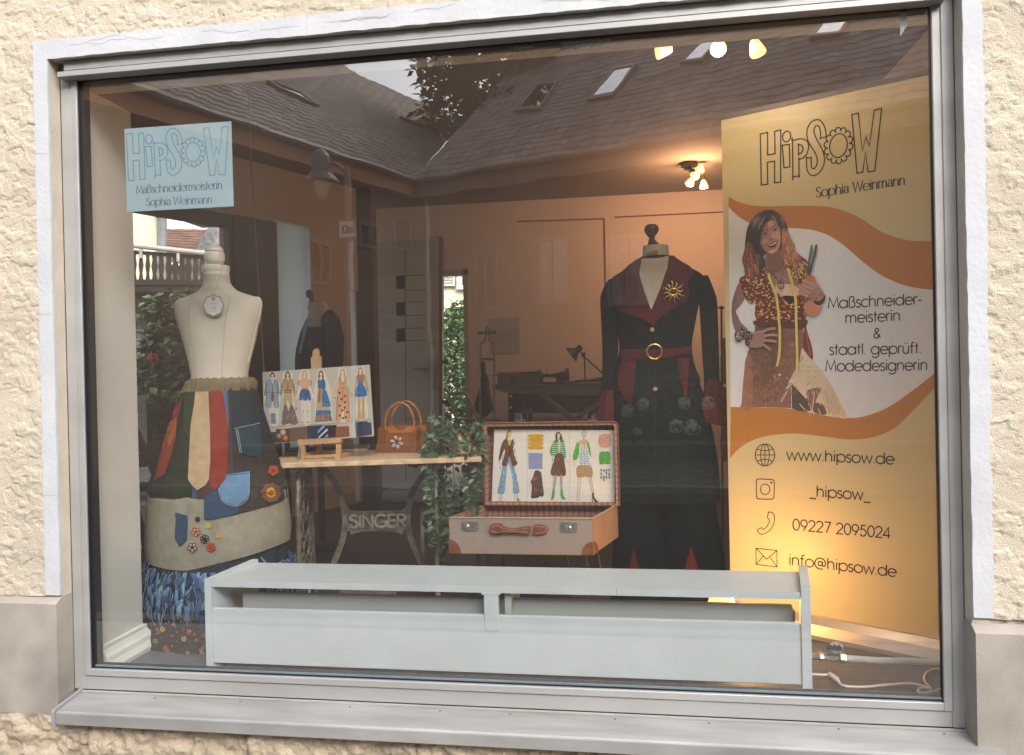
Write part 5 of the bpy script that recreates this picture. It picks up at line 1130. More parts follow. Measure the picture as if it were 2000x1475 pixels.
sk = thing('patchwork_skirt', (ctr.x, YM, ZF+.02), 'long patchwork skirt of neckties, denim pockets and flowered tiers on the cream dress form', 'skirt')
cl = cloth_mat(); rs = random.Random(9)
def folds(a, n=11, ph=0.0): return lambda i, t: a*math.sin(n*t+ph)*(1+.4*math.sin(3*t+1))
def skirt(name, rows, ratio, wob, colf, par=sk, n=96, zf=None, res=3):
    R = rows_loft(resample(rows, res), YM, ratio, n, wob)
    if zf:
        for i, r in enumerate(R):
            for k, p in enumerate(r): p.z += zf(i/(len(R)-1), 2*math.pi*k/n)
    mb = MB(); mb.grid(R, closed=True, cols=colf); return mb, R
def patchcol(i, k):
    t = 2*math.pi*k/96; u = (1+math.cos(t))/2; low = i > 9
    if u < .12: c = '#33241f'
    elif u < .26: c = '#27321f' if (i//2) % 2 else '#2e2a20'
    elif u < .5: c = '#2c3524'
    elif u < .56: c = '#4a6284'
    elif u < .78: c = '#4a3d38' if not low else '#54423b'
    else: c = '#26313b' if not low else '#3d3532'
    return A(c, .8)
mb, R = skirt('upper', [(752, 374, 491), (768, 362, 498), (800, 352, 508), (850, 336, 523), (900, 319, 538), (935, 308, 549), (956, 304, 554)], .8, lambda i, t: .012*math.sin(13*t)*min(1, i/6), patchcol)
mbu = mb; up_ = mb.build('patched_panel', cl, sk, smooth=True)
mb, R = skirt('canvas', [(930, 318, 540), (950, 310, 548), (962, 306, 553), (1000, 303, 556), (1040, 301, 560), (1072, 302, 558)], .82, lambda i, t: .010*math.sin(7*t+.6)*min(1, i/5), lambda i, k: A('#a39c8c', .8), zf=lambda v, t: v*(.035*max(0, math.cos(t))-.03*max(0, -math.sin(t))*(1-.7*max(0, math.cos(t)))))
cbv = mb.bvh(); _m = MB(); _m.v = list(mbu.v)+list(mb.v); _m.f = list(mbu.f)+[[i+len(mbu.v) for i in f] for f in mb.f]; ub = _m.bvh(); can = mb.build('canvas_tier', cl, sk, smooth=True)
# the dark panel hangs over the canvas on one side
mb = MB(); drape(mb, cbv, [cB(*p) for p in [(560, 1090), (760, 1050), (1290, 1080), (1300, 1275), (1100, 1340), (850, 1405), (600, 1455), (548, 1455)]], .006, A('#4b3f3a', .75), 10, 14); drape(mb, cbv, [cB(*p) for p in [(548, 1130), (680, 1160), (850, 1330), (860, 1398), (600, 1452), (545, 1452)]], .009, A('#3b5170', .8), 10, 8); mb.build('denim_panel', cl, sk)
spots = []
def applique(name, pts, col, bvh, eps=.005, rows=10, cols=6, par=sk, m=None): mb = MB(); drape(mb, bvh, pts, eps, A(col, .85) if isinstance(col, str) else col, rows, cols); return mb.build(name, m or cl, par) if mb.v else None
P = lambda c, L: [c(*p) for p in L]
applique('green_strip', P(cB, [(372, 300), (462, 298), (448, 420), (430, 600), (420, 720), (360, 640), (362, 480)]), '#33452b', ub)
applique('blue_strip', P(cB, [(708, 288), (752, 288), (766, 480), (768, 640), (752, 600), (738, 430)]), '#4d6b94', ub)
applique('necktie', P(cB, [(352, 345), (335, 425), (300, 600), (290, 730), (240, 900), (185, 1060), (95, 1098), (120, 1000), (165, 800), (210, 660), (240, 570), (290, 425)]), '#8e3a2c', ub, .010, 14)
applique('dyed_patch', P(cB, [(300, 530), (285, 690), (235, 790), (205, 760), (215, 650), (250, 560)]), '#b0662f', ub, .0125)
ny = applique('necktie', P(cB, [(468, 298), (585, 295), (590, 420), (600, 640), (603, 900), (588, 1120), (485, 1190), (400, 1105), (412, 850), (425, 600), (455, 420)]), '#c2a783', ub, .012, 18, 8)
nr = applique('necktie', P(cB, [(590, 292), (712, 290), (740, 440), (760, 600), (762, 850), (745, 1085), (635, 1195), (595, 1120), (603, 900), (600, 640), (592, 420)]), '#8c3526', ub, .010, 18, 8)
pk = applique('pocket', P(cB, [(815, 620), (930, 598), (1052, 570), (1075, 850), (1000, 890), (870, 868)]), '#2c3e49', ub, .007)
pk2 = applique('pocket', P(cB, [(745, 1035), (960, 1014), (950, 1250), (842, 1335), (715, 1290), (676, 1165), (735, 1090)]), '#6b90b4', ub, .010)
if pk2: applique('pocket_seam', P(cB, [(740, 1048), (958, 1026), (957, 1036), (738, 1060)]), '#4c6d90', ub, .0125, 2, 6)
mb = MB()
for a, b in ((820, 625), (1050, 577)),: pass
for s_ in ([(818, 632), (930, 610), (1050, 582)], [(835, 640), (870, 850)], [(850, 640), (885, 850)], [(676, 1168), (716, 1287), (842, 1330), (946, 1248), (954, 1030)]):
    pts = [on(ub, *cB(*p), .0135) for p in cr(s_, False, 6)]; mb.tube(pts, .0011, 5, col=A('#9fb4c0'))
mb.build('stitching', cl, sk)
def petals(name, c, r, n, colp, coli, colc, bvh, rr=.55, eps=.013, par=sk, mat_=None):
    mb = MB()
    for k in range(n):
        a = 2*math.pi*(k+.25)/n; drape(mb, bvh, ell(c[0]+r*rr*math.cos(a), c[1]+r*rr*math.sin(a), r*.46, r*.46, 12), eps, A(colp, .9), 4, 4)
    o = None
    if coli: drape(mb, bvh, ell(c[0], c[1], r*.52, r*.55, 14), eps+.004, A(coli, .9), 5, 5)
    drape(mb, bvh, ell(c[0], c[1], r*.3, r*.32, 12), eps+.007, A(colc, .9), 4, 4)
    return mb.build(name, mat_ or cl, par) if mb.v else None
petals('flower_patch', cB(1150, 1210), 19, 8, '#7d5544', '#d3a23f', '#bb5a22', ub, .6, .016)
petals('flower_patch', cB(1170, 1010), 11, 5, '#b8552a', None, '#8e3c22', ub, .55, .014)
applique('pocket', P(cC, [(330, 95), (445, 122), (440, 350), (370, 405), (325, 330), (338, 170)]), '#3a4f69', cbv, .006)
def outline_flower(c, r, n, col, fill=None, eps=.005):
    mb = MB()
    for k in range(n):
        a = 2*math.pi*(k+.25)/n; q = (c[0]+r*.58*math.cos(a), c[1]+r*.58*math.sin(a))
        if fill: drape(mb, cbv, ell(q[0], q[1], r*.36, r*.36, 10), eps, A(fill, .9), 4, 3)
        mb.tube([on(cbv, *e, eps+.002) for e in ell(q[0], q[1], r*.36, r*.36, 12)], .0016, 5, True, A(col))
    mb.tube([on(cbv, *e, eps+.003) for e in ell(c[0], c[1], r*.12, r*.12, 8)], .0022, 5, True, A(col)); mb.build('embroidered_flower', cl, can)
for x, y, r, n, col, f in ((535, 158, 24, 5, '#2e2a28', None), (518, 272, 42, 5, '#a0473c', '#c9a494'), (628, 215, 30, 5, '#b9b25a', '#c9c27c'), (598, 338, 44, 6, '#2b2326', None), (720, 305, 28, 5, '#c7a763', '#bfa67a'), (487, 412, 46, 5, '#5d4433', '#c0a688'), (655, 412, 42, 6, '#a8452c', '#c4562f')):
    outline_flower(cC(x, y), r/4.61, n, col, f)
# gathered waist ruffle
mb = MB(); rr = []
for (y, xl, xr, a) in ((738, 384, 489, .03), (744, 372, 494, .07), (750, 368, 497, .05), (757, 366, 496, .08), (764, 362, 494, .11)):
    rr.append(rows_loft([(y, xl, xr)], YM, .82, 120, lambda i, t, a=a: a*(.22*math.sin(17*t)+.3*math.sin(41*t+1)+.15*math.sin(63*t)))[0])
    for k, p in enumerate(rr[-1]): p.z += .0025*math.sin(23*2*math.pi*k/120+y)
mb.grid(rr, closed=True, col=A('#86795d', .8)); mb.build('waist_ruffle', cl, sk, smooth=True)
# torn denim tier
def tier(rows, ratio, n, wob, col): R = rows_loft(resample(rows, 3), YM, ratio, n, wob); mb = MB(); mb.grid(R, closed=True, col=A(col, .8)); return mb, R
mb, R = tier([(1050, 312, 548), (1090, 308, 556), (1140, 305, 560), (1172, 304, 562)], .84, 72, lambda i, t: .02*math.sin(15*t), '#2b3646')
DC = ['#3d5880', '#56799f', '#2b3f5e', '#6f94bc', '#48688f', '#8aa9c8', '#2a3850']
for _ in range(1300):
    v = rs.random(); i = 1+int((.24+v*.42)*(len(R)-2)); k = rs.randrange(72); p = R[i][k]; ctr_ = V(ctr.x, YM, p.z); o_ = (p-ctr_).normalized(); s_ = o_.cross(V(0, 0, 1)); L = rs.uniform(.05, .12); w_ = L*rs.uniform(.04, .11)
    p = p+o_*rs.uniform(.002, .024)+V(0, 0, rs.uniform(-.02, .008)); c_ = A(rs.choice(DC), .85); q_ = rs.gauss(0, .3); rows_ = []
    for j in range(6):
        u = j/5; wj = w_*(.35+1.3*math.sin(math.pi*min(1, u*.9+.12))*(1-.25*u))+.001; tw = q_*(u-.2)*1.6+rs.uniform(-.25, .25); m_ = p-V(0, 0, L*u)+s_*(L*q_*math.sin(u*2.6)*.7)+o_*(.014*math.sin(u*3.0+q_)); e_ = (s_*math.cos(tw)+o_*math.sin(tw))
        rows_.append([m_-e_*wj, m_+e_*wj])
    mb.grid(rows_, col=c_)
    if rs.random() < .5: mb.tube([r[0] for r in rows_], .0009, 4, col=A('#a9bfd2', .85))
mb.build('torn_denim_tier', cl, sk)
mb, R = tier([(1165, 312, 552), (1205, 298, 572), (1245, 287, 586), (1270, 281, 592), (1284, 284, 589)], .86, 96, lambda i, t: .018*math.sin(12*t+.5), '#2e2522')
fbv = mb.bvh(); fl_t = mb.build('floral_tier', cl, sk, smooth=True)
mb = MB(); FC = ['#c9a34f', '#b5542f', '#8f8470', '#c98d6a', '#7d4030', '#b9ab84', '#5e6674']
for _ in range(150):
    x, y = rs.uniform(284, 590), rs.uniform(1192, 1282)
    if x > 402 and y > 1130: 
        if rs.random() < .6: continue
    r = rs.uniform(2.2, 6.5); c_ = A(rs.choice(FC), .8)
    if rs.random() < .45:
        for k in range(5): a = 2*math.pi*(k+.2)/5; drape(mb, fbv, ell(x+r*.6*math.cos(a), y+r*.6*math.sin(a), r*.42, r*.42, 8), .003, c_, 2, 2)
        drape(mb, fbv, ell(x, y, r*.3, r*.3, 8), .0045, A('#8e3c22'), 2, 2)
    else: drape(mb, fbv, ell(x, y, r*rs.uniform(.25, .6), r*rs.uniform(.5, .9), 8, rot=rs.uniform(-50, 50)), .003, c_, 3, 2)
mb.build('flower_print', cl, fl_t)

# ================================================================== SEWING TABLE AND WHAT STANDS ON IT
ZTB = 1.25
FL = PZ(517, 906, ZTB); FLX = PZ(835, 896, ZTB); tx = (FLX-FL).normalized(); ty = V(-tx.y, tx.x, 0)
FRr = PZ(940, 892, ZTB); Lt = (FRr-FL).dot(tx); BLp = PZ(562, 882, ZTB); Dt = .52; skw = (BLp-FL).dot(tx)
pine = wave_mat('light_pine', (.50, .355, .215), (.60, .44, .28), .55, 'Y', 2.2, 6.0, 1.2, stretch=(.5, 6, 6))
tbl = thing('sewing_table', FL+tx*Lt/2+ty*Dt/2-V(0, 0, ZTB-ZF), 'pine topped sewing table on an ornate black cast iron treadle frame', 'table')
mb = MB(); mb.obox(FL+tx*Lt/2+ty*Dt/2-V(0, 0, .012), tx*(Lt/2), ty*(Dt/2), V(0, 0, .012), b=.003) if False else mb.obox(FL+tx*Lt/2+ty*Dt/2-V(0, 0, .012), tx*(Lt/2), ty*(Dt/2), V(0, 0, .012), None, .003); mb.build('tabletop', pine, tbl)
iron = mat('cast_iron', (.19, .16, .13), .5, metal=.3, var=.3, vscale=20)
TP = lambda s, d, z: FL+tx*s+ty*d+V(0, 0, z-ZTB)
for s0 in (.13, Lt-.22):
    mb = MB()
    for d0 in (.07, .43): mb.tube([TP(s0, d0+(.05 if d0 < .2 else -.05), ZTB-.03), TP(s0, d0, ZTB-.2), TP(s0, d0, ZF+.25), TP(s0, d0+(-.05 if d0 < .2 else .05), ZF+.01)], [.014, .012, .012, .016], 8)
    for k in range(7):
        zc = ZF+.1+k*.1; mb.tube([TP(s0, .25+.085*math.cos(a)*(1 if k % 2 else .8), zc+.062*math.sin(a)) for a in [2*math.pi*i/16 for i in range(16)]], .008, 6, True)
        for q in (-1, 1): mb.tube([TP(s0, .25+q*.06, zc), TP(s0, .25+q*.17, zc+.045)], .007, 6); mb.tube([TP(s0, .25+q*.1, zc), TP(s0, .25+q*.13, zc+.05), TP(s0, .25+q*.1, zc+.1)], .007, 6)
    mb.bar(TP(s0, .03, ZTB-.037), TP(s0, .47, ZTB-.037), .05, .02); mb.build('iron_leg', iron, tbl)
bo_ = TP(0, .30, 0); BP = lambda x, y: PN(x, y, bo_, ty)
mb = MB()
def flatbar(pts, w_, th=.018):
    c = cr(pts, False, 6)
    for q in ribbon(c, w_): mb.prism([BP(*p) for p in q], ty*th)
flatbar([(632, 915), (650, 938), (664, 965), (672, 1000), (674, 1018)], 11); flatbar([(674, 1018), (670, 1050), (658, 1085), (640, 1125), (620, 1150)], 11)
flatbar([(838, 915), (818, 940), (804, 966), (797, 1000), (796, 1018)], 11); flatbar([(796, 1018), (802, 1050), (815, 1085), (835, 1125), (850, 1150)], 11)
flatbar([(666, 1003), (800, 1001)], 6); flatbar([(668, 1034), (800, 1032)], 6); flatbar([(684, 1040), (708, 1034), (764, 1033), (788, 1040)], 9); flatbar([(676, 990), (690, 1002), (780, 1001), (794, 990)], 6)
mb.prism([BP(668, 1001)+ty*.012, BP(800, 999)+ty*.012, BP(800, 1034)+ty*.012, BP(668, 1036)+ty*.012], ty*.006); br = mb.build('brace', iron, tbl)
art = Art(BP, -ty, base=.002, step=0); l0 = art.l
text(art, 'SINGER', (682, 1030.5), (795, 1029), 24, 4.6, (.16, .14, .12)); quads = art.mb
mb = MB()
for f in quads.f: mb.prism([quads.v[i]-ty*.003 for i in f], ty*.012)
mb.build('raised_letters', mat('worn_iron_letters', (.34, .30, .26), .45, metal=.3, var=.2, vscale=30), br)
wc_ = TP(Lt-.29, .33, ZF+.30); mb = MB()
mb.tube([wc_+ty*(.15*math.cos(a))+V(0, 0, .15*math.sin(a)) for a in [2*math.pi*i/28 for i in range(28)]], .014, 8, True)
for k in range(6): a = k*math.pi/3; mb.tube([wc_, wc_+ty*(.15*math.cos(a))+V(0, 0, .15*math.sin(a))], .007, 6)
mb.build('flywheel', iron, tbl)
mb = MB(); mb.bar(TP(.3, .25, ZF+.09), TP(Lt-.42, .25, ZF+.09), .26, .015); mb.build('treadle', iron, tbl)
# easel
bw = mat('beech_wood', (.50, .315, .165), .5, var=.14, vscale=5, stretch=(4, 4, .8))
ey = PZ(625, 897, ZTB).y; es = thing('table_easel', PZ(625, 897, ZTB), 'small beech table easel holding the fashion mood board', 'easel')
def EP(x, y, dy=0.0): return PY(x, y, ey+dy)
mb = MB(); mb.prism([EP(607, 698, .02), EP(626, 695, .02), EP(627, 722, .02), EP(608, 725, .02)], (0, .014, 0)); mb.prism([EP(*p, .024) for p in cr([(610, 698), (611, 686), (615, 682), (619, 681), (622, 685), (623, 697)], False, 4)], (0, .012, 0)); mb.build('clamp', bw, es)
mb = MB(); c = EP(615.5, 701, .016); mb.lathe(c, [(.0045, .0), (.004, .004), (.001, .006)], 12, (1, 0, 0), (0, 0, 1), (0, -1, 0)); mb.build('screw', mat('brass_screw', (.6, .48, .25), .3, metal=.9), es)
mb = MB(); mb.prism([EP(581, 859), EP(665, 855), EP(665.5, 865), EP(582, 870)], (0, .03, 0)); mb.build('shelf', bw, es)
for xa in (586, 656): mb = MB(); mb.prism([EP(xa, 868, .004), EP(xa+9, 867, .004), EP(xa+9, 893, .004), EP(xa, 894, .004)], (0, .014, 0)); mb.prism([EP(xa-2.5, 888, -.008), EP(xa+8, 887, -.008), EP(xa+8, 897.5, -.008), EP(xa-2.5, 898.5, -.008)], (0, .17, 0)); mb.build('leg', bw, es)
mb = MB(); mb.prism([EP(594, 890.5, .0), EP(656, 887, .0), EP(656, 892, .0), EP(594, 896, .0)], (0, .012, 0)); mb.prism([EP(612, 720, .045), EP(622, 720, .045), EP(628, 892, .10), EP(618, 892, .10)], (0, .012, 0)); mb.build('mast', bw, es)
# mood board
mdc = [(512.5, 727), (721.5, 712.5), (730, 852), (517, 868.5)]
md = thing('mood_board', EP(620, 868, .012), 'grey mood board with six fashion figures and fabric swatches on the easel', 'mood board')
MP = lambda x, y: PY(x, y, ey+.012)
mb = MB(); mb.prism([MP(*p) for p in mdc], (0, .007, 0)); mbd = mb.build('board', mat('grey_board', (.46, .42, .37), .8, var=.04), md)
G = crop(500, 680, 5.673); art = Art(MP, (0, -1, 0), tr=G, gain=.85); rn = random.Random(8)
art.line([(90, 892), (400, 855), (800, 845), (1000, 815), (1280, 793)], 4, '#6d655c')
def halo(L): art.sm(L, '#d8d2c6', 3)
def person_(cx, top, bot, hair, long=60):
    art.fill(ell(cx, top+32, 26, 34, 14), hair); art.sm([(cx-22, top+20), (cx+22, top+20), (cx+30, top+long+20), (cx+16, top+long+28), (cx-16, top+long+28), (cx-30, top+long+20)], hair, 3); art.fill(ell(cx, top+40, 15, 22, 12), '#e3cbb0'); art.sm([(cx-9, top+58), (cx+9, top+58), (cx+12, top+95), (cx-12, top+95)], '#e3cbb0', 2)
def lines(x0, x1, y0, y1, n, cols, w_=5):
    for _ in range(n): x, y = rn.uniform(x0, x1), rn.uniform(y0, y1); art.line([(x, y), (x+rn.uniform(-6, 6), y+rn.uniform(10, 34))], w_, rn.choice(cols))
halo([(150, 262), (215, 275), (230, 340), (262, 400), (275, 520), (262, 660), (240, 850), (160, 850), (140, 670), (85, 540), (100, 360), (140, 335)])
person_(182, 268, 0, '#4a3428', 30)
art.sm([(150, 680), (172, 680), (178, 830), (155, 838)], '#d9cfc3', 2); art.sm([(190, 680), (222, 680), (222, 830), (196, 838)], '#d9cfc3', 2); art.fill([(160, 722), (215, 722), (228, 838), (165, 840)], '#7f93a6'); art.line([(190, 725), (190, 838)], 4, '#3d4a58')
art.sm([(110, 355), (160, 340), (182, 420), (210, 345), (240, 360), (262, 500), (245, 540), (255, 655), (200, 660), (180, 560), (170, 660), (112, 655), (118, 540), (90, 520)], '#93a9bb', 2); art.sm([(172, 500), (195, 500), (202, 570), (185, 592), (168, 570)], '#9a5038', 2)
for a in ([(110, 355), (118, 540), (112, 655)], [(240, 360), (240, 540), (255, 655)], [(182, 420), (182, 500)], [(125, 400), (92, 520)], [(232, 400), (262, 500)], [(120, 490), (250, 490)], [(160, 342), (182, 420), (210, 345)]): art.line(a, 6, '#3d5166')
halo([(310, 262), (400, 265), (410, 340), (450, 510), (410, 540), (470, 830), (380, 850), (280, 840), (310, 650), (300, 530), (262, 520), (290, 350)])
person_(352, 258, 0, '#5c443a', 50); art.sm([(300, 350), (345, 350), (355, 410), (370, 350), (412, 355), (440, 505), (415, 515), (395, 420), (398, 500), (310, 500), (315, 420), (290, 520), (268, 515)], '#b79772', 2)
art.sm([(312, 500), (396, 500), (405, 620), (370, 640), (352, 560), (340, 640), (310, 630)], '#c1a882', 2); art.sm([(312, 628), (345, 640), (362, 700), (378, 640), (405, 628), (470, 830), (400, 850), (365, 835), (330, 850), (282, 838)], '#7d6a62', 2); lines(300, 450, 650, 810, 60, ['#4f3f3a', '#a08b80', '#5c4a44'])
for a in ([(300, 350), (345, 350), (355, 410), (370, 350), (412, 355)], [(310, 470), (398, 470)], [(310, 490), (398, 490)], [(290, 380), (270, 515)], [(412, 380), (438, 505)], [(355, 410), (355, 470)]): art.line(a, 7, '#4a3022')
halo([(500, 245), (580, 245), (600, 340), (650, 500), (630, 560), (605, 600), (610, 830), (525, 835), (500, 620), (470, 560), (430, 540), (470, 360)])
person_(540, 245, 0, '#c9a46a', 60); art.sm([(480, 355), (520, 335), (570, 335), (612, 360), (618, 400), (590, 410), (582, 445), (505, 445), (492, 410), (465, 395)], '#d8ab8a', 2); art.fill([(505, 445), (580, 445), (580, 462), (505, 462)], '#b98e62'); art.sm([(500, 465), (588, 465), (612, 575), (550, 582), (482, 575)], '#33608f', 2); lines(492, 600, 470, 550, 40, ['#1f3f66', '#5f8dbb'], 4)
for x in (520, 575): art.sm([(x-18, 590), (x+18, 590), (x+14, 820), (x-14, 820)], '#d9cdbd', 2); art.line([(x-12, 690), (x+12, 720)], 3, '#5e5348'); art.line([(x-12, 720), (x+12, 690)], 3, '#5e5348'); art.line([(x-12, 740), (x+12, 765)], 3, '#5e5348'); art.fill(ell(x, 822, 20, 9, 10), '#b3a391')
for a in ([(480, 355), (465, 395), (492, 410)], [(612, 360), (618, 400), (590, 410)], [(470, 400), (440, 540)], [(612, 410), (645, 520)]): art.line(a, 6, '#7a5238')
halo([(680, 250), (750, 250), (790, 330), (830, 480), (835, 650), (855, 810), (760, 830), (655, 825), (655, 640), (640, 480), (680, 330)])
person_(722, 250, 0, '#6e4a36', 60); art.sm([(690, 340), (720, 360), (750, 335), (775, 400), (762, 460), (695, 460), (688, 400)], '#3b6591', 2); art.sm([(695, 460), (735, 460), (730, 600), (670, 600)], '#c3a36c', 2); art.sm([(700, 460), (720, 460), (712, 600), (690, 600)], '#a55336', 2); art.sm([(738, 460), (770, 460), (832, 640), (735, 650)], '#3a71a6', 2); lines(745, 815, 470, 620, 24, ['#1f4c7c', '#6ea0cc'], 4)
art.fill([(672, 600), (740, 605), (735, 650), (825, 650), (825, 685), (668, 685)], '#bfa682'); art.fill([(668, 688), (832, 688), (835, 735), (664, 742)], '#3c6590'); lines(670, 830, 690, 720, 50, ['#274a70', '#7fa3c4'], 4); art.fill([(664, 742), (836, 738), (852, 808), (655, 822)], '#8c7364'); lines(665, 840, 745, 790, 60, ['#5d473c', '#b39b8a', '#b36a4c'], 4)
halo([(920, 225), (1000, 230), (1010, 320), (1075, 500), (1030, 520), (1050, 790), (890, 805), (920, 560), (850, 540), (830, 510), (900, 340)])
person_(962, 228, 0, '#b79a62', 70); art.sm([(918, 320), (945, 330), (962, 400), (990, 325), (1008, 320), (1000, 440), (925, 440)], '#c9a076', 2); art.sm([(918, 325), (925, 380), (900, 510), (838, 505)], '#d0b693', 2); art.sm([(1005, 325), (1070, 505), (1020, 515), (1000, 400)], '#b9bf86', 2)
art.sm([(915, 445), (1015, 440), (1045, 785), (985, 795), (965, 600), (950, 798), (893, 798)], '#d79b78', 2)
for x, y in ((930, 495), (990, 530), (950, 565), (990, 600), (930, 640), (985, 660), (960, 690), (1018, 708), (930, 748), (970, 775), (1000, 765)): art.fill(ell(x, y, 13, 13, 10), '#4c3a3c')
for a in ([(965, 450), (965, 600)], [(918, 325), (962, 400), (1008, 320)], [(925, 440), (1005, 440)], [(915, 450), (893, 798)], [(1015, 445), (1045, 785)]): art.line(a, 6, '#8a5634')
halo([(1130, 215), (1195, 215), (1210, 290), (1255, 460), (1230, 550), (1240, 770), (1110, 785), (1120, 560), (1080, 470), (1110, 300)])
person_(1160, 213, 0, '#a58a5e', 60); art.sm([(1110, 310), (1150, 295), (1190, 292), (1222, 310), (1195, 370), (1130, 375)], '#9c7a58', 2); art.sm([(1110, 315), (1128, 360), (1112, 470), (1085, 480)], '#b89b76', 2); art.sm([(1222, 312), (1255, 470), (1230, 480), (1200, 360)], '#b89b76', 2); art.fill([(1130, 372), (1195, 366), (1195, 405), (1130, 410)], '#4f78a0'); art.sm([(1128, 412), (1196, 408), (1238, 520), (1170, 540), (1098, 530)], '#2f6ba5', 2); lines(1115, 1220, 420, 500, 24, ['#1c4a7c', '#6aa0cf'], 4)
for x in (1146, 1192): art.sm([(x-20, 555), (x+18, 552), (x+12, 660), (x+22, 778), (x-24, 782), (x-14, 660)], '#c7a777', 2); art.line([(x, 580), (x, 770)], 3, '#7d6244')
for L, c in (([(115, 938), (230, 925), (235, 1045), (118, 1053)], '#413d3a'), ([(225, 897), (380, 890), (380, 1035), (235, 1045)], '#553427'), ([(380, 885), (570, 865), (580, 1015), (380, 1030)], '#6e5748'), ([(570, 862), (740, 852), (700, 1000), (575, 1005)], '#1f3346'), ([(735, 860), (898, 850), (885, 985), (700, 1000)], '#141a2a'), ([(740, 860), (770, 870), (688, 945), (690, 920)], '#7ba6d6'), ([(790, 890), (800, 910), (700, 1000), (695, 985)], '#c9d4e2'), ([(800, 950), (805, 985), (760, 990)], '#8fa9c6'), ([(888, 872), (1035, 860), (1042, 972), (890, 985)], '#8e4f30'), ([(1105, 820), (1240, 808), (1250, 960), (1115, 985)], '#232f4a'), ([(1185, 835), (1280, 820), (1290, 955), (1195, 968)], '#2e3e60')): art.fill(L, c)
for x, y, c, c2 in ((305, 930, '#b5a79c', '#d0c7bd'), (262, 972, '#7d7a55', '#c2bb91'), (332, 995, '#c0623a', '#e0b58a')):
    for k in range(5): a = 2*math.pi*k/5; art.fill(ell(x+20*math.cos(a), y+20*math.sin(a), 15, 15, 9), c)
    art.fill(ell(x, y, 11, 11, 9), c2)
art.mb.build('fashion_drawing', print_mat(), mbd)
# thin pad lying behind the easel
pd = thing('sketch_pad', PZ(640, 884, ZTB), 'thin yellow edged sketch pad lying behind the easel', 'sketch pad')
mb = MB(); q = [PZ(555, 889, ZTB+.001), PZ(716, 881, ZTB+.001), PZ(722, 873, ZTB+.001), PZ(570, 880, ZTB+.001)]; mb.prism(q, (0, 0, .014)); mb.build('pages', mat('pad_pages', (.45, .37, .20), .8), pd)
mb = MB(); mb.prism([p+V(0, 0, .0145) for p in q], (0, 0, .003)); mb.build('cover', mat('pad_cover', (.05, .05, .05), .4), pd)
# handbag
hbY = PZ(772, 885, ZTB).y; hb_ = thing('handbag', PZ(775, 885, ZTB), 'brown tooled leather handbag with ring handles and a pale flower', 'handbag')
cH = crop(480, 450, 2.95); HP = lambda x, y, dy=0.0: PY(*cH(x, y), hbY+dy)
lea = mat('tan_leather', (.33, .115, .03), .42, var=.35, vscale=9, spec=.5, col2=(.16, .055, .02))
mb = MB(); mb.prism([HP(*p) for p in cr([(772, 1132), (860, 1126), (975, 1132), (980, 1200), (976, 1284), (860, 1286), (756, 1280), (762, 1200)], True, 3)], (0, .075, 0)); mb.prism([HP(*p, .078) for p in [(800, 1140), (1035, 1128), (1040, 1160), (1032, 1272), (980, 1282), (800, 1270)]], (0, .03, 0)); body = mb.build('body', lea, hb_)
mb = MB(); mb.prism([HP(*p, -.004) for p in cr([(822, 1128), (845, 1128), (870, 1150), (905, 1152), (935, 1130), (972, 1128), (975, 1160), (940, 1166), (825, 1166)], True, 3)], (0, .004, 0)); mb.prism([HP(*p, .074) for p in [(985, 1125), (1038, 1122), (1040, 1156), (985, 1156)]], (0, .004, 0)); mb.build('flap', mat('orange_leather', (.47, .17, .045), .4, var=.2, vscale=10), hb_)
for x0, x1, dy, t_ in ((805, 965, -.008, 992), (840, 1005, .08, 985)):
    mb = MB(); mb.tube([HP(x, y, dy) for x, y in cr([(x0, 1150), (x0-2, 1090), (x0+22, 1030), ((x0+x1)/2, t_), (x1-25, 1020), (x1+3, 1090), (x1, 1150)], False, 6)], .0058, 8); mb.build('handle', MATS['orange_leather'], hb_)
mb = MB()
for k in range(6): a = 2*math.pi*(k+.25)/6; mb.lathe(HP(869+24*math.cos(a), 1222+27*math.sin(a), -.006), [(.017, 0), (.016, .004), (.007, .008)], 14, (math.cos(a)*.7, 0, -math.sin(a)*.7), (math.sin(a)*.55, 0, math.cos(a)*.55), (0, -1, 0))
mb.build('flower', mat('petal_pink', (.52, .40, .39), .6, var=.25, vscale=60), body)
mb = MB()
for x, y in ((788, 1165), (800, 1190), (800, 1218), (790, 1250), (938, 1190), (955, 1218), (918, 1248), (815, 1265), (945, 1266), (960, 1180)): mb.lathe(HP(x, y, -.0005), [(.003, 0), (.0025, .0015)], 8, (1, 0, 0), (0, 0, 1), (0, -1, 0))
mb.build('stud', mat('dark_stud', (.06, .025, .012), .5), body)
# trailing plant in paper-wrapped pot
pyl = PZ(900, 888, ZTB).y; pt = thing('trailing_plant', PZ(900, 888, ZTB), 'trailing leafy plant in a crumpled yellow paper pot wrap beside the suitcase', 'potted plant')
TPp = lambda x, y, dy=0.0: PY(x, y, pyl+dy)
mb = MB(); R = []
for y, w_ in ((893, 17), (885, 21), (872, 22), (862, 23), (852, 20), (846, 23), (842, 19)):
    c = TPp(900, y); r = (TPp(900+w_, y)-c).length; R.append([c+V(r*math.cos(a)*(1+.12*math.sin(5*a+y)+.05*math.sin(11*a+y*3)), r*math.sin(a)*(1+.1*math.sin(7*a)), (.014 if y < 843 else .003)*math.sin(5*a+y*2)+.003*math.sin(9*a)) for a in [2*math.pi*i/40 for i in range(40)]])
mb.grid(R, closed=True); mb.poly(R[-1]); mb.build('paper_wrap', mat('yellow_paper', (.58, .42, .20), .8, var=.12, vscale=12, bump=.5, bscale=25), pt)
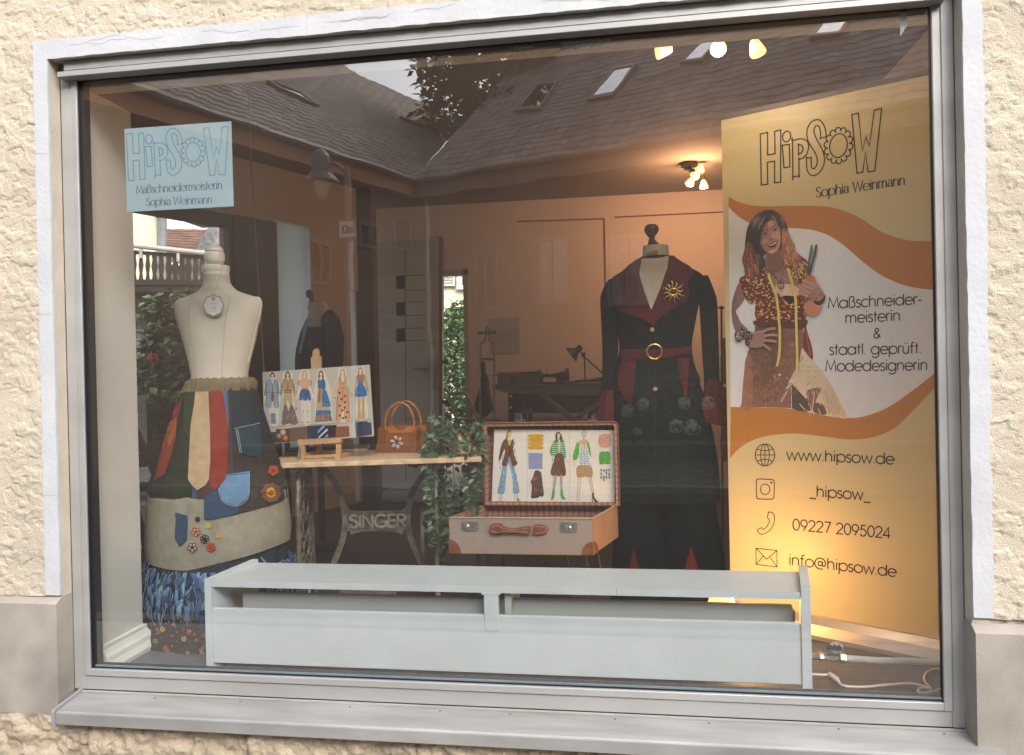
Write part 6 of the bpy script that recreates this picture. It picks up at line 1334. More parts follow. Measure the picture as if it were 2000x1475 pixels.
vines = [[(893, 848), (865, 838), (845, 860), (838, 900), (842, 960), (850, 1020), (856, 1060)], [(890, 846), (870, 850), (862, 900), (858, 980), (856, 1060), (858, 1100)], [(905, 846), (880, 860), (872, 920), (868, 1000), (872, 1075)], [(900, 844), (920, 850), (930, 880), (918, 930), (905, 980), (890, 1020)], [(895, 845), (850, 850), (830, 880), (815, 895), (808, 905)], [(905, 842), (930, 838), (945, 860), (940, 900), (930, 950), (915, 990)], [(900, 842), (880, 826), (862, 818), (850, 822)], [(908, 842), (925, 826), (945, 830)], [(885, 850), (855, 870), (848, 930), (840, 990), (838, 1040)], [(895, 850), (885, 900), (888, 960), (878, 1010), (866, 1060), (862, 1090)], [(910, 850), (915, 900), (900, 950), (902, 1000), (920, 1015)], [(900, 850), (905, 930), (930, 985), (942, 995)], [(905, 840), (890, 852), (882, 868), (888, 890), (880, 905)], [(898, 840), (908, 856), (915, 875), (908, 895)], [(880, 846), (860, 872), (850, 905), (846, 930)]]
rv = random.Random(31); stem_b, leaf_b = MB(), MB(); VG = [(.05, .10, .045), (.075, .135, .065), (.035, .075, .04), (.12, .17, .09), (.055, .095, .065)]
for vi, L in enumerate(vines):
    off = rv.uniform(-.12, .06) if vi < 12 else -.10; C_ = [TPp(x, y, off*min(1, k/10.0)) for k, (x, y) in enumerate(cr(L, False, 6))]
    stem_b.tube(C_, .0022, 5)
    for k in range(1, len(C_)):
        for _ in range(3 if vi < 7 else 1 + (k % 2)):
            p = C_[k].lerp(C_[k-1], rv.random())+V(rv.uniform(-.012, .012), rv.uniform(-.03, .01), rv.uniform(-.01, .01)); g = rv.choice(VG); L_ = rv.uniform(.026, .044)
            L_ *= rv.choice([.7, 1, 1, 1.25]); a = rv.uniform(0, 6.28); d = V(math.cos(a), -abs(math.sin(a))*.7, rv.uniform(-.6, .45)).normalized(); s_ = d.cross(V(rv.uniform(-.4, .4), -1, rv.uniform(-.2, .6))).normalized(); n = s_.cross(d); w_ = L_*.27
            leaf_b.add([p, p+d*L_*.3+s_*w_+n*.003, p+d*L_*.65+s_*w_*.85+n*.003, p+d*L_-V(0, 0, .004), p+d*L_*.65-s_*w_*.85+n*.003, p+d*L_*.3-s_*w_+n*.003, p+d*L_*.5], [(0, 1, 6), (1, 2, 6), (2, 3, 6), (3, 4, 6), (4, 5, 6), (5, 0, 6)], g)
stem_b.build('stem', mat('vine_stem', (.06, .075, .04), .8), pt); leaf_b.build('foliage', mat('glossy_leaf', rough=.38, attr=True, var=.2, vscale=20, spec=.5), pt)
# ================================================================== SUITCASE ON ITS STAND
YS = .72
S3 = crop(850, 780, 2.95)
f = [PY(*S3(*p), YS) for p in [(87, 678), (905, 690), (900, 895), (90, 880)]]
xa, xb = (f[0].x+f[3].x)/2, (f[1].x+f[2].x)/2; za, zb = (f[2].z+f[3].z)/2, (f[0].z+f[1].z)/2
yb2 = PZ(1204, 985, zb).y; yb2 = min(max(yb2, YS+.3), YS+.55); xsh = PY(1204, 985, yb2).x-xb
sc = thing('suitcase', ((xa+xb)/2, YS+.2, za), 'open vintage tan suitcase with plaid lining and leather corners on thin legs', 'suitcase')
taupe = wave_mat('taupe_weave', (.245, .19, .155), (.34, .275, .235), .7, 'DIAGONAL', 55, .6, 1.0, bump=.2)
sidem = mat('tan_fibreboard', (.36, .20, .11), .6, var=.1, vscale=10)
def plaid():
    m = mat('plaid_lining', (.5, .3, .2), .9); N = m.node_tree.nodes; L = m.node_tree.links; prev = None
    for ax, s_, col in (('X', 22, (.10, .035, .03)), ('Z', 22, (.10, .035, .03)), ('X', 60, (.28, .12, .09)), ('Z', 60, (.28, .12, .09)), ('Y', 30, (.14, .05, .04))):
        w_ = N.new('ShaderNodeTexWave'); w_.bands_direction = ax; w_.inputs['Scale'].default_value = s_*.5; w_.inputs['Distortion'].default_value = .3; L.new(N['Mapping'].outputs[0], w_.inputs[0])
        r = N.new('ShaderNodeValToRGB'); r.color_ramp.elements[0].position = .62; r.color_ramp.elements[1].position = .78; L.new(w_.outputs[1], r.inputs[0])
        mx = N.new('ShaderNodeMixRGB'); ml = N.new('ShaderNodeMath'); ml.operation = 'MULTIPLY'; ml.inputs[1].default_value = .55; L.new(r.outputs[0], ml.inputs[0]); L.new(ml.outputs[0], mx.inputs[0])
        if prev: L.new(prev, mx.inputs[1])
        else: mx.inputs[1].default_value = (.44, .25, .165, 1)
        mx.inputs[2].default_value = (*col, 1); prev = mx.outputs[0]
    L.new(prev, N['Principled BSDF'].inputs['Base Color']); return m
pl = plaid()
SB = lambda x, y, z: V(x+xsh*(y-YS)/(yb2-YS), y, z)
mb = MB()
mb.prism([SB(xa, YS, za), SB(xb, YS, za), SB(xb, YS, zb), SB(xa, YS, zb)], (0, .008, 0)); shell = mb.build('front', taupe, sc)
mb = MB(); mb.prism([SB(xb, YS, za), SB(xb, yb2, za), SB(xb, yb2, zb), SB(xb, YS, zb)], (.006, 0, 0)); mb.prism([SB(xa, YS, za), SB(xa, yb2, za), SB(xa, yb2, zb), SB(xa, YS, zb)], (-.006, 0, 0)); mb.prism([SB(xa, YS, za), SB(xb, YS, za), SB(xb, yb2, za), SB(xa, yb2, za)], (0, 0, -.005)); mb.prism([SB(xa, yb2, za), SB(xb, yb2, za), SB(xb, yb2, zb), SB(xa, yb2, zb)], (0, .006, 0)); mb.build('side', sidem, sc)
mb = MB(); g = .006
mb.grid([[SB(xa+g, YS+.01, z), SB(xb-g, YS+.01, z), SB(xb-g, yb2-.004, z), SB(xa+g, yb2-.004, z)] for z in (zb-.002, za+.006)], closed=True); mb.poly([SB(xa+g, YS+.01, za+.006), SB(xb-g, YS+.01, za+.006), SB(xb-g, yb2-.004, za+.006), SB(xa+g, yb2-.004, za+.006)]); mb.build('lining', pl, sc)
mb = MB(); mb.tube([SB(xa, YS-.001, zb), SB(xb, YS-.001, zb), SB(xb+.005, YS, zb), SB(xb+.005, yb2, zb)], .004, 6); mb.build('rim', mat('worn_rim', (.36, .29, .22), .5), sc)
# lid, hinged at the back
YLd = yb2+.006
Lc = [PY(948, 824, YLd), PY(1207.5, 823, YLd), PY(1209, 986, YLd), PY(950, 992, YLd)]
lx0, lx1 = (Lc[0].x+Lc[3].x)/2, (Lc[1].x+Lc[2].x)/2; lz1 = (Lc[0].z+Lc[1].z)/2; lz0 = zb+.002
lid_d = .062; lx0b = PY(948, 900, YLd-lid_d).x
mb = MB(); fr = .016
rr_ = [(lx0, lz0), (lx1, lz0), (lx1, lz1-.02), (lx1-.006, lz1-.006), (lx1-.02, lz1), (lx0+.02, lz1), (lx0+.006, lz1-.006), (lx0, lz1-.02)]
ri_ = [(lx0+fr, lz0+.01), (lx1-fr, lz0+.01), (lx1-fr, lz1-.022), (lx1-fr-.003, lz1-fr-.003), (lx1-.024, lz1-fr), (lx0+.024, lz1-fr), (lx0+fr+.003, lz1-fr-.003), (lx0+fr, lz1-.022)]
mb.grid([[V(x, YLd+.012, z) for x, z in rr_], [V(x, YLd-lid_d, z) for x, z in rr_]], closed=True); mb.poly([V(x, YLd+.012, z) for x, z in rr_]); lid = mb.build('lid', sidem, sc)
mb = MB(); mb.grid([[V(x, YLd-lid_d, z) for x, z in rr_], [V(x, YLd-lid_d-.001, z) for x, z in ri_], [V(x, YLd-.003, z) for x, z in ri_]], closed=True); mb.poly([V(x, YLd-.003, z) for x, z in ri_]); mb.build('lid_lining', pl, lid)
mb = MB(); mb.tube([V(x, YLd-lid_d-.001, z) for x, z in rr_[2:]]+[V(lx0, YLd-lid_d, lz0)], .0045, 6); mb.tube([V(lx1, YLd-lid_d-.001, lz0), V(lx1, YLd-lid_d-.001, lz1-.02)], .0045, 6); mb.build('lid_rim', mat('lid_leather', (.19, .075, .04), .5), lid)
mb = MB()
for x in (1018, 1157): c = PY(x, 818, YLd-lid_d); mb.bar(c+V(-.022, 0, -.006), c+V(.022, 0, -.006), .012, .006); mb.bar(c+V(0, 0, -.008), c+V(0, 0, .012), .009, .004, up=(0, 1, 0))
mb.build('lid_catch', mat('nickel_lock', (.42, .42, .40), .3, metal=.85, var=.2, vscale=40), lid)
lk = MATS['nickel_lock']
SP = lambda x, y, dy=0.0: PY(*S3(x, y), YS+dy)
for cx, cy in ((198, 731), (769, 739)):
    mb = MB(); mb.prism([SP(cx-47, cy-29, -.0035), SP(cx+47, cy-27, -.0035), SP(cx+47, cy+29, -.0035), SP(cx-47, cy+27, -.0035)], (0, .003, 0)); mb.obox(SP(cx-22, cy-4, -.006), (.007, 0, 0), (0, .003, 0), (0, 0, .011), None, .001); l_ = mb.build('lock', lk, sc)
    mb = MB(); mb.lathe(SP(cx-8 if cx < 400 else cx+8, cy+1, -.004), [(.0075, 0), (.006, .004), (.004, .005)], 14, (1, 0, 0), (0, 0, 1), (0, -1, 0)); mb.build('key_plate', mat('polished_nickel', (.75, .75, .72), .2, metal=.9), l_)
leath = mat('red_brown_leather', (.21, .065, .035), .4, var=.2, vscale=30)
mb = MB(); pts = [(312, 745), (322, 722), (350, 718), (385, 732), (440, 745), (500, 738), (543, 733), (545, 775), (500, 772), (440, 768), (390, 770), (350, 775), (320, 765)]
mb.prism([SP(*p, -.022) for p in cr(pts, True, 3)], (0, .014, 0)); mb.prism([SP(*p, -.006) for p in cr([(315, 735), (350, 716), (388, 722), (388, 775), (350, 778), (318, 765)], True, 3)], (0, .006, 0)); h_ = mb.build('handle', leath, sc)
mb = MB(); mb.prism([SP(*p, -.012) for p in cr([(568, 728), (590, 722), (625, 726), (652, 750), (625, 778), (590, 782), (568, 776)], True, 3)], (0, .012, 0)); mb.build('handle_tab', leath, sc)
mb = MB()
for L in ([(322, 740), (350, 728), (390, 742), (440, 752), (535, 742)], [(322, 758), (350, 768), (390, 762), (440, 760), (535, 766)], [(576, 734), (622, 736), (640, 750), (620, 770), (576, 770)]): mb.tube([SP(*p, -.0235) for p in cr(L, False, 4)], .0007, 4)
mb.build('stitching', mat('pale_thread', (.55, .45, .38), .8), h_)
for x, s_ in ((xa, 1), (xb, -1)):
    mb = MB(); R = []
    for i in range(7):
        a = math.pi/2*i/6; R.append([V(x+s_*.05*math.sin(a)*k-s_*.003, YS-.0035, za+.06*math.cos(a)*k-.003) for k in (0, .5, 1)])
    mb.grid(R); R2 = []
    for i in range(7):
        a = math.pi/2*i/6; R2.append([SB(x-s_*.0095, YS-.003+.06*math.sin(a)*k, za+.06*math.cos(a)*k-.003) for k in (0, .5, 1)])
    mb.grid(R2); mb.obox((x-s_*.003, YS+.004, za+.02), (.0075, 0, 0), (0, .0085, 0), (0, 0, .026), None, .003); mb.build('corner_cap', mat('corner_leather', (.21, .08, .035), .3, var=.2, vscale=20, spec=.6), sc)
# design sheets standing in the lid
S8 = crop(930, 810, 4.917); ySh = YLd-.03
DP2 = lambda x, y: PY(x, y, ySh)
rn = random.Random(12)
def sheet(x0, x1, label, paint):
    t = thing('design_sheet', DP2(*S8((x0+x1)/2, 838)), label, 'drawing', 'fashion drawings in the suitcase lid')
    u = lambda x: (145+(x-175)*1.0) ; mb = MB(); mb.prism([DP2(*S8(x0, 140+(x0-175)*.009)), DP2(*S8(x1, 140+(x1-175)*.009)), DP2(*S8(x1+(4 if x1 > 1200 else 0), 832+(x1-145)*.007)), DP2(*S8(x0-(26 if x0 < 200 else 0), 832+(x0-145)*.007))], (0, .0015, 0)); p = mb.build('paper', mat('drawing_paper', (.66, .63, .58), .8, var=.03), t)
    a = Art(DP2, (0, -1, 0), tr=S8, gain=.85); paint(a); a.mb.build('figure_drawing', print_mat(), p)
def texl(a, x0, x1, y0, y1, n, cols, w_=4.5, ln=40, slope=5):
    for _ in range(n): x, y = rn.uniform(x0, x1), rn.uniform(y0, y1); a.line([(x, y), (x+rn.uniform(-slope, slope), min(y1, y+rn.uniform(.4, 1)*ln))], w_, rn.choice(cols))
def s1(a):
    a.sm([(300, 160), (318, 145), (340, 160), (335, 210), (305, 225), (292, 260), (280, 240)], '#a3874e', 3); a.sm([(318, 165), (340, 165), (340, 200), (328, 216), (332, 250), (340, 262), (300, 262), (315, 240), (308, 200)], '#d8c68a', 3)
    a.sm([(300, 250), (345, 250), (355, 330), (290, 330)], '#c9bd5c', 2)
    a.sm([(268, 370), (360, 370), (355, 440), (395, 640), (412, 745), (355, 750), (350, 620), (310, 470), (285, 620), (270, 755), (208, 750), (235, 620), (262, 480)], '#86a9c6', 3); texl(a, 225, 275, 480, 720, 24, ['#5b84a8', '#b4cfe2', '#466c91']); texl(a, 345, 400, 480, 720, 22, ['#5b84a8', '#b4cfe2', '#466c91'])
    a.sm([(270, 240), (300, 235), (318, 300), (345, 240), (360, 245), (355, 330), (375, 420), (398, 470), (350, 495), (320, 400), (290, 490), (245, 480), (275, 390), (270, 330), (235, 430), (216, 430), (240, 300)], '#6b4429', 3); texl(a, 250, 380, 260, 450, 34, ['#3f2818', '#8f6642', '#54351f'])
    a.line([(318, 300), (322, 400)], 6, '#2e1c10'); a.sm([(215, 435), (230, 440), (228, 478), (218, 470)], '#d9bfa0', 2)
    for L in ([(225, 765), (250, 765), (248, 825), (222, 825)], [(378, 755), (395, 755), (418, 825), (395, 828)]): a.sm(L, '#d8c0a4', 2)
    a.line([(372, 765), (366, 820)], 4, '#7d6a45'); a.sm([(380, 800), (420, 822), (400, 830)], '#8a7a4c', 2)
    for L in ([(208, 750), (270, 755)], [(355, 750), (412, 745)], [(262, 480), (208, 750)], [(395, 640), (412, 745)]): a.line(L, 5, '#3c5d80')
def s2(a):
    for k in range(4): y = 190+k*37; a.sm([(502, y), (570, y-4), (640, y), (642, y+30), (570, y+34), (503, y+30)], '#d3a22c', 2); texl(a, 506, 632, y+2, y+26, 22, ['#b8841c', '#e8c358', '#9c6e18'], 2.5, 12, 8)
    a.fill([(502, 368), (638, 370), (636, 522), (505, 522)], '#8e96c4')
    for k in range(-5, 8): a.line([(max(502, 502+k*28), 370 if k >= 0 else 370-k*30), (min(637, 502+k*28+140), 520 if 502+k*28+140 <= 637 else 370+(637-502-k*28)*1.07)], 6, '#5c6398') if 502+k*28 < 630 else None; 
    for k in range(0, 9): x = 520+k*28; a.line([(min(637, x), 370 if x <= 637 else 370+(x-637)*1.07), (max(503, x-140), 520 if x-140 >= 503 else 370+(x-503)*1.07)], 4, '#c3c8e2') if x < 770 else None
    a.sm([(565, 540), (600, 537), (625, 560), (636, 640), (650, 775), (610, 785), (600, 795), (560, 803), (528, 795), (535, 690), (525, 645), (545, 600)], '#5f3f2c', 3); texl(a, 535, 640, 640, 770, 40, ['#33200f', '#8f6a4e', '#b59374', '#402a1c']); a.sm([(545, 610), (585, 595), (580, 620), (550, 640)], '#8a6142', 2)
    a.sm([(770, 175), (795, 165), (818, 190), (830, 240), (810, 270), (790, 240), (765, 240), (762, 200)], '#4d2d22', 3); a.sm([(778, 185), (805, 185), (808, 215), (795, 230), (795, 250), (785, 250)], '#e2bfae', 2)
    a.sm([(745, 260), (785, 235), (800, 330), (815, 235), (845, 260), (862, 400), (842, 420), (830, 380), (755, 390), (735, 405), (708, 350)], '#3f8f52', 3)
    for k in range(7): y = 270+k*20; a.line([(722+abs(4-k)*3, y+6), (785, y+2)], 7, '#c9ddc6'); a.line([(808, y), (850, y+6)], 7, '#c9ddc6')
    a.sm([(788, 245), (808, 245), (806, 360), (790, 360)], '#d8c3ba', 2)
    a.sm([(765, 380), (830, 375), (848, 450), (862, 575), (800, 590), (715, 570), (745, 450)], '#6a4631', 3); texl(a, 730, 850, 400, 560, 40, ['#42291b', '#93694a', '#532f1f']); a.line([(715, 570), (800, 588), (862, 575)], 4, '#3a2216')
    for L in ([(750, 590), (778, 590), (755, 720), (738, 720)], [(805, 590), (828, 585), (828, 720), (812, 722)]): a.sm(L, '#b3a29c', 2)
    a.sm([(735, 715), (756, 715), (752, 790), (720, 822), (725, 780)], '#5fae5e', 2); a.sm([(812, 715), (832, 715), (840, 780), (864, 812), (815, 805)], '#5fae5e', 2); a.line([(720, 820), (752, 795)], 4, '#3a4a30'); a.sm([(858, 425), (890, 455), (880, 462), (855, 440)], '#e2c4b4', 2)
def s3(a):
    a.line(ell(1037, 180, 22, 30, 14), 5, '#9c8674', True); a.line([(1037, 150), (1037, 212)], 4, '#9c8674'); a.line([(1016, 180), (1060, 178)], 4, '#9c8674'); a.line([(1030, 210), (1028, 240)], 5, '#9c8674'); a.line([(1046, 210), (1048, 238)], 5, '#9c8674')
    a.sm([(980, 270), (1005, 245), (1050, 235), (1080, 262), (1085, 300), (980, 310)], '#d8b089', 3); a.sm([(968, 265), (985, 275), (990, 350), (975, 420), (935, 440), (930, 390), (950, 320)], '#4fae3c', 3); a.sm([(1062, 290), (1082, 270), (1100, 360), (1098, 410), (1085, 400)], '#4fae3c', 3); texl(a, 940, 985, 290, 420, 20, ['#2f7f28', '#83cf66'], 3, 18, 14); texl(a, 1070, 1095, 300, 390, 10, ['#2f7f28', '#83cf66'], 3, 18, 8)
    a.sm([(1005, 290), (1045, 310), (1060, 290), (1082, 360), (1102, 495), (975, 490), (990, 370)], '#dfe5ea', 3)
    for r in range(9):
        for c in range(9):
            x = 985+c*14+rn.uniform(-2, 2); y = 305+r*22+rn.uniform(-3, 3)
            if x < 1000-(y-300)*.12+6 or x > 1062+(y-300)*.2: continue
            a.line([(x, y), (x, y+15)], 6, '#26476f')
    a.sm([(975, 492), (1102, 498), (1118, 590), (1080, 602), (1050, 595), (1010, 602), (968, 592)], '#b48f62', 3); texl(a, 975, 1110, 505, 580, 50, ['#8c6a42', '#d1b184'], 2.5, 12, 10)
    for L in ([(985, 605), (970, 760)], [(1008, 605), (992, 760)], [(1080, 605), (1115, 745)], [(1105, 603), (1128, 740)]): a.line(L, 5, '#b39a82')
    a.sm([(968, 765), (988, 765), (998, 838), (966, 838)], '#d9c7b4', 2); a.line([(966, 765), (990, 768)], 3, '#6b5540'); a.sm([(1112, 752), (1130, 750), (1140, 800), (1176, 838), (1145, 842), (1120, 800)], '#6d5a2c', 2); a.line([(1118, 770), (1116, 838)], 6, '#5c4a24'); a.sm([(938, 455), (948, 460), (946, 495), (938, 485)], '#d9b59c', 2)
    a.sm([(1183, 195), (1290, 190), (1286, 300), (1240, 312), (1185, 300)], '#cf9f86', 2); texl(a, 1188, 1280, 195, 290, 50, ['#b37f64', '#e3c0ac'], 2.5, 24, 18)
    a.sm([(1186, 365), (1235, 355), (1285, 362), (1286, 470), (1235, 468), (1186, 472)], '#3fa52c', 2)
    for k in range(7): a.line([(1190, 380+k*14), (1282, 366+k*14)], 3, '#2b7a20'); a.line([(1190+k*14, 362), (1204+k*14, 466)], 2.5, '#8fd672')
    for x, y in ((1200, 530), (1226, 535), (1250, 530), (1275, 530), (1200, 565), (1250, 560), (1275, 570), (1200, 600), (1226, 595), (1250, 600), (1226, 622), (1278, 600)): a.sline([(x, y-10), (x+2, y+14)], 12, '#22466e')
sheet(175, 489, 'drawing of a woman in a brown coat and flared blue jeans inside the suitcase lid', s1)
sheet(491, 895, 'drawing of a woman in a striped green jacket with yellow and lilac swatches', s2)
sheet(897, 1330, 'drawing of a figure in a blue dashed top with green sleeves', s3)
st = thing('suitcase_stand', ((xa+xb)/2, YS+.2, ZF), 'dark thin metal rack carrying the open suitcase', 'luggage rack')
for p, q_ in (((935, 1080), (931, 1118)), ((953, 1080), (957, 1118)), ((988, 1080), (983, 1118)), ((1102, 1083), (1110, 1120)), ((1142, 1085), (1149, 1122)), ((1163, 1080), (1172, 1122))):
    yy = YS+.05 if p[0] not in (988, 1102, 1163) else YS+.3
    a = PY(*p, yy); b = PY(*q_, yy); d = (b-a); k = (a.z-ZF)/-d.z; a.z = za-.006; mb = MB(); mb.tube([a, V(a.x+d.x*k, yy, ZF)], .008, 8); mb.build('leg', mat('rack_steel', (.05, .045, .045), .4, metal=.6), st)
mb = MB(); mb.bar(V(xa+.08, YS+.05, za-.012), V(xb-.02, YS+.05, za-.012), .014, .01); mb.bar(V(xa+.08, YS+.3, za-.012), V(xb-.02, YS+.3, za-.012), .014, .01); mb.build('rack_rail', MATS['rack_steel'], st)

# ================================================================== DARK COAT ON ITS FORM
YC = 1.12; c7 = crop(960, 420, 2.95)
cc = PY(1285, 700, YC)
f2 = thing('dress_form', (cc.x, YC, ZF), 'cream dress form with dark turned finial wearing the long dark green coat', 'dress form')
rows = pxrows(c7, [(178, 872, 1018), (190, 871, 1020), (230, 870, 1022), (280, 862, 1024), (330, 845, 1030), (400, 820, 1040), (520, 800, 1045), (640, 800, 1045)])
mb = MB(); R = rows_loft(resample(rows, 3), YC, [.8]*30, 28); mb.grid(R, closed=True); mb.poly(R[0]); nb = mb.bvh(); mb.build('torso', form_m, f2, smooth=True, thr=50)
fin = mat('dark_turned_wood', (.05, .022, .018), .35, var=.2, vscale=20, spec=.6)
rows = pxrows(c7, [(53, 915, 930), (58, 892, 950), (72, 882, 962), (90, 880, 964), (108, 888, 955), (122, 900, 942), (135, 908, 940), (145, 905, 945), (160, 902, 958), (172, 898, 972), (184, 897, 980), (189, 898, 980)])
mb = MB(); R = rows_loft(resample(rows, 2), YC, 1.0, 22); mb.grid(R, closed=True); mb.poly(R[0]); mb.build('finial', fin, f2, smooth=True, thr=50)
mb = MB(); drape(mb, nb, [c7(*p) for p in [(891, 205), (957, 203), (958, 246), (892, 249)]], .003, A('#8f8b84'), 3, 4); lp2 = mb.build('name_plate', print_mat(), f2)
mb = MB()
for L in ([(897, 212), (952, 211), (952, 241), (898, 243)],): mb.tube([on(nb, *c7(*p), .004) for p in L], .0006, 4, True, A('#4c4a46'))
mb.tube([on(nb, *c7(*p), .004) for p in ell(925, 227, 9, 9, 12)], .0008, 4, True, A('#4c4a46'))
for x in (906, 914, 938, 946): mb.tube([on(nb, *c7(x, 218), .004), on(nb, *c7(x, 236), .004)], .0008, 4, False, A('#4c4a46'))
mb.build('plate_mark', print_mat(), lp2)
mb = MB(); mb.lathe((cc.x, YC+.05, ZF), [(.15, 0), (.15, .015), (.03, .04), (.016, .05), (.016, .9)], 20); mb.build('stand', MATS['bronze_lamp_metal'], f2)
co = thing('long_coat', (cc.x, YC, ZF+.3), 'long dark green coat with burgundy lapels, belt and flared cuffs', 'coat')
green = mat('dark_green_wool', (.004, .0115, .0105), .9, var=.3, vscale=30, bump=.25, bscale=300, spec=.05); burg = mat('burgundy_suede', (.095, .014, .018), .9, var=.2, vscale=16, bump=.2, bscale=250, spec=.15)
rows = pxrows(c7, [(240, 872, 1020), (262, 838, 1058), (292, 796, 1104), (320, 758, 1148), (345, 716, 1190), (370, 700, 1212), (420, 704, 1205), (480, 712, 1192), (560, 722, 1176), (640, 735, 1160), (720, 745, 1145), (770, 748, 1142), (840, 738, 1150), (900, 722, 1168), (980, 708, 1195), (1080, 695, 1225), (1200, 690, 1255), (1320, 690, 1280), (1460, 692, 1300), (1640, 700, 1310)])
kk = [.8, .62, .48, .40, .36, .4, .46, .5, .55, .58, .6, .6, .6, .58, .56, .54, .52, .5, .5, .5]
fl2 = cr([(float(a), float(b), float(c), k) for (a, b, c), k in zip(rows, kk)], False, 3)
fl2 = [(y, l-4.2*(1 if y < 752 else .3), r+4.2*(1 if y < 752 else .3), k) for y, l, r, k in fl2]
R = rows_loft([r[:3] for r in fl2], YC, [r[3] for r in fl2], 64, lambda i, t: (.02*math.sin(9*t+1) if i > 39 else .0))
mb = MB(); mb.grid(R, closed=True); mb.poly(R[0]); gb_ = mb.bvh(); body = mb.build('coat_body', green, co, smooth=True, thr=60)
for nm, L in (('l', [(700, 400), (678, 480), (672, 640), (672, 800), (668, 940), (655, 1070)]), ('r', [(1228, 350), (1245, 480), (1255, 640), (1262, 800), (1268, 920), (1270, 1020)])):
    if nm == 'l': L = [(694, 372), (676, 470), (680, 620), (684, 780), (680, 930), (664, 1120)]
    C_ = [PY(*c7(*p), YC-.0+.01) for p in cr(L, False, 5)]; n_ = len(C_); wpx = [(51-6*abs(.25-k/n_)*2) for k in range(n_)]
    mb = MB(); rad = [(PY(*c7(900+w_, 600), YC)-PY(*c7(900, 600), YC)).length*min(1.0, .35+.13*k) for k, w_ in enumerate(wpx)]
    mb.tube(C_, rad, 20); sl_o = mb.build('sleeve', green, co, smooth=True, thr=60)
    # flared burgundy cuff
    q = [(640, 1010), (626, 1060), (608, 1130), (596, 1180)] if nm == 'l' else [(1250, 940), (1218, 1020), (1196, 1110), (1185, 1185)]
    w2 = [(700, 1010), (706, 1060), (712, 1130), (722, 1200)] if nm == 'l' else [(1330, 960), (1345, 1040), (1370, 1130), (1392, 1225)]
    RR = []
    for (xl, yl_), (xr, yr_) in zip(q, w2):
        a, b = PY(*c7(xl, yl_), YC-.02), PY(*c7(xr, yr_), YC-.02); m_ = (a+b)/2; rx = (b-a)/2
        RR.append([m_+rx*math.cos(t)+V(0, -.055*math.sin(t)*(1+.25*math.sin(5*t)), 0) for t in [2*math.pi*k/32 for k in range(32)]])
    mb = MB(); mb.grid(RR, closed=True); mb.build('cuff', burg, sl_o, smooth=True)
def coatpiece(name, L, m, eps, rows=14, cols=10, sm_=True, par=co):
    mb = MB(); drape(mb, gb_, [c7(*p) for p in L], eps, (.1, .1, .1), rows, cols, thick=.004); return mb.build(name, m, par, smooth=True, thr=40)
coatpiece('lapel', [(868, 232), (775, 300), (722, 368), (708, 412), (722, 430), (750, 434), (738, 455), (710, 488), (713, 540), (760, 568), (850, 590), (938, 640), (920, 548), (880, 440), (850, 340)], burg, .012, 22, 10)
coatpiece('lapel', [(1025, 212), (1080, 260), (1155, 300), (1166, 345), (1130, 388), (1116, 396), (1142, 425), (1140, 470), (1100, 510), (1020, 555), (960, 600), (938, 640), (920, 548), (970, 430), (1010, 320), (1022, 260)], burg, .012, 22, 10)
mb = MB(); drape(mb, gb_, [c7(*p) for p in [(850, 335), (880, 300), (950, 290), (1010, 310), (970, 430), (920, 548), (880, 440)]], .008, A('#cfc4ae'), 12, 6); drape(mb, gb_, [c7(*p) for p in [(868, 240), (1022, 235), (1012, 330), (850, 340)]], .006, A('#cfc4ae'), 6, 6)
mb.build('shirt_front', form_m, f2, smooth=True)
coatpiece('peplum_panel', [(752, 838), (832, 838), (824, 960), (806, 1102), (765, 1060), (735, 1005), (722, 930), (736, 870)], burg, .008); coatpiece('peplum_panel', [(1066, 822), (1140, 822), (1132, 960), (1122, 1065), (1104, 1020), (1085, 920)], burg, .008)
coatpiece('belt', [(744, 768), (890, 760), (985, 755), (1150, 752), (1150, 818), (985, 826), (890, 838), (744, 850)], burg, .014, 4, 16)
gold = mat('gold_metal', (.75, .52, .20), .25, metal=.95, var=.12, vscale=30)
c = on(gb_, *c7(938, 787), .024); s7 = (PY(*c7(1000, 787), c.y)-PY(*c7(900, 787), c.y)).length/100
mb = MB(); mb.tube([c+V(44*s7*math.cos(a), 0, 45*s7*math.sin(a)) for a in [2*math.pi*k/36 for k in range(36)]], 9*s7, 10, True, flat=.6); mb.build('buckle', gold, co, smooth=True)
for x, y in ((926, 660), (943, 1003)):
    c = on(gb_, *c7(x, y), .012); mb = MB(); mb.lathe(c, [(13*s7, 0), (13*s7, .002), (11*s7, .004), (10*s7, .0025), (4*s7, .0025), (3*s7, .001)], 18, (1, 0, 0), (0, 0, 1), (0, -1, 0)); mb.build('button', mat('cream_gold_button', (.66, .50, .28), .35, metal=.4), co, smooth=True, thr=40)
br_ = thing('sun_brooch', on(gb_, *c7(1048, 500), .03), 'gold sun brooch with wavy rays pinned on the burgundy lapel', 'brooch')
c = on(gb_, *c7(1048, 443), .027); mb = MB(); mb.tube([c+V(22*s7*math.cos(a), 0, 19*s7*math.sin(a)) for a in [2*math.pi*k/22 for k in range(22)]], 6*s7, 8, True)
for k in range(12):
    a = 2*math.pi*k/12+.1; e = V(math.cos(a), 0, math.sin(a)); t_ = V(-math.sin(a), 0, math.cos(a)); L = 1.0 if k % 2 else .86
    mb.tube([c+(e*r*L+t_*w_)*s7 for r, w_ in ((24, 0), (34, 4), (44, -2), (54, -3), (62, 3), (68, 6))], [5.5*s7, 5*s7, 4.5*s7, 4*s7, 3*s7, 1.2*s7], 6)
mb.build('ray', gold, br_, smooth=True)
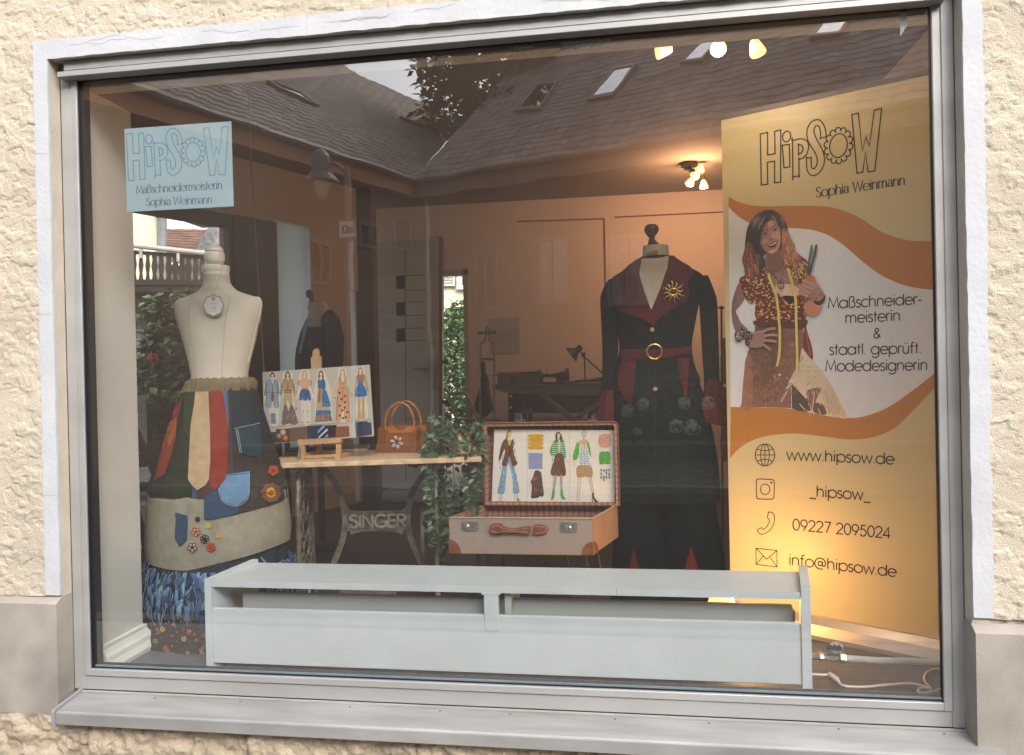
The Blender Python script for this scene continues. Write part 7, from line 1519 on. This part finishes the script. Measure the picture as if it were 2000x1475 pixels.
mb = MB(); mb.lathe(c+V(0, .003, 0), [(18*s7, 0), (14*s7, .004), (5*s7, .007)], 16, (1, 0, 0), (0, 0, 1), (0, -1, 0)); mb.build('stone', mat('dark_stone', (.05, .015, .02), .15, spec=.8), br_)
mb = MB(); mb.tube([on(gb_, *c7(943, y), .002) for y in (650, 740, 860, 960, 1080, 1250, 1400)], .0016, 5); mb.build('front_seam', mat('seam_dark', (.006, .010, .010), .9), co)
# trousers below the coat, with red inserts
tr = thing('trousers', (cc.x, YC, ZF+.05), 'dark wide trousers with pointed red inserts under the long dark green coat', 'trousers')
for xl, xr in (((1197, 1205), (1290, 1306)), ((1298, 1306), (1400, 1415))):
    rows = [(900, xl[0], xr[0]-4), (1000, xl[0]-2, xr[0]), (1080, xl[1]-8, xr[1]), (1150, xl[1]-12, xr[1]+6), (1230, xl[1]-16, xr[1]+12)]
    R = rows_loft(resample(rows, 4), YC+.02, .8, 36, lambda i, t: .03*math.sin(6*t)); mb = MB(); mb.grid(R, closed=True); tv = mb.bvh(); leg_ = mb.build('trouser_leg', mat('dark_cloth', (.003, .0055, .006), .95, var=.2, vscale=20, spec=.03), tr, smooth=True)
    pts = [(1238, 1072), (1226, 1120), (1250, 1120)] if xl[0] < 1250 else [(1350, 1066), (1340, 1100), (1336, 1122), (1366, 1122)]
    mb = MB(); drape(mb, tv, pts, .006, A('#8c2f22'), 8, 4); mb.build('red_insert', mat('red_insert_cloth', (.08, .012, .01), .9, spec=.05), leg_)

# ================================================================== JACKET ON THE FORM FURTHER BACK
YJ = 2.2; jm = mat('navy_wool', (.020, .028, .038), .9, var=.25, vscale=20, spec=.15)
jc = PY(622, 700, YJ); f3 = thing('dress_form', (jc.x, YJ, ZF), 'small dress form with dark knob wearing a navy jacket in the back of the shop', 'dress form')
rows = [(590, 606, 634), (600, 602, 640), (612, 604, 648), (640, 596, 655)]; mb = MB(); R = rows_loft(resample(rows, 3), YJ, .9, 20); mb.grid(R, closed=True); mb.poly(R[0]); mb.build('neck', form_m, f3, smooth=True, thr=50)
mb = MB(); rows = [(566, 602, 606), (569, 598, 610), (575, 597, 613), (581, 600, 613), (585, 605, 613), (589, 604, 618), (592, 602, 624)]; R = rows_loft(resample(rows, 2), YJ, 1, 16); mb.grid(R, closed=True); mb.poly(R[0]); mb.build('finial', fin, f3, smooth=True)
mb = MB(); mb.lathe((jc.x, YJ, ZF), [(.17, 0), (.17, .02), (.02, .05), (.02, .9)], 16); mb.build('stand', MATS['bronze_lamp_metal'], f3)
jk = thing('jacket', (jc.x, YJ, 1.1), 'navy blue tailored jacket on the small dress form in the back', 'jacket')
rows = [(606, 618, 648), (612, 608, 654), (622, 600, 659), (640, 592, 663), (660, 585, 665), (690, 579, 666), (720, 578, 665), (770, 580, 660), (850, 572, 668)]; mb = MB(); R = rows_loft(resample(rows, 3), YJ, .7, 32); mb.grid(R, closed=True); jb = mb.bvh(); mb.build('jacket_body', jm, jk, smooth=True, thr=60)
mb = MB(); mb.tube([PY(x, y, YJ-.13) for x, y in ((648, 622), (655, 660), (654, 700), (650, 745))], [.05, .058, .055, .05], 14); mb.build('sleeve', jm, jk, smooth=True)
mb = MB(); drape(mb, jb, [(607, 604), (618, 606), (600, 640), (588, 690), (583, 690), (592, 640)], .01, A('#9fb0bf'), 8, 3); mb.build('shirt_collar', cl, jk)
# ================================================================== BACK OF THE SHOP
K7 = crop(860, 560, 4.61); YD = 3.6
KP = lambda x, y, d=YD: PY(*K7(x, y), d)
oldw = mat('worn_grey_wood', (.24, .20, .165), .7, var=.25, vscale=8, stretch=(.4, 4, 4)); blk = mat('black_enamel', (.012, .012, .013), .3, spec=.6)
ib = thing('ironing_board', KP(950, 1000)*1.0+V(0, 0, 0), 'long grey ironing board on crossed legs behind the suitcase', 'ironing board')
mb = MB(); mb.prism([KP(*p) for p in [(465, 882), (1600, 868), (1600, 905), (470, 915)]], (0, .38, 0)); mb.build('board', oldw, ib)
mb = MB(); mb.prism([KP(*p, YD+.01) for p in [(480, 918), (1600, 906), (1600, 985), (1180, 976), (800, 965), (600, 958), (520, 935)]], (0, .3, 0)); mb.build('padding', mat('board_felt', (.36, .30, .25), .9), ib)
for a, b, d in (((930, 962), (1330, 1290), .05), ((1500, 990), (1080, 1310), .12)):
    mb = MB(); mb.bar(KP(*a, YD+d), KP(*b, YD+d), .022, .05, up=(0, 1, 0)); mb.build('leg', mat('leg_wood', (.42, .36, .30), .6), ib)
    mb = MB(); mb.bar(KP(a[0]-40, a[1]+6, YD+d+.2), KP(b[0]-40, b[1]+6, YD+d+.2), .022, .05, up=(0, 1, 0)); mb.build('leg', MATS['leg_wood'], ib)
bx = thing('cabinet', KP(1000, 1140, 4.2), 'dark wooden drawer cabinet standing behind the ironing board', 'cabinet')
mb = MB(); mb.prism([KP(*p, 4.2) for p in [(612, 940), (1500, 940), (1500, 1142), (612, 1137)]], (0, .4, 0)); mb.build('body', mat('dark_cabinet', (.028, .022, .019), .6, var=.3, vscale=6), bx)
mb = MB()
for x in (640, 1350): mb.bar(KP(x, 1140, 4.3), KP(x, 1420, 4.3), .05, .05)
mb.build('leg', MATS['dark_cabinet'], bx)
mb = MB()
for y in (990, 1090): mb.lathe(KP(640, y, 4.195), [(.012, 0), (.012, .015), (.006, .02)], 10, (1, 0, 0), (0, 0, 1), (0, -1, 0))
mb.build('knob', gold, bx)
cb = thing('cardboard_box', KP(700, 882), 'open cardboard box with folded papers on the ironing board', 'box')
mb = MB(); mb.prism([KP(*p, YD+.08) for p in [(512, 808), (900, 800), (895, 880), (515, 884)]], (0, .25, 0)); mb.build('body', mat('grey_cardboard', (.28, .22, .17), .85), cb)
mb = MB()
for L in ([(380, 806), (560, 790), (900, 796), (900, 803), (560, 806)], [(490, 778), (900, 768), (905, 790), (640, 796)], [(680, 770), (905, 764), (940, 795), (900, 802)]): mb.prism([KP(*p, YD+.06) for p in L], (0, .2, .01))
mb.build('flap', mat('kraft_flap', (.36, .26, .17), .85), cb)
mb = MB(); mb.prism([KP(*p, YD+.077) for p in [(632, 810), (680, 809), (680, 880), (634, 881)]], (0, .002, 0)); mb.build('tape', mat('brown_tape', (.10, .06, .04), .4), cb)
sm = thing('sewing_machine', KP(1040, 868), 'old black hand sewing machine on the ironing board beside the desk lamp', 'sewing machine')
mb = MB(); mb.prism([KP(*p, YD+.1) for p in cr([(898, 775), (930, 785), (990, 790), (1060, 775), (1115, 768), (1118, 860), (1050, 862), (1042, 825), (1000, 818), (930, 822), (915, 862), (900, 862)], True, 3)], (0, .07, 0)); mb.build('arm', blk, sm)
mb = MB(); mb.lathe(KP(1142, 798, YD+.1)+V(-.02, .03, 0), [(.0, 0), (.052, .0), (.062, .01), (.062, .025), (.052, .035), (.0, .035)], 24, (0, 1, 0), (0, 0, 1), (1, .35, 0)); mb.build('hand_wheel', blk, sm)
mb = MB(); mb.bar(KP(895, 868, YD+.14), KP(1130, 868, YD+.14), .18, .018); mb.tube([KP(894, 738, YD+.12), KP(897, 800, YD+.12)], .005, 6); mb.tube([KP(958, 742, YD+.12), KP(958, 790, YD+.12)], .003, 6); mb.build('base', blk, sm)
dl_ = thing('desk_lamp', KP(1300, 838), 'black desk lamp with conical shade on a thin jointed arm', 'desk lamp')
a, b = KP(1272, 540), KP(1180, 612); d = (b-a).normalized(); ax = d.orthogonal().normalized(); ay = d.cross(ax)
mb = MB(); u_ = (KP(1100, 600)-KP(1000, 600)).length/100; mb.lathe(a, [(26*u_, 0), (27*u_, 50*u_), (34*u_, 62*u_), (82*u_, 122*u_), (80*u_, 122*u_), (20*u_, 66*u_)], 20, ax, ay, d); mb.build('lamp_shade', blk, dl_, smooth=True, thr=40)
mb = MB(); mb.tube([KP(1255, 580), KP(1290, 625), KP(1450, 770), KP(1560, 860)], .007, 6); mb.tube([KP(1296, 588, YD+.02), KP(1303, 838, YD+.02)], .007, 6); mb.obox(KP(1290, 618), (.015, 0, 0), (0, .012, 0), (0, 0, .02)); mb.lathe(KP(1303, 862, YD+.03), [(.08, 0), (.08, .02), (.02, .03)], 16); mb.build('arm', blk, dl_)
pa = thing('paper_pattern', KP(1300, 860, YD-.02), 'loose tan paper patterns lying on the ironing board under the lamp', 'paper')
mb = MB(); g = [KP(*p, YD-.01)+V(0, dy, 0) for p, dy in (((1085, 858), 0), ((1270, 848), 0), ((1450, 815), 0), ((1560, 800), 0), ((1560, 858), .1), ((1380, 862), .1), ((1240, 866), .1), ((1130, 872), .1))]; mb.prism(g, (0, .06, .004)); mb.build('sheet', mat('tan_paper', (.42, .23, .13), .8, bump=.4, bscale=15), pa)
c = KP(785, 1215, 3.0)
for dx, lb in ((-.022, 'small black bottle behind the suitcase lid, the one nearer the valet stand'), (.022, 'small black bottle behind the suitcase lid, the one nearer the dark coat')):
    bt = thing('bottle', c+V(dx, 0, 0), lb, 'bottle', 'small black bottles behind the suitcase lid')
    mb = MB(); mb.lathe(c+V(dx, 0, 0), [(.018, 0), (.019, .06), (.012, .085), (.008, .1), (.008, .125)], 12); mb.build('glass', blk, bt)
# valet stand with hanging garment
YV = 3.1; VP = lambda x, y: PY(*K7(x, y), YV)
vs = thing('valet_stand', VP(425, 1240), 'bottle shaped tubular clothes valet stand by the entrance door', 'valet stand')
vmat = mat('bronze_tube', (.36, .31, .26), .4, metal=.5)
mb = MB(); mb.tube([VP(*p) for p in cr([(362, 1420), (362, 1195), (362, 560), (370, 520), (400, 480), (408, 440), (410, 385), (424, 362), (438, 385), (440, 440), (446, 480), (478, 520), (485, 560), (485, 1195), (485, 1420)], False, 4)], .0095, 8); mb.build('frame', vmat, vs)
mb = MB(); mb.tube([VP(340, 418), VP(505, 408)], .012, 8); mb.bar(VP(364, 650), VP(484, 654), .02, .02); mb.bar(VP(362, 1195), VP(540, 1202), .02, .012); mb.build('bar', mat('bar_wood', (.30, .20, .14), .5), vs)
gm = thing('hanging_garment', VP(400, 1170), 'dark patterned garment hanging from the tubular valet stand', 'garment')
mb = MB(); R = []
for y, xl, xr in ((672, 376, 404), (780, 374, 408), (820, 372, 434), (950, 340, 445), (1050, 308, 470), (1110, 312, 482), (1180, 370, 405)):
    a, b = PY(*K7(xl, y), YV+.05), PY(*K7(xr, y), YV+.05); m_ = (a+b)/2; R.append([m_+(b-a)/2*math.cos(t)+V(0, .05*math.sin(t)*(1+.2*math.sin(5*t)), 0) for t in [2*math.pi*k/24 for k in range(24)]])
mb.grid(R, closed=True); mb.build('cloth', mat('camouflage_cloth', (.085, .07, .05), .9, var=.5, vscale=14, col2=(.02, .018, .014)), gm, smooth=True)
# stepladder
YL2 = 3.3; LPp = lambda x, y, d=0: PY(*K7(x, y), YL2+d)
sl2 = thing('stepladder', LPp(230, 1270), 'small grey folding stepladder in front of the entrance glass', 'stepladder')
lm = mat('ladder_grey', (.5, .49, .46), .45, metal=.3)
mb = MB(); mb.tube([LPp(*p) for p in cr([(170, 1230), (120, 1120), (80, 1000), (85, 972), (110, 962), (210, 958), (240, 975), (290, 1080), (375, 1260), (420, 1350)], False, 4)], .014, 8); mb.build('rail', lm, sl2)
mb = MB(); mb.bar(LPp(280, 1110), LPp(240, 1280), .04, .015, up=(0, 1, 0)); mb.bar(LPp(160, 1195), LPp(330, 1190), .12, .02); mb.lathe(LPp(280, 1108, -.02), [(.02, 0), (.02, .02)], 12, (1, 0, 0), (0, 0, 1), (0, -1, 0)); mb.build('step', lm, sl2)
# clothes rail, wool and garment behind the coat
YR = 2.6; RP = lambda x, y, d=0: PY(x, y, YR+d)
cr_ = thing('clothes_rail', RP(1408, 1000), 'thin black clothes rail between the dark coat and the yellow banner', 'clothes rail')
mb = MB(); mb.tube([RP(1409, 598), RP(1412, 1060)], .007, 8); mb.tube([RP(1385, 601), RP(1470, 604)], .005, 6); mb.lathe(RP(1409, 601)-V(0, 0, .01), [(.012, 0), (.012, .02)], 10); mb.build('pole', blk, cr_)
yn_ = thing('wool_bundle', RP(1418, 758, .3), 'bundle of beige wool on a box beside the thin black clothes rail', 'wool')
mb = MB()
for k in range(14): y = 664+k*6.4; mb.tube([RP(x, y+1.5*math.sin(x*.7+k), .3) for x in range(1408, 1446, 4)], .013, 7)
mb.build('skein', mat('beige_wool', (.36, .26, .16), .95, var=.3, vscale=40, bump=.6, bscale=200), yn_)
mb = MB(); mb.prism([RP(1408, 757, .26), RP(1446, 757, .26), RP(1446, 800, .26), RP(1408, 800, .26)], (0, .2, 0)); mb.build('box', mat('brown_box', (.22, .12, .075), .8), yn_)
og = thing('orange_garment', RP(1424, 840, -.1), 'bright orange garment hanging low behind the flared cuff of the dark coat', 'garment')
mb = MB(); R = []
for y, xl, xr in ((772, 1420, 1440), (785, 1408, 1448), (815, 1412, 1450), (860, 1406, 1455), (900, 1410, 1452)):
    a, b = RP(xl, y, -.1), RP(xr, y, -.1); m_ = (a+b)/2; R.append([m_+(b-a)/2*math.cos(t)+V(0, .06*math.sin(t), 0) for t in [2*math.pi*k/20 for k in range(20)]])
mb.grid(R, closed=True); mb.build('cloth', mat('orange_cloth', (.40, .085, .03), .9, bump=.3, bscale=20), og, smooth=True)
# old machine on the sill, hanging cord, folding chair
def copy_tree(o, label):
    r = o.copy(); COL.objects.link(r); r['label'] = label
    for ch in list(o.children):
        c_ = ch.copy(); COL.objects.link(c_); c_.parent = r
    return r
m2 = copy_tree(sm, 'small black iron sewing machine standing in front of the pale wall panel'); m2.location = PY(575, 720, 2.7); m2.rotation_euler.z = math.radians(-75); m2.scale = (.75, .75, .75)
ped = thing('side_table', PY(575, 722, 2.7)-V(0, 0, 1.2), 'narrow dark side table under the small black iron machine', 'side table')
p_ = PY(575, 722, 2.7); mb = MB(); mb.box(p_.x-.16, p_.x+.16, p_.y-.14, p_.y+.16, p_.z-.045, p_.z-.012); mb.build('top', MATS['dark_cabinet'], ped)
for sx in (-.13, .13):
    for sy in (-.11, .13): mb = MB(); mb.box(p_.x+sx-.015, p_.x+sx+.015, p_.y+sy-.015, p_.y+sy+.015, ZF+.001, p_.z-.046); mb.build('leg', MATS['dark_cabinet'], ped)
hc = thing('thin_rope', PY(505, 720, 1.6), 'thin pale rope hanging straight down behind the cream dress form', 'cord')
mb = MB(); a, b = PY(489, 300, 1.6), PY(516, 730, 1.6); mb.tube([V(a.x, a.y, 3.36), a, b, b-V(0, 0, .4)], .0045, 6); mb.build('strand', mat('pale_rope', (.34, .27, .20), .8), hc)
fc = thing('folding_chair', PY(290, 1000, 1.0), 'dark wooden folding chair with pale slats behind the pillar', 'chair')
dk = mat('dark_chair_wood', (.05, .03, .02), .6)
for d, L in ((0, [(262, 832), (318, 962)]), (.0, [(318, 962), (330, 1010)]), (.06, [(268, 1000), (300, 1125), (312, 1170)])):
    mb = MB()
    for p, q in zip(L, L[1:]): mb.bar(PY(*p, 1.0+d), PY(*q, 1.0+d), .028, .02, up=(0, 1, 0))
    mb.build('leg', dk, fc)
for y0 in (930, 978):
    mb = MB(); mb.prism([PZ(200, y0+14, PY(280, y0, 1.0).z), PZ(300, y0+9, PY(280, y0, 1.0).z), PZ(296, y0-14, PY(280, y0, 1.0).z), PZ(200, y0-10, PY(280, y0, 1.0).z)], (0, 0, .012)); mb.build('slat', mat('pale_slat', (.45, .50, .56), .5), fc)
